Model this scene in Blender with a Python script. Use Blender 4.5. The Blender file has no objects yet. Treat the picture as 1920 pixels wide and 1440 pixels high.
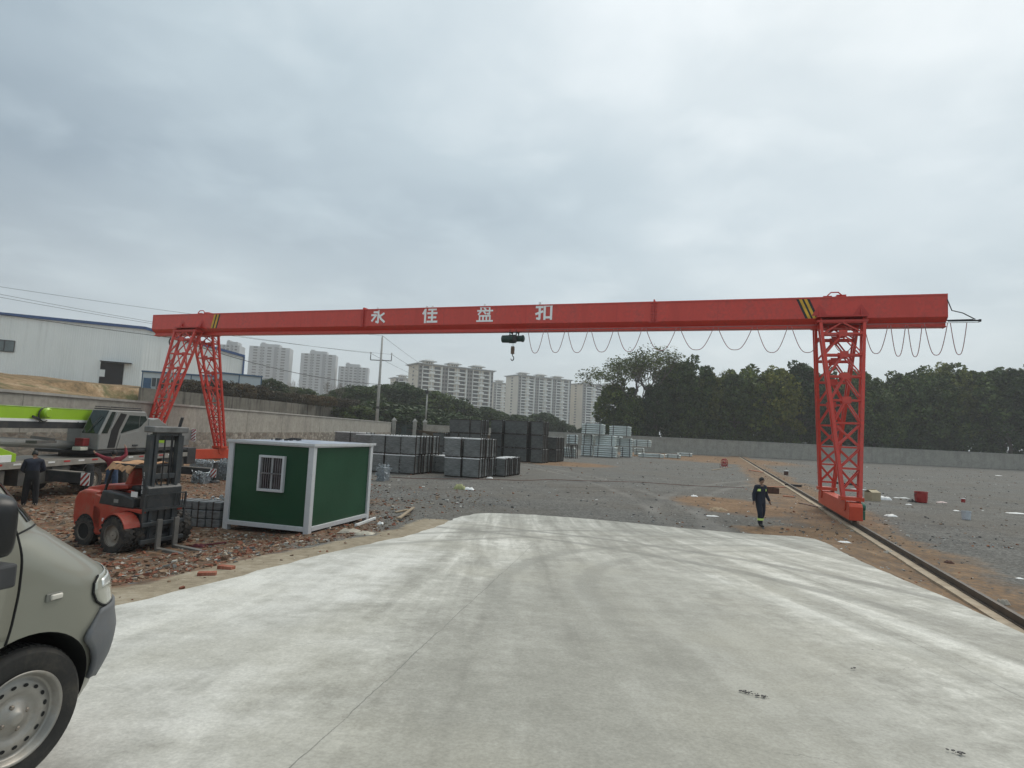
import bpy, bmesh, math, random
from math import sin, cos, pi, radians, sqrt, atan2
from mathutils import Vector, Matrix, Euler, noise as mnoise
SC = bpy.context.scene
COL = SC.collection
rnd = random.Random(7)
V3 = Vector

# ------------------------------------------------------------------ camera
FPX = 1107.7
CAM_H = 3.1
cam_data = bpy.data.cameras.new('camera')
cam = bpy.data.objects.new('camera', cam_data)
COL.objects.link(cam)
cam_data.sensor_width = 36.0
cam_data.lens = FPX / 1920 * 36
cam_data.clip_start = 0.05
cam_data.clip_end = 6000
CAM_R = Matrix.Rotation(pi / 2 + 0.0817, 3, 'X') @ Matrix.Rotation(0.0479, 3, 'Z')
CAM_O = V3((0, 0, CAM_H))
cam.matrix_world = Matrix.Translation(CAM_O) @ CAM_R.to_4x4()
SC.camera = cam


def ray(px, py):
    return CAM_R @ V3(((px - 960) / FPX, -(py - 720) / FPX, -1))


def gz(px, py, z=0.0):
    d = ray(px, py)
    return CAM_O + d * ((z - CAM_H) / d.z)


def at(px, py, Y):
    d = ray(px, py)
    return CAM_O + d * (Y / d.y)


def ray_plane(px, py, p0, n):
    d = ray(px, py)
    return CAM_O + d * ((V3(p0) - CAM_O).dot(V3(n)) / d.dot(V3(n)))


def smooth(a, b, x):
    t = max(0.0, min(1.0, (x - a) / (b - a)))
    return t * t * (3 - 2 * t)


def lerp(a, b, t):
    return a + (b - a) * t


ORD = ['first', 'second', 'third', 'fourth', 'fifth', 'sixth', 'seventh', 'eighth', 'ninth', 'tenth', 'eleventh', 'twelfth',
       'thirteenth', 'fourteenth', 'fifteenth', 'sixteenth', 'seventeenth', 'eighteenth', 'nineteenth', 'twentieth',
       'twenty-first', 'twenty-second', 'twenty-third', 'twenty-fourth', 'twenty-fifth', 'twenty-sixth', 'twenty-seventh',
       'twenty-eighth', 'twenty-ninth', 'thirtieth']


# ------------------------------------------------------------------ mesh builder
class MB:
    def __init__(self):
        self.v = []
        self.f = []
        self.m = []

    def add(self, vs, fs, mi=0):
        b = len(self.v)
        self.v += [tuple(p) for p in vs]
        for f in fs:
            self.f.append(tuple(b + i for i in f))
            self.m.append(mi)
        return self

    def box(self, x0, x1, y0, y1, z0, z1, mi=0, M=None):
        vs = [V3((x, y, z)) for z in (z0, z1) for y in (y0, y1) for x in (x0, x1)]
        if M is not None:
            vs = [M @ p for p in vs]
        self.add(vs, [(0, 2, 3, 1), (4, 5, 7, 6), (0, 1, 5, 4), (2, 6, 7, 3), (0, 4, 6, 2), (1, 3, 7, 5)], mi)
        return self

    def bar(self, p, q, w, h, mi=0, up=(0, 0, 1)):
        p = V3(p); q = V3(q)
        d = (q - p).normalized()
        u = V3(up)
        if abs(d.dot(u)) > 0.98:
            u = V3((0, 1, 0))
        s = d.cross(u).normalized()
        t = s.cross(d)
        vs = []
        for c in (p, q):
            for a, b in ((-1, -1), (1, -1), (1, 1), (-1, 1)):
                vs.append(c + s * (a * w / 2) + t * (b * h / 2))
        self.add(vs, [(3, 2, 1, 0), (4, 5, 6, 7), (0, 1, 5, 4), (1, 2, 6, 5), (2, 3, 7, 6), (3, 0, 4, 7)], mi)
        return self

    def tube(self, pts, r, n=8, mi=0, caps=True, closed=False):
        pts = [V3(p) for p in pts]
        rs = r if isinstance(r, (list, tuple)) else [r] * len(pts)
        N = len(pts)
        vs = []
        prev = None
        for i, p in enumerate(pts):
            if closed:
                d = pts[(i + 1) % N] - pts[i - 1]
            else:
                d = pts[min(i + 1, N - 1)] - pts[max(i - 1, 0)]
            if d.length < 1e-9:
                d = V3((0, 0, 1))
            d.normalize()
            if prev is None:
                u = V3((0, 0, 1)) if abs(d.z) < .9 else V3((1, 0, 0))
                s = d.cross(u).normalized()
            else:
                s = (prev - d * prev.dot(d))
                if s.length < 1e-6:
                    s = d.orthogonal()
                s.normalize()
            prev = s
            t = d.cross(s)
            for k in range(n):
                a = 2 * pi * k / n
                vs.append(p + (s * cos(a) + t * sin(a)) * rs[i])
        fs = []
        for i in range(N if closed else N - 1):
            j = (i + 1) % N
            for k in range(n):
                l = (k + 1) % n
                fs.append((i * n + k, i * n + l, j * n + l, j * n + k))
        if caps and not closed:
            fs.append(tuple(range(n))[::-1])
            fs.append(tuple((N - 1) * n + k for k in range(n)))
        self.add(vs, fs, mi)
        return self

    def prism(self, poly, a0, a1, axis='y', mi=0, M=None):
        """poly: 2D points; axis: extrusion axis; 2D maps to remaining axes in order."""
        n = len(poly)

        def mk(p, a):
            if axis == 'y':
                return V3((p[0], a, p[1]))
            if axis == 'x':
                return V3((a, p[0], p[1]))
            return V3((p[0], p[1], a))
        vs = [mk(p, a0) for p in poly] + [mk(p, a1) for p in poly]
        if M is not None:
            vs = [M @ p for p in vs]
        fs = [tuple(range(n)), tuple(range(2 * n - 1, n - 1, -1))]
        for i in range(n):
            j = (i + 1) % n
            fs.append((j, i, n + i, n + j))
        self.add(vs, fs, mi)
        return self

    def lathe(self, prof, n=24, axis='y', c=(0, 0, 0), mi=0, closed=False, caps=True):
        """prof: (r, a) pairs; revolved about the axis through c."""
        c = V3(c)
        vs = []
        for r, a in prof:
            for k in range(n):
                t = 2 * pi * k / n
                if axis == 'y':
                    vs.append(c + V3((r * cos(t), a, r * sin(t))))
                elif axis == 'x':
                    vs.append(c + V3((a, r * cos(t), r * sin(t))))
                else:
                    vs.append(c + V3((r * cos(t), r * sin(t), a)))
        fs = []
        N = len(prof)
        for i in range(N if closed else N - 1):
            j = (i + 1) % N
            for k in range(n):
                l = (k + 1) % n
                fs.append((i * n + k, i * n + l, j * n + l, j * n + k))
        if not closed and caps:
            fs.append(tuple(range(n)))
            fs.append(tuple((N - 1) * n + k for k in range(n)))
        self.add(vs, fs, mi)
        return self

    def grid(self, rows, mi=0, flip=False):
        nr = len(rows); nc = len(rows[0])
        vs = [p for r in rows for p in r]
        fs = []
        for i in range(nr - 1):
            for j in range(nc - 1):
                q = (i * nc + j, i * nc + j + 1, (i + 1) * nc + j + 1, (i + 1) * nc + j)
                fs.append(q[::-1] if flip else q)
        self.add(vs, fs, mi)
        return self

    def mesh(self, name, recalc=True, smoothf=False):
        me = bpy.data.meshes.new(name)
        me.from_pydata(self.v, [], self.f)
        if max(self.m, default=0) > 0:
            me.polygons.foreach_set('material_index', self.m)
        if recalc:
            bm = bmesh.new(); bm.from_mesh(me)
            bmesh.ops.recalc_face_normals(bm, faces=bm.faces)
            bm.to_mesh(me); bm.free()
        if smoothf:
            me.polygons.foreach_set('use_smooth', [True] * len(me.polygons))
        me.update()
        return me

    def build(self, name, mat, parent=None, bevel=0.0, seg=2, smoothf=False, recalc=True, loc=None):
        me = self.mesh(name, recalc, smoothf)
        return link_mesh(name, me, mat, parent, bevel, seg, loc)


def link_mesh(name, me, mat, parent=None, bevel=0.0, seg=2, loc=None):
    o = bpy.data.objects.new(name, me)
    for m in (mat if isinstance(mat, (list, tuple)) else [mat]):
        if len(me.materials) < 8 and (isinstance(mat, (list, tuple)) or not me.materials):
            me.materials.append(m)
    COL.objects.link(o)
    if parent is not None:
        o.parent = parent
    if loc is not None:
        o.location = loc
    if bevel > 0:
        b = o.modifiers.new('bevel', 'BEVEL')
        b.width = bevel; b.segments = seg; b.limit_method = 'ANGLE'; b.angle_limit = radians(35)
        b.harden_normals = False
    return o


def auto_smooth(o, ang=40):
    me = o.data
    bm = bmesh.new(); bm.from_mesh(me)
    for f in bm.faces:
        f.smooth = True
    for e in bm.edges:
        if len(e.link_faces) == 2 and e.calc_face_angle(0) > radians(ang):
            e.smooth = False
    bm.to_mesh(me); bm.free()
    return o


def tag(o, label, cat, group=None, kind=None):
    if label:
        o['label'] = label
    if cat:
        o['category'] = cat
    if group:
        o['group'] = group
    if kind:
        o['kind'] = kind
    return o


def thing(name, label, cat, loc=(0, 0, 0), rz=0.0, group=None):
    o = bpy.data.objects.new(name, None)
    o.empty_display_size = 0.2
    COL.objects.link(o)
    o.location = loc
    o.rotation_euler = (0, 0, rz)
    return tag(o, label, cat, group)


def copy_tree(o, parent=None):
    c = o.copy()
    COL.objects.link(c)
    c.parent = parent
    for ch in list(o.children):
        copy_tree(ch, c)
    return c


def new_from_obj(o, name):
    """evaluate the modifiers of o and return a fresh mesh; removes o"""
    dg = bpy.context.evaluated_depsgraph_get()
    dg.update()
    me = bpy.data.meshes.new_from_object(o.evaluated_get(dg), preserve_all_data_layers=True, depsgraph=dg)
    me.name = name
    old = o.data
    bpy.data.objects.remove(o)
    return me


# ------------------------------------------------------------------ node helper
class NT:
    def __init__(self, name):
        self.mat = bpy.data.materials.new(name)
        self.mat.use_nodes = True
        self.t = self.mat.node_tree
        self.t.nodes.clear()
        self.out = self.t.nodes.new('ShaderNodeOutputMaterial')
        self._pos = None

    def n(self, typ, props=None, **ins):
        nd = self.t.nodes.new(typ)
        for k, v in (props or {}).items():
            setattr(nd, k, v)
        for k, v in ins.items():
            key = k.replace('_', ' ')
            s = nd.inputs[int(k[1:])] if (k[0] == 'i' and k[1:].isdigit()) else nd.inputs[key]
            self.set(s, v)
        return nd

    def set(self, s, v):
        if isinstance(v, bpy.types.NodeSocket):
            self.t.links.new(v, s)
        elif isinstance(v, bpy.types.Node):
            self.t.links.new(v.outputs[0], s)
        else:
            if hasattr(s.default_value, '__len__') and not isinstance(v, str):
                v = list(v)
                if len(s.default_value) == 4 and len(v) == 3:
                    v = v + [1]
            s.default_value = v

    def math(self, op, a, b=0.0, c=None, clamp=False):
        nd = self.n('ShaderNodeMath', {'operation': op, 'use_clamp': clamp}, i0=a, i1=b)
        if c is not None:
            self.set(nd.inputs[2], c)
        return nd.outputs[0]

    def noise(self, scale, vec=None, detail=4, rough=.55, dist=0.0, out='Fac'):
        nd = self.n('ShaderNodeTexNoise', None, Scale=scale, Detail=detail, Roughness=rough, Distortion=dist)
        if vec is not None:
            self.set(nd.inputs['Vector'], vec)
        return nd.outputs[out]

    def ramp(self, fac, stops, mode='LINEAR'):
        nd = self.n('ShaderNodeValToRGB', None, Fac=fac)
        el = nd.color_ramp.elements
        nd.color_ramp.interpolation = mode
        el[0].position, el[0].color = stops[0][0], col4(stops[0][1])
        el[1].position, el[1].color = stops[-1][0], col4(stops[-1][1])
        for p, c in stops[1:-1]:
            e = el.new(p); e.color = col4(c)
        return nd.outputs[0]

    def mix(self, fac, a, b, blend='MIX'):
        nd = self.n('ShaderNodeMix', {'data_type': 'RGBA', 'blend_type': blend})
        self.set(nd.inputs[0], fac); self.set(nd.inputs[6], a if not isinstance(a, tuple) else col4(a)); self.set(nd.inputs[7], b if not isinstance(b, tuple) else col4(b))
        return nd.outputs[2]

    def pos(self, kind='world'):
        if kind == 'world':
            return self.n('ShaderNodeNewGeometry').outputs['Position']
        return self.n('ShaderNodeTexCoord').outputs['Object']

    def mapping(self, vec, scale=(1, 1, 1), loc=(0, 0, 0), rot=(0, 0, 0)):
        return self.n('ShaderNodeMapping', None, Vector=vec, Scale=scale, Location=loc, Rotation=rot).outputs[0]

    def bump(self, h, strength=.3, dist=.02):
        return self.n('ShaderNodeBump', None, Strength=strength, Distance=dist, Height=h).outputs[0]

    def finish(self, color, rough=.6, metal=0.0, normal=None, spec=.5, coat=0.0, alpha=None, trans=0.0, ior=1.45):
        b = self.n('ShaderNodeBsdfPrincipled')
        self.set(b.inputs['Base Color'], color if not isinstance(color, tuple) else col4(color))
        self.set(b.inputs['Roughness'], rough)
        self.set(b.inputs['Metallic'], metal)
        self.set(b.inputs['Specular IOR Level'], spec)
        self.set(b.inputs['Coat Weight'], coat)
        self.set(b.inputs['Transmission Weight'], trans)
        self.set(b.inputs['IOR'], ior)
        if normal is not None:
            self.set(b.inputs['Normal'], normal)
        self.t.links.new(b.outputs[0], self.out.inputs['Surface'])
        return self.mat


def col4(c):
    return (c[0], c[1], c[2], c[3] if len(c) > 3 else 1.0)


def srgb(r, g, b):
    def f(u):
        u /= 255
        return u / 12.92 if u <= .04045 else ((u + .055) / 1.055) ** 2.4
    return (f(r), f(g), f(b))


def dirty(name, c, rough=.55, metal=0.0, var=.25, scale=3.0, dirt=None, dirt_amt=.35, bump=.0, coat=0., spec=.5, streak=False):
    """painted or weathered surface: broad tone variation, blotchy dirt, fine roughness variation"""
    t = NT(name)
    p = t.pos('obj')
    if streak:
        p2 = t.mapping(p, (1, 1, .18))
    else:
        p2 = p
    n1 = t.noise(scale, p2, 5, .6)
    n2 = t.noise(scale * 7, p, 4, .6)
    a = tuple(x * (1 - var) for x in c); b = tuple(min(1, x * (1 + var)) for x in c)
    colr = t.ramp(n1, [(.3, a), (.7, b)])
    if dirt is not None:
        m = t.math('MULTIPLY', t.ramp(t.math('ADD', t.math('MULTIPLY', n1, .6), t.math('MULTIPLY', n2, .4)), [(.48, (0, 0, 0)), (.66, (1, 1, 1))]), dirt_amt)
        colr = t.mix(m, colr, dirt)
    r = t.math('ADD', rough - .1, t.math('MULTIPLY', n2, .2))
    nm = t.bump(n2, bump, .01) if bump else None
    return t.finish(colr, r, metal, nm, spec, coat)
# ------------------------------------------------------------------ render, world, light, haze
SC.render.engine = 'CYCLES'
SC.view_settings.view_transform = 'Standard'
SC.view_settings.look = 'None'
SC.view_settings.exposure = 0.08
SC.view_settings.gamma = 1.0
SC.cycles.use_denoising = True
SC.cycles.max_bounces = 6
SC.cycles.diffuse_bounces = 3
SC.cycles.transparent_max_bounces = 6
SC.cycles.volume_bounces = 1
SC.cycles.sample_clamp_indirect = 4

SUN_EL, SUN_AZ = radians(48), radians(38)      # azimuth measured from +Y towards +X
world = bpy.data.worlds.new('World')
SC.world = world
world.use_nodes = True
wt = world.node_tree
wt.nodes.clear()


def build_world():
    class W(NT):
        def __init__(self):
            self.t = wt
    w = W()
    out = wt.nodes.new('ShaderNodeOutputWorld')
    d = w.n('ShaderNodeTexCoord').outputs['Generated']
    sep = w.n('ShaderNodeSeparateXYZ', None, Vector=d)
    zc = w.math('MAXIMUM', sep.outputs[2], 0.0)
    den = w.math('ADD', zc, .16)
    uv = w.n('ShaderNodeCombineXYZ', None, X=w.math('DIVIDE', sep.outputs[0], den), Y=w.math('DIVIDE', sep.outputs[1], den), Z=.37).outputs[0]
    warp = w.noise(.8, uv, 3, .5, 0, 'Color')
    uvw = w.n('ShaderNodeVectorMath', {'operation': 'MULTIPLY_ADD'}, i0=warp, i1=(.5, .5, 0), i2=uv).outputs[0]
    big = w.noise(.95, uvw, 5, .48)
    puff = w.noise(2.9, uvw, 6, .5, .2)
    S = V3((.52, .62, .80)).normalized()
    dot = w.n('ShaderNodeVectorMath', {'operation': 'DOT_PRODUCT'}, i0=d, i1=tuple(S)).outputs['Value']
    v = w.math('MULTIPLY_ADD', w.math('MAXIMUM', dot, 0.0), .74, -.13)
    v = w.math('MULTIPLY_ADD', w.math('MAXIMUM', w.math('MULTIPLY', dot, -1.0), 0.0), 1.45, v)
    v = w.math('MULTIPLY_ADD', w.math('SUBTRACT', big, .5), .86, v)
    pm = w.math('MULTIPLY', w.ramp(puff, [(.48, (0, 0, 0)), (.74, (1, 1, 1))]), .14)
    v = w.math('ADD', v, pm)
    c = w.ramp(v, [(.0, (.265, .345, .42)), (.22, (.415, .510, .58)), (.44, (.56, .665, .725)), (.66, (.74, .83, .875)), (.95, (.99, 1.05, 1.08))])
    hz = w.ramp(zc, [(.0, (1, 1, 1)), (.34, (0, 0, 0))])
    c = w.mix(w.math('MULTIPLY', hz, .70), c, (.70, .77, .79))
    zen = w.ramp(zc, [(.62, (1, 1, 1)), (.95, (2.35, 2.15, 1.90))])     # the cloud deck is thinnest and brightest overhead
    c = w.mix(1.0, c, zen, 'MULTIPLY')
    cl = w.n('ShaderNodeBackground', None, Color=c, Strength=1.0)
    sky = w.n('ShaderNodeTexSky', {'sky_type': 'NISHITA', 'sun_disc': False, 'sun_elevation': SUN_EL, 'sun_rotation': SUN_AZ,
                                   'air_density': 1.0, 'dust_density': 3.0})
    bl = w.n('ShaderNodeBackground', None, Color=sky.outputs[0], Strength=0.08)
    mx = w.n('ShaderNodeMixShader', None, Fac=.90)
    wt.links.new(bl.outputs[0], mx.inputs[1]); wt.links.new(cl.outputs[0], mx.inputs[2])
    wt.links.new(mx.outputs[0], out.inputs['Surface'])


build_world()
sl = bpy.data.lights.new('sun', 'SUN')
sl.energy = 1.5
sl.angle = radians(35)
sl.color = (1.0, .93, .83)
sun = bpy.data.objects.new('sun', sl)
COL.objects.link(sun)
sdir = V3((sin(SUN_AZ) * cos(SUN_EL), cos(SUN_AZ) * cos(SUN_EL), sin(SUN_EL)))
sun.rotation_euler = sdir.to_track_quat('Z', 'Y').to_euler()

hz_mat = bpy.data.materials.new('haze_air')
hz_mat.use_nodes = True
ht = hz_mat.node_tree
ht.nodes.clear()
ho = ht.nodes.new('ShaderNodeOutputMaterial')
hv = ht.nodes.new('ShaderNodeVolumePrincipled')
hv.inputs['Color'].default_value = (.98, .99, 1, 1)
hv.inputs['Density'].default_value = 0.00045
ht.links.new(hv.outputs[0], ho.inputs['Volume'])
tag(MB().box(-1300, 1300, -50, 1350, -1.5, 128).build('haze', hz_mat), None, None, None, 'stuff')

# ------------------------------------------------------------------ ground shape
TH = 0.3354
RX0, RY0 = 12.5768, 20.0
CT, ST = cos(TH), sin(TH)
RDIR = V3((ST, CT, 0))           # along the rails, away from the camera
RNRM = V3((CT, -ST, 0))          # along the girder, to the right
SPAN = 38.963


def rail_u(x, y):
    return (x - RX0) * CT - (y - RY0) * ST


def ramp_z(y):
    if y < 0:
        return 1.53 + .1 * (1 - math.exp(y * .2))
    return max(0.03, 1.53 * (1 - y / 21))


AP_L = [(-9.5, -6), (-7.0, 0.5), (-5.2, 4.0), (-4.14, 6.43), (-3.73, 8.27), (-3.45, 10.18), (-2.83, 13.0), (-2.34, 14.98), (-1.95, 18.1), (-1.81, 20.84), (-1.16, 22.29)]
AP_R = [(5.3, -6), (5.45, 0.5), (5.7, 4.0), (6.19, 7.19), (6.91, 9.13), (7.42, 11.09), (8.2, 13.7), (8.93, 15.88), (9.9, 18.5), (10.22, 19.9), (9.9, 20.45)]
AP_F = [(-1.16, 22.29), (-.57, 22.64), (1.05, 22.76), (3.03, 22.44), (4.87, 21.71), (6.59, 21.04), (8.23, 20.55), (9.9, 20.45)]
AP_POLY = AP_L + AP_F[1:-1] + AP_R[::-1]


def seg_dist(px, py, a, b):
    ax, ay = a; bx, by = b
    dx, dy = bx - ax, by - ay
    t = max(0, min(1, ((px - ax) * dx + (py - ay) * dy) / (dx * dx + dy * dy + 1e-12)))
    return math.hypot(px - ax - dx * t, py - ay - dy * t)


def inside(px, py, poly):
    r = False
    j = len(poly) - 1
    for i in range(len(poly)):
        xi, yi = poly[i]; xj, yj = poly[j]
        if (yi > py) != (yj > py) and px < (xj - xi) * (py - yi) / (yj - yi) + xi:
            r = not r
        j = i
    return r


def ap_dist(x, y):
    """signed distance to the concrete apron (negative inside)"""
    if y > 60 or abs(x) > 60:
        return 50.0
    d = min(seg_dist(x, y, AP_POLY[i], AP_POLY[(i + 1) % len(AP_POLY)]) for i in range(len(AP_POLY)))
    return -d if inside(x, y, AP_POLY) else d


def gh_d(x, y):
    d = ap_dist(x, y)
    R = ramp_z(y)
    if d <= 0:
        return R - .05 - .08 * min(1, -d * 3), d
    if x < 2.5:
        k = .2 + .77 * (1 - smooth(.75, 4.4, d))
        z = R * k if y < 21 else 0
    else:
        z = R * (.92 * (1 - smooth(-.2, 1.9, d))) if y < 21 else 0
    if R <= .031:
        z = 0
    z += .35 * smooth(-19, -22.5, x) * smooth(24, 34, y)
    nz = mnoise.noise(V3((x * .35, y * .35, 1.7))) * .05 + mnoise.noise(V3((x * 1.3, y * 1.3, 5.1))) * .018
    f = 1.0 if y < 45 else .4
    if abs(rail_u(x, y)) < .5 and y > 5:
        nz = min(nz, 0)
    return z + nz * f * min(1, d * 1.2), d


def gh(x, y):
    return gh_d(x, y)[0]


def axis_vals(fine0, fine1, step, lo, hi, grow=1.22):
    v = []
    x = fine0
    while x <= fine1:
        v.append(x); x += step
    s = step
    x = v[-1]
    while x < hi:
        s *= grow; x += s; v.append(min(x, hi))
    s = step
    x = fine0
    pre = []
    while x > lo:
        s *= grow; x -= s; pre.append(max(x, lo))
    return pre[::-1] + v


def make_ground():
    xs = axis_vals(-20, 18, .3, -1800, 1800)
    ys = axis_vals(-2, 34, .3, -60, 2600)
    vs = []; edge = []
    for y in ys:
        for x in xs:
            z, d = gh_d(x, y)
            vs.append((x, y, z))
            e = max(0, 1 - max(d, 0) / 1.35) if (d < 2 and x < 0 and y < 20.5) else 0
            edge.append(e)
    nx = len(xs)
    fs = [(j * nx + i, j * nx + i + 1, (j + 1) * nx + i + 1, (j + 1) * nx + i) for j in range(len(ys) - 1) for i in range(nx - 1)]
    me = bpy.data.meshes.new('ground')
    me.from_pydata(vs, [], fs)
    at_ = me.attributes.new('edge', 'FLOAT', 'POINT')
    at_.data.foreach_set('value', edge)
    me.polygons.foreach_set('use_smooth', [True] * len(fs))
    me.update()
    o = bpy.data.objects.new('ground', me)
    COL.objects.link(o)
    o['kind'] = 'structure'
    t = NT('yard_ground')
    p = t.pos()
    sp = t.n('ShaderNodeSeparateXYZ', None, Vector=p)
    X, Y = sp.outputs[0], sp.outputs[1]
    n_lo = t.noise(.16, p, 5, .6)
    n_mid = t.noise(.7, p, 5, .62)
    n_hi = t.noise(5.5, p, 5, .65)
    n_vhi = t.noise(26, p, 3, .6)
    far = t.ramp(t.math('DIVIDE', Y, 120), [(.08, (0, 0, 0)), (.6, (1, 1, 1))])
    # crushed stone
    st = t.n('ShaderNodeTexVoronoi', None, Vector=p, Scale=17)
    stc = t.n('ShaderNodeSeparateColor', None, Color=st.outputs['Color']).outputs[0]
    v = t.math('MULTIPLY_ADD', n_mid, .55, t.math('MULTIPLY', n_hi, .45))
    grav = t.ramp(v, [(.30, (.056, .054, .050)), (.5, (.120, .116, .106)), (.70, (.213, .205, .188))])
    grav = t.mix(.55, grav, t.ramp(stc, [(0, (.060, .058, .055)), (.55, (.130, .126, .118)), (1, (.28, .272, .255))]))
    grav = t.mix(t.math('MULTIPLY', t.ramp(n_lo, [(.42, (0, 0, 0)), (.62, (1, 1, 1))]), .40), grav, (.125, .108, .088))
    # streaked damp patches
    pst = t.mapping(p, (.22, 1.1, 1), (0, 0, 0), (0, 0, .12))
    damp = t.ramp(t.noise(.55, pst, 5, .6), [(.57, (0, 0, 0)), (.70, (1, 1, 1))])
    grav = t.mix(t.math('MULTIPLY', damp, .45), grav, (.062, .062, .063))
    # pale tyre tracks pressed into the stone
    for (cx, cy, r) in ((62, 10, 56.0), (62, 10, 57.9), (-60, 30, 66.5), (-60, 30, 68.3), (30, -40, 78), (30, -40, 80)):
        dd = t.math('SQRT', t.math('ADD', t.math('POWER', t.math('SUBTRACT', X, cx), 2), t.math('POWER', t.math('SUBTRACT', Y, cy), 2)))
        dd = t.math('ADD', t.math('ABSOLUTE', t.math('SUBTRACT', dd, r)), t.math('MULTIPLY', t.math('SUBTRACT', n_hi, .5), .5))
        mk = t.math('MULTIPLY', t.ramp(dd, [(.10, (1, 1, 1)), (.38, (0, 0, 0))]), t.ramp(n_lo, [(.40, (0, 0, 0)), (.56, (.55, .55, .55))]))
        grav = t.mix(mk, grav, (.22, .21, .195) if r < 70 else (.085, .078, .068))
    # orange clay
    clay = t.ramp(t.math('MULTIPLY_ADD', n_hi, .5, t.math('MULTIPLY', n_mid, .5)), [(.3, (.085, .058, .038)), (.44, (.16, .102, .062)), (.56, (.235, .150, .088)), (.7, (.34, .245, .160))])
    clay = t.mix(t.math('MULTIPLY', t.ramp(n_vhi, [(.55, (0, 0, 0)), (.75, (1, 1, 1))]), .5), clay, (.12, .08, .055))
    u = t.math('SUBTRACT', t.math('MULTIPLY', t.math('SUBTRACT', X, RX0), CT), t.math('MULTIPLY', t.math('SUBTRACT', Y, RY0), ST))
    au = t.math('ABSOLUTE', t.math('ADD', u, .35))
    nn = t.math('MULTIPLY_ADD', n_mid, .6, t.math('MULTIPLY', n_lo, .6))
    m_r = t.ramp(t.math('SUBTRACT', t.math('MULTIPLY', nn, 4.2), au), [(.05, (0, 0, 0)), (1.0, (1, 1, 1))])
    m_r = t.math('MULTIPLY', m_r, t.ramp(n_hi, [(.33, (.35, .35, .35)), (.55, (1, 1, 1))]))

    def blob(cx, cy, rx, ry, s=1.2):
        a = t.math('POWER', t.math('DIVIDE', t.math('SUBTRACT', X, cx), rx), 2)
        b = t.math('POWER', t.math('DIVIDE', t.math('SUBTRACT', Y, cy), ry), 2)
        q = t.math('ADD', a, b)
        return t.ramp(t.math('SUBTRACT', t.math('MULTIPLY', nn, 2.3), q), [(.1, (0, 0, 0)), (.7, (1, 1, 1))])
    m_f = blob(36, 112, 15, 24)
    m_s = blob(6.5, 64, 5, 5)
    m_w = blob(-22, 40, 8, 30)
    m_p = blob(11.2, 30, 2.6, 4)
    m_q = blob(11, 21.5, 2.5, 1.6)
    clm = t.math('MAXIMUM', t.math('MAXIMUM', m_r, m_f), t.math('MAXIMUM', t.math('MAXIMUM', m_s, m_w), t.math('MAXIMUM', m_p, m_q)))
    # brick rubble and mud left of the apron
    ff = t.math('ADD', t.math('ADD', X, 3.4), t.math('MULTIPLY', t.math('MAXIMUM', t.math('SUBTRACT', Y, 20), 0.0), .36))
    m_b = t.ramp(t.math('SUBTRACT', t.math('MULTIPLY', t.math('SUBTRACT', nn, .6), 8), ff), [(-0.0, (0, 0, 0)), (1, (1, 1, 1))])
    vc = t.n('ShaderNodeTexVoronoi', None, Vector=t.mapping(p, (1, .8, 1)), Scale=11, Randomness=1)
    vr = t.n('ShaderNodeSeparateColor', None, Color=vc.outputs['Color'])
    chips = t.ramp(vr.outputs[0], [(0, (.055, .038, .028)), (.30, (.105, .068, .046)), (.48, (.185, .065, .040)), (.62, (.12, .09, .07)), (.78, (.27, .23, .19)), (.92, (.11, .11, .11)), (1, (.42, .40, .36))], 'CONSTANT')
    mud = t.ramp(n_mid, [(.3, (.095, .056, .034)), (.5, (.175, .105, .062)), (.7, (.26, .165, .10))])
    rub = t.mix(t.ramp(n_hi, [(.38, (0, 0, 0)), (.6, (.95, .95, .95))]), mud, chips)
    c = t.mix(clm, grav, clay)
    c = t.mix(m_b, c, rub)
    mw2 = t.math('MULTIPLY', m_w, t.ramp(n_mid, [(.40, (0, 0, 0)), (.6, (.9, .9, .9))]))
    c = t.mix(mw2, c, clay)
    # spilled mortar along the left edge of the apron
    e = t.n('ShaderNodeAttribute', {'attribute_name': 'edge'}).outputs['Fac']
    em = t.ramp(t.math('ADD', e, t.math('MULTIPLY', t.math('SUBTRACT', n_mid, .5), .9)), [(.26, (0, 0, 0)), (.36, (1, 1, 1))])
    mort = t.ramp(t.math('MULTIPLY_ADD', n_hi, .6, t.math('MULTIPLY', n_mid, .4)), [(.35, (.185, .15, .105)), (.52, (.29, .245, .18)), (.68, (.38, .34, .275))])
    c = t.mix(em, c, mort)
    h = t.math('ADD', t.math('MULTIPLY', n_hi, .7), t.math('MULTIPLY', n_vhi, .35))
    nm = t.bump(h, .75, .05)
    me.materials.append(t.finish(c, .93, 0, nm, .2))
    return o


make_ground()


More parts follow.
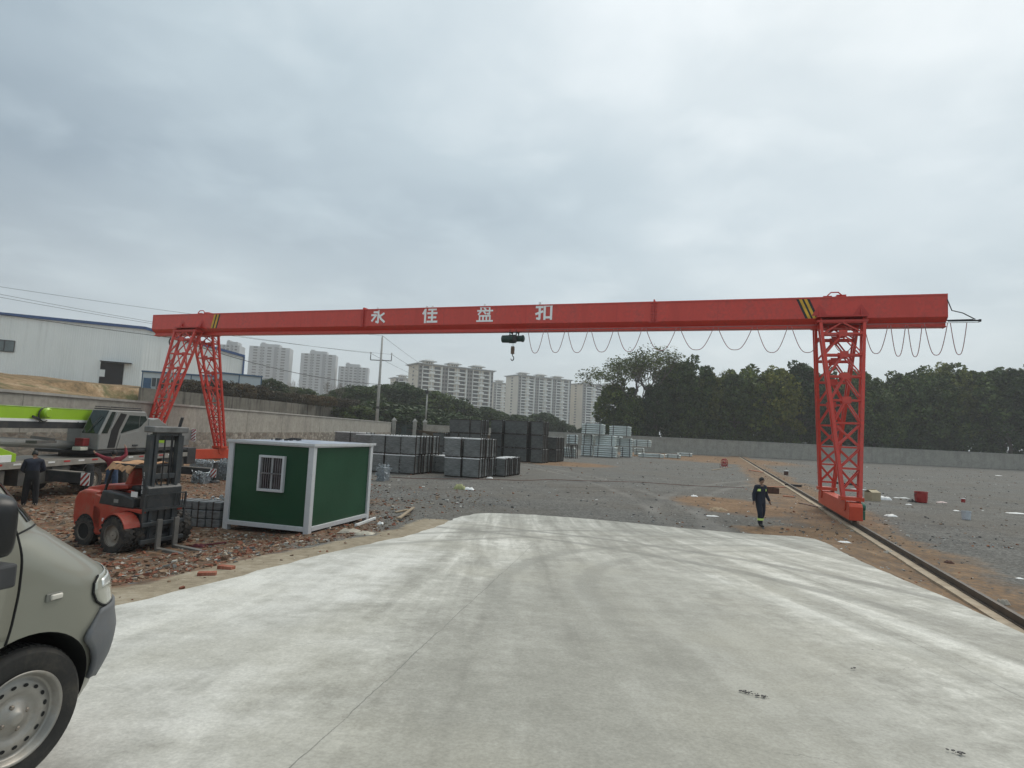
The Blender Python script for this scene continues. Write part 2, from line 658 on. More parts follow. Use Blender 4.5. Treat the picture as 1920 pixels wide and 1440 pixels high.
def make_apron():
    NL, NW = 70, 44

    def curve(pts, t):
        L = [0]
        for a, b in zip(pts, pts[1:]):
            L.append(L[-1] + math.hypot(b[0] - a[0], b[1] - a[1]))
        s = t * L[-1]
        for i in range(len(pts) - 1):
            if s <= L[i + 1] or i == len(pts) - 2:
                k = (s - L[i]) / (L[i + 1] - L[i])
                return V3((lerp(pts[i][0], pts[i + 1][0], k), lerp(pts[i][1], pts[i + 1][1], k), 0))
    rows = []
    for i in range(NL + 1):
        t = i / NL
        a = curve(AP_L, t); b = curve(AP_R, t)
        row = []
        for j in range(NW + 1):
            s = j / NW
            p = a.lerp(b, s)
            f = curve(AP_F, s)
            base = curve([AP_L[-1], AP_R[-1]], s)
            p = p + (f - base) * (t ** 6)
            ed = min(s, 1 - s) * 10
            if ed < .8:
                p.x += mnoise.noise(V3((p.y * 1.7, s * 3, 0))) * .10 * (1 - ed)
            if t > .97:
                p.y += mnoise.noise(V3((p.x * 1.9, 3, 0))) * .10
            p.z = ramp_z(p.y) + .012 * mnoise.noise(V3((p.x * .5, p.y * .5, 2)))
            row.append(p)
        rows.append(row)
    m = MB().grid(rows)
    # skirt
    rim = [rows[i][0] for i in range(NL + 1)] + rows[NL][1:] + [rows[i][NW] for i in range(NL - 1, -1, -1)]
    m.grid([rim, [p + V3((0, 0, -.28)) for p in rim]])
    o = m.build('concrete_pavement', None or bpy.data.materials.new('x'), None, smoothf=False)
    auto_smooth(o, 40)
    o['kind'] = 'structure'
    o.data.materials.clear()
    t = NT('apron_concrete')
    p = t.pos()
    sp = t.n('ShaderNodeSeparateXYZ', None, Vector=p)
    X, Y = sp.outputs[0], sp.outputs[1]
    n1 = t.noise(.33, p, 6, .62, .3)
    n2 = t.noise(2.2, p, 6, .65)
    n3 = t.noise(38, p, 5, .7)
    stv = t.mapping(p, (1.5, .085, 1), (0, 0, 0), (0, 0, -.10))
    s1 = t.noise(1.15, stv, 6, .62, .5)
    stv2 = t.mapping(p, (.30, 2.1, 1), (3, 0, 0), (0, 0, .55))
    s2 = t.noise(1.0, stv2, 6, .62, .6)
    stv3 = t.mapping(p, (1.3, .07, 1), (7, 1, 0), (0, 0, .24))
    s3 = t.noise(1.5, stv3, 5, .6, .8)
    n4 = t.noise(7.5, p, 5, .7, .4)
    v = t.math('ADD', t.math('MULTIPLY', n1, .20), t.math('ADD', t.math('MULTIPLY', s1, .30), t.math('ADD', t.math('MULTIPLY', n2, .14), t.math('ADD', t.math('MULTIPLY', s2, .06), t.math('ADD', t.math('MULTIPLY', s3, .14), t.math('MULTIPLY', n4, .16))))))
    v = t.math('MULTIPLY_ADD', t.math('SUBTRACT', v, .5), 1.45, .495)
    c = t.ramp(v, [(.37, (.235, .226, .198)), (.45, (.310, .300, .266)), (.52, (.42, .408, .367)), (.60, (.61, .595, .548))])
    # dusty white film towards the left edge
    wl = t.ramp(t.math('SUBTRACT', t.math('MULTIPLY', t.math('SUBTRACT', t.math('MULTIPLY_ADD', s2, .4, t.math('MULTIPLY', n1, .6)), .2), 5.0), t.math('ADD', X, 2.6)), [(.0, (0, 0, 0)), (.9, (1, 1, 1))])
    c = t.mix(t.math('MULTIPLY', wl, t.ramp(n2, [(.35, (.25, .25, .25)), (.65, (.75, .75, .75))])), c, (.60, .59, .56))
    # traffic dirt down the middle of the pavement
    ex = t.math('DIVIDE', t.math('SUBTRACT', X, t.math('MULTIPLY_ADD', Y, .10, .55)), 2.3)
    ey = t.math('DIVIDE', t.math('SUBTRACT', Y, 5.0), 8.5)
    eq = t.math('ADD', t.math('MULTIPLY', ex, ex), t.math('MULTIPLY', ey, ey))
    eq = t.math('SUBTRACT', eq, t.math('MULTIPLY', t.math('SUBTRACT', t.math('MULTIPLY_ADD', n1, .5, t.math('MULTIPLY', s1, .5)), .5), 5.5))
    c = t.mix(t.math('MULTIPLY', t.ramp(eq, [(.1, (1, 1, 1)), (1.3, (0, 0, 0))]), .72), c, t.mix(n2, (.21, .203, .175), (.32, .31, .272)))
    # warm damp tint in the wheel path
    c = t.mix(t.math('MULTIPLY', t.ramp(t.noise(.5, p, 3, .5, 0), [(.5, (0, 0, 0)), (.68, (1, 1, 1))]), .35), c, (.38, .36, .30))

    def ring(cx, cy, r, w, y0, y1, amt, colr, x0=-99, x1=99):
        d = t.math('SQRT', t.math('ADD', t.math('POWER', t.math('SUBTRACT', X, cx), 2), t.math('POWER', t.math('SUBTRACT', Y, cy), 2)))
        d = t.math('ABSOLUTE', t.math('SUBTRACT', d, r))
        d = t.math('ADD', d, t.math('MULTIPLY', t.math('SUBTRACT', n2, .5), w * .9))
        mk = t.ramp(t.math('DIVIDE', d, w * 2), [(.3, (1, 1, 1)), (.6, (0, 0, 0))])
        my = t.math('MULTIPLY', t.ramp(t.math('DIVIDE', t.math('SUBTRACT', Y, y0), 2.0), [(0, (0, 0, 0)), (1, (1, 1, 1))]),
                    t.ramp(t.math('DIVIDE', t.math('SUBTRACT', y1, Y), 2.0), [(0, (0, 0, 0)), (1, (1, 1, 1))]))
        mx = t.math('MULTIPLY', t.math('GREATER_THAN', X, x0), t.math('LESS_THAN', X, x1))
        mk = t.math('MULTIPLY', t.math('MULTIPLY', mk, my), t.math('MULTIPLY', mx, t.math('MULTIPLY', t.ramp(n2, [(.3, (.35, .35, .35)), (.6, (1, 1, 1))]), amt)))
        return t.mix(mk, c, colr)
    for args in [(8.2, 8.2, 8.3, .20, 6, 18.5, .52, (.20, .196, .172), -9, 7.5), (8.2, 8.2, 7.0, .20, 6.5, 17.5, .45, (.205, .20, .178), -9, 7.5),
                 (9.5, 3.5, 15.2, .18, 10, 20.5, .58, (.21, .205, .182)), (9.5, 3.5, 16.7, .18, 10, 20.5, .68, (.20, .196, .175)),
                 (-7.5, 5.5, 13.2, .20, 7, 20, .75, (.195, .19, .17), -2, 99), (-7.5, 5.5, 14.8, .20, 7, 20, .75, (.195, .19, .17), -2, 99),
                 (-30, 3, 34.4, .16, 4, 12, .30, (.52, .515, .48)), (-30, 3, 35.2, .10, 2, 15, .30, (.29, .285, .26))]:
        c = ring(*args)
    # construction joints and cracks

    def line(ax, ay, bx, by, w, amt, jit=.05, colr=(.09, .09, .085)):
        L = math.hypot(bx - ax, by - ay); ux, uy = (bx - ax) / L, (by - ay) / L
        a = t.math('ADD', t.math('MULTIPLY', t.math('SUBTRACT', X, ax), ux), t.math('MULTIPLY', t.math('SUBTRACT', Y, ay), uy))
        b = t.math('SUBTRACT', t.math('MULTIPLY', t.math('SUBTRACT', X, ax), uy), t.math('MULTIPLY', t.math('SUBTRACT', Y, ay), ux))
        b = t.math('ABSOLUTE', t.math('ADD', b, t.math('MULTIPLY', t.math('SUBTRACT', n2, .5), jit)))
        mk = t.math('MULTIPLY', t.math('LESS_THAN', b, w), t.math('MULTIPLY', t.math('GREATER_THAN', a, 0.0), t.math('LESS_THAN', a, L)))
        mk = t.math('MULTIPLY', mk, t.ramp(n2, [(.30, (.2, .2, .2)), (.55, (1, 1, 1))]))
        return t.mix(t.math('MULTIPLY', mk, amt), c, colr)
    c = line(-1.12, 2.9, .75, 14.6, .0045, .6, .07)
    c = line(4.0, 3.1, 4.75, 8.9, .008, .35)
    c = line(1.3, 3.9, 2.0, 3.6, .005, .3, .3)
    c = line(2.6, 5.2, 5.9, 6.3, .004, .35, .35)
    c = line(-2.9, 4.6, -.9, 6.0, .004, .35, .3)
    c = line(-1.0, 10.2, 7.0, 11.6, .005, .40, .10)
    spk = t.n('ShaderNodeTexVoronoi', None, Vector=p, Scale=.9)
    c = t.mix(t.math('MULTIPLY', t.math('LESS_THAN', spk.outputs['Distance'], t.math('MULTIPLY', n2, .022)), .8), c, (.07, .065, .06))
    fine = t.ramp(n3, [(.25, (.78, .78, .78)), (.75, (1.2, 1.2, 1.2))])
    c = t.mix(1.0, c, fine, 'MULTIPLY')
    h = t.math('ADD', t.math('MULTIPLY', n3, .35), t.math('MULTIPLY', s1, .5))
    r = t.math('MULTIPLY_ADD', n1, .25, .55)
    o.data.materials.append(t.finish(c, r, 0, t.bump(h, .28, .012), .35))
    return o


make_apron()
# ------------------------------------------------------------------ shared materials
def plaster_mat(name, c, stain=(.10, .095, .085), amt=.55, sc=.8):
    t = NT(name)
    p = t.pos()
    n1 = t.noise(sc, p, 6, .62)
    n2 = t.noise(sc * 4.5, p, 5, .65)
    ps = t.mapping(p, (1.6, 1.6, .14))
    n3 = t.noise(1.1, ps, 5, .6)
    v = t.math('ADD', t.math('MULTIPLY', n1, .5), t.math('MULTIPLY', n2, .5))
    col = t.ramp(v, [(.33, tuple(x * .72 for x in c)), (.5, c), (.68, tuple(min(1, x * 1.28) for x in c))])
    m = t.math('MULTIPLY', t.ramp(n3, [(.5, (0, 0, 0)), (.72, (1, 1, 1))]), amt)
    col = t.mix(m, col, stain)
    return t.finish(col, .9, 0, t.bump(n2, .4, .03), .2)


M_WALL = plaster_mat('grey_render', (.325, .305, .268), (.16, .15, .14), .35)
M_OLDWALL = plaster_mat('stained_concrete', (.165, .155, .135), (.030, .028, .024), 1.0, .5)
M_COPING = plaster_mat('pale_coping', (.36, .345, .32), (.2, .19, .175), .3)
M_CEMENT = dirty('pole_concrete', (.40, .39, .37), .85, 0, .15, 1.5)
M_BLACK = dirty('black_metal', (.018, .018, .020), .5, 0, .3, 4, (.09, .075, .06), .3)
M_WIRE = dirty('black_cable', (.03, .03, .032), .6)


def stone_mat():
    t = NT('rubble_stone')
    p = t.pos()
    vo = t.n('ShaderNodeTexVoronoi', None, Vector=t.mapping(p, (1, 1, 1.5)), Scale=2.0)
    ed = t.n('ShaderNodeTexVoronoi', {'feature': 'DISTANCE_TO_EDGE'}, Vector=t.mapping(p, (1, 1, 1.5)), Scale=2.0)
    r = t.n('ShaderNodeSeparateColor', None, Color=vo.outputs['Color']).outputs[0]
    c = t.ramp(r, [(0, (.16, .135, .11)), (.5, (.235, .20, .165)), (1, (.34, .31, .265))])
    c = t.mix(t.ramp(ed.outputs['Distance'], [(.02, (1, 1, 1)), (.09, (0, 0, 0))]), c, (.20, .185, .165))
    n = t.noise(5, p, 5, .65)
    c = t.mix(1.0, c, t.ramp(n, [(.25, (.72, .72, .72)), (.75, (1.25, 1.25, 1.25))]), 'MULTIPLY')
    return t.finish(c, .95, 0, t.bump(ed.outputs['Distance'], .5, .1), .2)


M_STONE = stone_mat()


# ------------------------------------------------------------------ boundary walls
def wall_run(pts, h, label, stone=0.0, name='boundary_wall', mat=None, cop=True, pil=0.0, z0=-.3):
    """a thick wall following the ground points, with coping and an optional stone footing"""
    w = thing(name, label, 'wall', (pts[0][0], pts[0][1], 0))
    o = V3((pts[0][0], pts[0][1], 0))
    body, cap, foot = MB(), MB(), MB()
    for a, b in zip(pts, pts[1:]):
        a = V3((a[0], a[1], 0)) - o; b = V3((b[0], b[1], 0)) - o
        body.bar(a + V3((0, 0, (h + z0) / 2)), b + V3((0, 0, (h + z0) / 2)), .30, h - z0)
        if cop:
            cap.bar(a + V3((0, 0, h + .045)), b + V3((0, 0, h + .045)), .46, .13)
        if stone:
            foot.bar(a + V3((0, 0, (stone + z0) / 2)), b + V3((0, 0, (stone + z0) / 2)), .46, stone - z0)
        if pil:
            L = (b - a).length
            k = 0
            while k * pil < L:
                p = a + (b - a).normalized() * (k * pil)
                d = (b - a).normalized() * .02
                body.bar(p - d + V3((0, 0, h / 2)), p + d + V3((0, 0, h / 2)), .33, h - .02)
                k += 1
    body.build('wall_face', mat or M_WALL, w)
    if cop:
        cap.build('coping', M_COPING, w)
    if stone:
        foot.build('stone_base', M_STONE, w)
    return w


wall_run([(-23.2, 4), (-23.2, 60), (-23.3, 115.6)], 3.85, 'long grey rendered wall with stone footing behind the crane truck', 2.0, pil=12)
wall_run([(-17.2, 119.6), (-11, 122.5), (8, 141)], 3.75, 'short grey wall beyond the steel stacks beside the gate', 0)
wall_run([(8.2, 141.1), (75, 141.5), (150, 143)], 3.6, 'long grey wall below the trees across the far side of the yard', 0, pil=15)
wall_run([(-44.6, 71), (-43, 78), (-38, 100), (-35.4, 128)], 6.35, 'black stained old retaining wall on the bank behind the yard wall', 0, 'retaining_wall', M_OLDWALL, False, 6, 2.5)


def gate_pillar(px, depth, label):
    p = at(px, 790, depth)
    t = thing('gate_pillar', label, 'pillar', (p.x, p.y, 0), .1, 'pillars of the yard gate')
    MB().box(-.35, .35, -.35, .35, -.2, 4.25).build('shaft', M_WALL, t, .02)
    m = MB().box(-.46, .46, -.46, .46, 4.25, 4.42)
    m.add([(-.42, -.42, 4.42), (.42, -.42, 4.42), (.42, .42, 4.42), (-.42, .42, 4.42), (0, 0, 5.0)], [(0, 1, 4), (1, 2, 4), (2, 3, 4), (3, 0, 4), (3, 2, 1, 0)])
    m.build('cap', M_COPING, t)


gate_pillar(739, 116.5, 'grey gate pillar with pyramid cap where the long wall ends')
gate_pillar(778, 118.5, 'grey gate pillar on the far side of the dark mesh gate')
gate_pillar(797, 119.6, 'grey pillar under the lamp post beside the gate')
ga, gb = at(745, 790, 117), at(775, 790, 118.4)
g = thing('mesh_gate', 'dark see-through mesh gate closed between two grey pillars', 'gate', (ga.x, ga.y, 0))
L = (gb - ga).to_2d().length
gv = V3((gb.x - ga.x, gb.y - ga.y, 0))
M_GATE = dirty('gate_green', (.03, .05, .042), .6)
mf = MB()
for t_ in (0, .5, 1):
    mf.bar(gv * t_ + V3((0, 0, .1)), gv * t_ + V3((0, 0, 3.6)), .09, .09)
for z in (.2, 2.0, 3.55):
    mf.bar(V3((0, 0, z)), gv + V3((0, 0, z)), .07, .07)
mf.build('gate_frame', M_GATE, g)
mm = MB()
for i in range(1, 26):
    mm.bar(gv * (i / 26) + V3((0, 0, .2)), gv * (i / 26) + V3((0, 0, 3.5)), .03, .03)
mm.build('bars', M_GATE, g)
MB().bar(gv * .28 + V3((0, .06, .6)), gv * .62 + V3((0, .06, .6)), .04, 1.1).bar(gv * .28 + V3((0, .06, 2.2)), gv * .62 + V3((0, .06, 2.2)), .04, 2.0).build('sheet_panel', M_GATE, g)


# ------------------------------------------------------------------ hillside behind the left wall
def hill_z(x, y):
    base = 3.3 + 4.4 * smooth(-27, -62, x)
    xo = -47 + (y - 62) * .18
    if x < xo:
        up = 6.25 + 1.4 * smooth(xo - 3, xo - 25, x)
    else:
        up = 3.4
    k = smooth(56, 66, y)
    z = lerp(base, up, k)
    z *= 1 - smooth(116, 122, y) * smooth(-36, -6, x)
    z *= 1 - .75 * smooth(150, 260, y)
    z += mnoise.noise(V3((x * .16, y * .16, 0))) * .35 + mnoise.noise(V3((x * .6, y * .6, 4))) * .12
    return max(z, -.4) if y > 116 else z


def make_hill():
    xs = [-260, -220, -180, -150, -130, -115, -105] + [-100 + i * 1.6 for i in range(48)] + [-23.36, -20, -16, -12, -8, -4, 0, 4]
    ys = [2, 5, 8] + [10 + i * 1.8 for i in range(60)] + [118.2, 122, 128, 136, 146, 158, 172, 190, 220, 260, 320, 420]
    xs = sorted(set(round(x, 3) for x in xs)); ys = sorted(set(ys))
    nx = len(xs)
    vs = [(x, y, hill_z(x, y)) for y in ys for x in xs]
    fs = []
    for j in range(len(ys) - 1):
        for i in range(nx - 1):
            if ys[j] < 118 and xs[i + 1] > -23.3:
                continue
            fs.append((j * nx + i, j * nx + i + 1, (j + 1) * nx + i + 1, (j + 1) * nx + i))
    me = bpy.data.meshes.new('hillside')
    me.from_pydata(vs, [], fs)
    me.polygons.foreach_set('use_smooth', [True] * len(fs))
    bm = bmesh.new(); bm.from_mesh(me)
    bmesh.ops.delete(bm, geom=[v for v in bm.verts if not v.link_faces], context='VERTS')
    bm.to_mesh(me); bm.free()
    o = bpy.data.objects.new('hillside', me)
    COL.objects.link(o)
    o['kind'] = 'structure'
    t = NT('bank_earth')
    p = t.pos()
    n1 = t.noise(.22, p, 6, .65); n2 = t.noise(2.2, p, 6, .65)
    v = t.math('MULTIPLY_ADD', n1, .55, t.math('MULTIPLY', n2, .45))
    c = t.ramp(v, [(.36, (.075, .062, .038)), (.47, (.20, .135, .075)), (.56, (.30, .205, .12)), (.68, (.42, .34, .24))])
    gm = t.ramp(t.noise(.35, p, 5, .6), [(.52, (0, 0, 0)), (.62, (.8, .8, .8))])
    c = t.mix(gm, c, (.075, .085, .035))
    me.materials.append(t.finish(c, .95, 0, t.bump(n2, .8, .12), .15))


make_hill()


# ------------------------------------------------------------------ warehouse
def warehouse():
    w = thing('warehouse', 'large white corrugated warehouse with blue roof edge and dark open door', 'building', (0, 0, 0))
    A, B, C_ = at(-260, 780, 93), at(255, 780, 110), at(448, 780, 126)
    A = V3((A.x, A.y, 0)); B = V3((B.x, B.y, 0)); C_ = V3((C_.x, C_.y, 0))
    w.location = B
    A -= B; C_ -= B
    zt, zr, zb = 19.3, 16.6, 6.3
    back = V3((-32, 45, 0))

    def profz(k):   # along A..0..C
        return zt - .2
    t = NT('white_cladding')
    p = t.pos('obj')
    wv = t.n('ShaderNodeTexWave', {'bands_direction': 'X'}, Vector=t.mapping(p, (1, .3, 0)), Scale=1.05, Distortion=0)
    n1 = t.noise(.12, p, 5, .6)
    st = t.noise(.9, t.mapping(p, (1.5, 1.5, .07)), 5, .62)
    c = t.ramp(n1, [(.3, (.76, .785, .77)), (.7, (.85, .87, .855))])
    c = t.mix(t.math('MULTIPLY', t.ramp(st, [(.52, (0, 0, 0)), (.75, (1, 1, 1))]), .28), c, (.36, .36, .34))
    M = t.finish(c, .5, 0, t.bump(wv.outputs['Fac'], .5, .05), .4)
    blue = dirty('blue_trim', (.035, .085, .22), .5)
    zbase = V3((0, 0, zb))
    m = MB()
    pts = [A, V3((0, 0, 0)), C_]
    tops = [zt - .3, zt, zr]
    vs = []
    for q, z in zip(pts, tops):
        vs += [q + V3((0, 0, zb)), q + V3((0, 0, z))]
    for q, z in zip(pts, tops):
        vs += [q + back + V3((0, 0, zb)), q + back + V3((0, 0, z))]
    m.add(vs, [(0, 2, 3, 1), (2, 4, 5, 3), (4, 10, 11, 5), (10, 8, 9, 11), (8, 6, 7, 9), (6, 0, 1, 7)])
    m.build('wall', M, w)
    r = MB()
    r.add([vs[1], vs[3], vs[5], vs[7], vs[9], vs[11]], [(0, 1, 4, 3), (1, 2, 5, 4)])
    r.build('roof', blue, w, loc=(0, 0, .02))
    tr = MB()
    dn = V3((.25, -.28, 0))
    tr.bar(vs[1] + dn * .8, vs[3] + dn * .8, .35, .5).bar(vs[3] + dn * .8, vs[5] + dn * .8, .35, .5)
    tr.bar(vs[4] + dn * .5, vs[5] + dn * .5, .25, .25)
    tr.build('eave_trim', blue, w)
    # door
    u = (A).normalized()             # along the left facade, away from the corner
    nrm = V3((u.y, -u.x, 0))
    if nrm.y > 0:
        nrm = -nrm

    def onf(px, py):
        q = ray_plane(px, py, B, nrm) - B
        return q
    d0, d1 = onf(184, 728), onf(228, 730)
    dt = onf(205, 680).z
    db = 6.6
    d0.z = d1.z = 0
    m = MB()
    c0 = (d0 + d1) / 2
    M_DARK = dirty('dark_opening', (.005, .005, .010), .8)
    m.bar(d0 + nrm * .05 + V3((0, 0, (dt + db) / 2)), d1 + nrm * .05 + V3((0, 0, (dt + db) / 2)), .14, dt - db)
    o = m.build('door', M_DARK, w)
    MB().bar(d0 + nrm * .16 + V3((0, 0, dt - 2.0)), d0.lerp(d1, .22) + nrm * .16 + V3((0, 0, dt - 2.0)), .06, 1.3).build('door_leaf', M, o)
    MB().bar(d0 + nrm * .8 + V3((0, 0, dt + .1)), d1.lerp(d0, -.35) + nrm * .8 + V3((0, 0, dt + .1)), 1.6, .12).build('canopy', M_BLACK, w)
    a0, a1 = onf(-30, 650), onf(27, 650)
    zt2, zb2 = onf(10, 638).z, onf(10, 659).z
    a0.z = a1.z = 0
    glass = dirty('grey_glass', (.12, .15, .16), .25, 0, .3, .5)
    m = MB().bar(a0 + nrm * .04 + V3((0, 0, (zt2 + zb2) / 2)), a1 + nrm * .04 + V3((0, 0, (zt2 + zb2) / 2)), .1, zt2 - zb2)
    wn = m.build('window', glass, w)
    f = MB()
    for z in (zt2, zb2):
        f.bar(a0 + nrm * .1 + V3((0, 0, z)), a1 + nrm * .1 + V3((0, 0, z)), .08, .12)
    for k in (0, .33, .66, 1):
        q = a0.lerp(a1, k) + nrm * .1
        f.bar(q + V3((0, 0, zb2)), q + V3((0, 0, zt2)), .1, .08)
    f.build('frame', M_BLACK, wn)
    # dark footing strip
    f = MB().bar(A + nrm * .06 + V3((0, 0, 7.1)), nrm * .06 + V3((0, 0, 7.1)), .12, .9)
    f.build('plinth', dirty('plinth_dark', (.05, .055, .07), .8), w)


warehouse()

M_CRATE = dirty('pale_plywood', (.44, .36, .26), .8, 0, .2, 1.2, (.2, .15, .1), .4)


def crate(px0, px1, pyt, pyb, depth, label, parts):
    a, b = at(px0, pyb, depth), at(px1, pyb, depth + 1.5)
    h = (pyb - pyt) / FPX * depth
    t = thing('plywood_crate', label, 'crate', (a.x, a.y, a.z - .3), atan2(b.y - a.y, b.x - a.x), 'plywood crates before the warehouse')
    L = (b - a).length
    MB().box(0, L, 0, 2.5, 0, h + .3).build('panels', M_CRATE, t)
    m = MB()
    for k in range(parts + 1):
        m.box(L * k / parts - .06, L * k / parts + .06, -.06, 0, 0, h + .32)
    m.box(0, L, -.06, -.002, h + .14, h + .3)
    m.build('battens', dirty('batten_wood', (.36, .28, .19), .85), t)


crate(23, 103, 706, 727, 97, 'long low tan plywood crate on the earth bank before the warehouse', 3)
crate(104, 152, 714, 728, 99, 'lower tan plywood crate at the end of the longer one', 2)


# ------------------------------------------------------------------ prefab cabins behind the crane leg
def prefab(px0, px1, depth0, depth1, pyt, label, doors, grey):
    a, b = at(px0, 735, depth0), at(px1, 735, depth1)
    z0 = 6.4
    zt = at(px0, pyt, depth0).z
    t = thing('site_cabin', label, 'cabin', (a.x, a.y, z0), atan2(b.y - a.y, b.x - a.x))
    L = (b.to_2d() - a.to_2d()).length
    H = zt - z0
    body = dirty('cabin_panel' + ('_pale' if grey else ''), (.50, .55, .57), .6, 0, .12, 1, (.3, .3, .3), .3)
    blue = dirty('cabin_blue', (.045, .11, .20), .6)
    MB().box(0, L, 0, 4, 0, H).build('walls', body, t)
    m = MB().box(-.15, L + .15, -.2, 4.2, H, H + .22)
    m.build('roof', blue, t)
    n = max(2, int(L / 3.2))
    for k in range(n + 1):
        MB().box(L * k / n - .07, L * k / n + .07, -.05, 0, 0, H).build('post', blue, t)
    for k, kind in doors:
        if kind == 'd':
            MB().box(L * k, L * k + 1.1, -.04, 0, 0, H - .9).build('door', blue, t)
        else:
            w = MB().box(L * k, L * k + 1.3, -.03, 0, H - 2.2, H - .8).build('window', dirty('cabin_glass', (.03, .04, .05), .2), t)
            f = MB().box(L * k - .06, L * k + 1.36, -.07, -.03, H - .82, H - .74).box(L * k - .06, L * k + 1.36, -.07, -.03, H - 2.26, H - 2.18)
            for q in (0, .65, 1.3):
                f.box(L * k + q - .04, L * k + q + .04, -.065, -.03, H - 2.2, H - .8)
            f.build('frame', body, w)


prefab(264, 400, 92, 96, 697, 'blue and white prefab office cabin with doors below the warehouse corner', [(.02, 'd'), (.13, 'w'), (.29, 'd'), (.42, 'w'), (.58, 'd'), (.70, 'w'), (.86, 'w')], False)
prefab(402, 488, 96, 101, 699, 'pale blue windowless prefab cabin at the end of the row', [], True)


# ------------------------------------------------------------------ apartment blocks
def flat_mat(name, c, v=.12):
    return dirty(name, c, .8, 0, v, .05)


M_CREAM = flat_mat('cream_render', (.62, .56, .47))
M_BWHITE = flat_mat('white_render', (.78, .78, .75))
M_BTAUPE = flat_mat('taupe_render', (.215, .20, .19))
M_BGLASS = dirty('apartment_glass', (.018, .022, .026), .2, 0, .5, .3)
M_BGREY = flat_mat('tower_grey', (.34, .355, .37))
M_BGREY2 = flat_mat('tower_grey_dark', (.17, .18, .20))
M_BROOF = flat_mat('roof_slab', (.36, .37, .37))


def unit_block(label, px, depth, rz, W, D, top_px, floors, units, turrets, group=None):
    p = at(px, 800, depth)
    hor = 810.6 + .0479 * (px - 955.7)
    H = (hor - top_px) / FPX * depth + CAM_H
    b = thing('apartment_block', label, 'building', (p.x, p.y, 0), radians(rz), group)
    fh = (H - 2.0) / floors
    m = MB()
    m.box(0, W, 0.9, D, 0, H)                         # body set back behind the balconies
    uw = W / units
    win = []
    for u in range(units):
        x0 = u * uw
        f = lambda a: x0 + uw * a
        # projecting strips and pilasters
        m.box(f(0.0), f(.13), .0, .9, 0, H - .3, 1)
        m.box(f(.13), f(.155), -.35, .9, 0, H - .2, 2)
        m.box(f(.49), f(.52), -.30, .9, 0, H - .2, 2)
        m.box(f(.86), f(.90), -.35, .9, 0, H - .2, 2)
        m.box(f(.90), f(1.0), .0, .9, 0, H - .3, 1)
        for k in range(floors):
            z = 1.2 + k * fh
            # window strip bands
            m.box(f(.02), f(.11), -.06, .0, z + fh * .25, z + fh * .80, 3)
            m.box(f(.915), f(.985), -.06, .0, z + fh * .25, z + fh * .80, 3)
            # balcony slabs and parapets
            m.box(f(.155), f(.49), -1.0, .9, z - .25, z + .55 * (1 if (k + u) % 2 else .8), 2)
            m.box(f(.52), f(.86), -1.0, .9, z - .25, z + .45, 2)
            if k % 2 == 0:
                m.box(f(.41), f(.60), -1.25, .9, z + .2, z + fh * .55, 2)
            win.append((f(.175), f(.40), z + .55, z + fh * .90))
            win.append((f(.61), f(.84), z + .45, z + fh * .90))
    # small windows on the gable wall
    for k in range(floors):
        z = 1.2 + k * fh
        m.box(-.05, 0, D * .45, D * .58, z + fh * .3, z + fh * .75, 3)
    m.build('walls', [M_CREAM, M_BTAUPE, M_BWHITE, M_BGLASS], b)
    win = sorted(win, key=lambda w: -w[2])[:100]
    cache = {}
    for x0, x1, z0, z1 in win:
        key = (round(x1 - x0, 2), round(z1 - z0, 2))
        if key not in cache:
            cache[key] = MB().box(0, x1 - x0, -.05, .02, 0, z1 - z0).mesh('window')
        link_mesh('window', cache[key], M_BGLASS, b, loc=(x0, .88, z0))
    r = MB().box(-2.2, W + 1.6, -2.4, D + 1.6, H, H + .55).box(-1.0, W + .8, -1.3, D + .8, H - .55, H)
    ro = r.build('roof', M_BROOF, b)
    for k in range(turrets):
        cx = W * (k + .5) / turrets if turrets == 3 else W * (k + .45) / turrets
        cy = D * .42
        t = MB()
        hw, hd = min(3.6, W / turrets * .21), 3.0
        t.box(cx - hw, cx + hw, cy - hd, cy + hd, H + .55, H + 3.4, 0)
        for q in range(3):
            t.box(cx - hw * .7 + q * hw * .55, cx - hw * .7 + q * hw * .55 + hw * .3, cy - hd - .05, cy - hd, H + 1.5, H + 2.5, 1)
        ew, ed = hw + 2.2, hd + 2.0
        ring1 = [(cx - ew, cy - ed, H + 3.5), (cx + ew, cy - ed, H + 3.5), (cx + ew, cy + ed, H + 3.5), (cx - ew, cy + ed, H + 3.5)]
        ring2 = [(cx - hw * .75, cy - hd * .75, H + 4.7), (cx + hw * .75, cy - hd * .75, H + 4.7), (cx + hw * .75, cy + hd * .75, H + 4.7), (cx - hw * .75, cy + hd * .75, H + 4.7)]
        ring0 = [(x, y, z - .5) for x, y, z in ring1]
        t.add(ring0 + ring1 + ring2, [(0, 1, 5, 4), (1, 2, 6, 5), (2, 3, 7, 6), (3, 0, 4, 7), (4, 5, 9, 8), (5, 6, 10, 9), (6, 7, 11, 10), (7, 4, 8, 11), (8, 9, 10, 11), (3, 2, 1, 0)], 2)
        t.build('roof_turret', [M_CREAM, M_BGLASS, M_BROOF], ro)
    return b


GB = 'cream apartment blocks beyond the yard'
unit_block('widest cream apartment block with three roof turrets above the dark trees', 779, 455, 31, 66, 22, 681, 16, 3, 3, GB)
unit_block('cream apartment block with three roof turrets directly behind the hanging hook', 969, 600, 31, 66, 26, 703, 20, 3, 3, GB)
unit_block('cream apartment block half hidden behind the right tree row', 1091, 640, 31, 60, 26, 719, 20, 2, 2, GB)
unit_block('small slice of cream block between the two wide turreted ones', 923, 730, 31, 26, 22, 717, 19, 1, 1, GB)
unit_block('low far cream block peeping out left of the widest block', 737, 640, 31, 22, 18, 708, 18, 1, 1, GB)


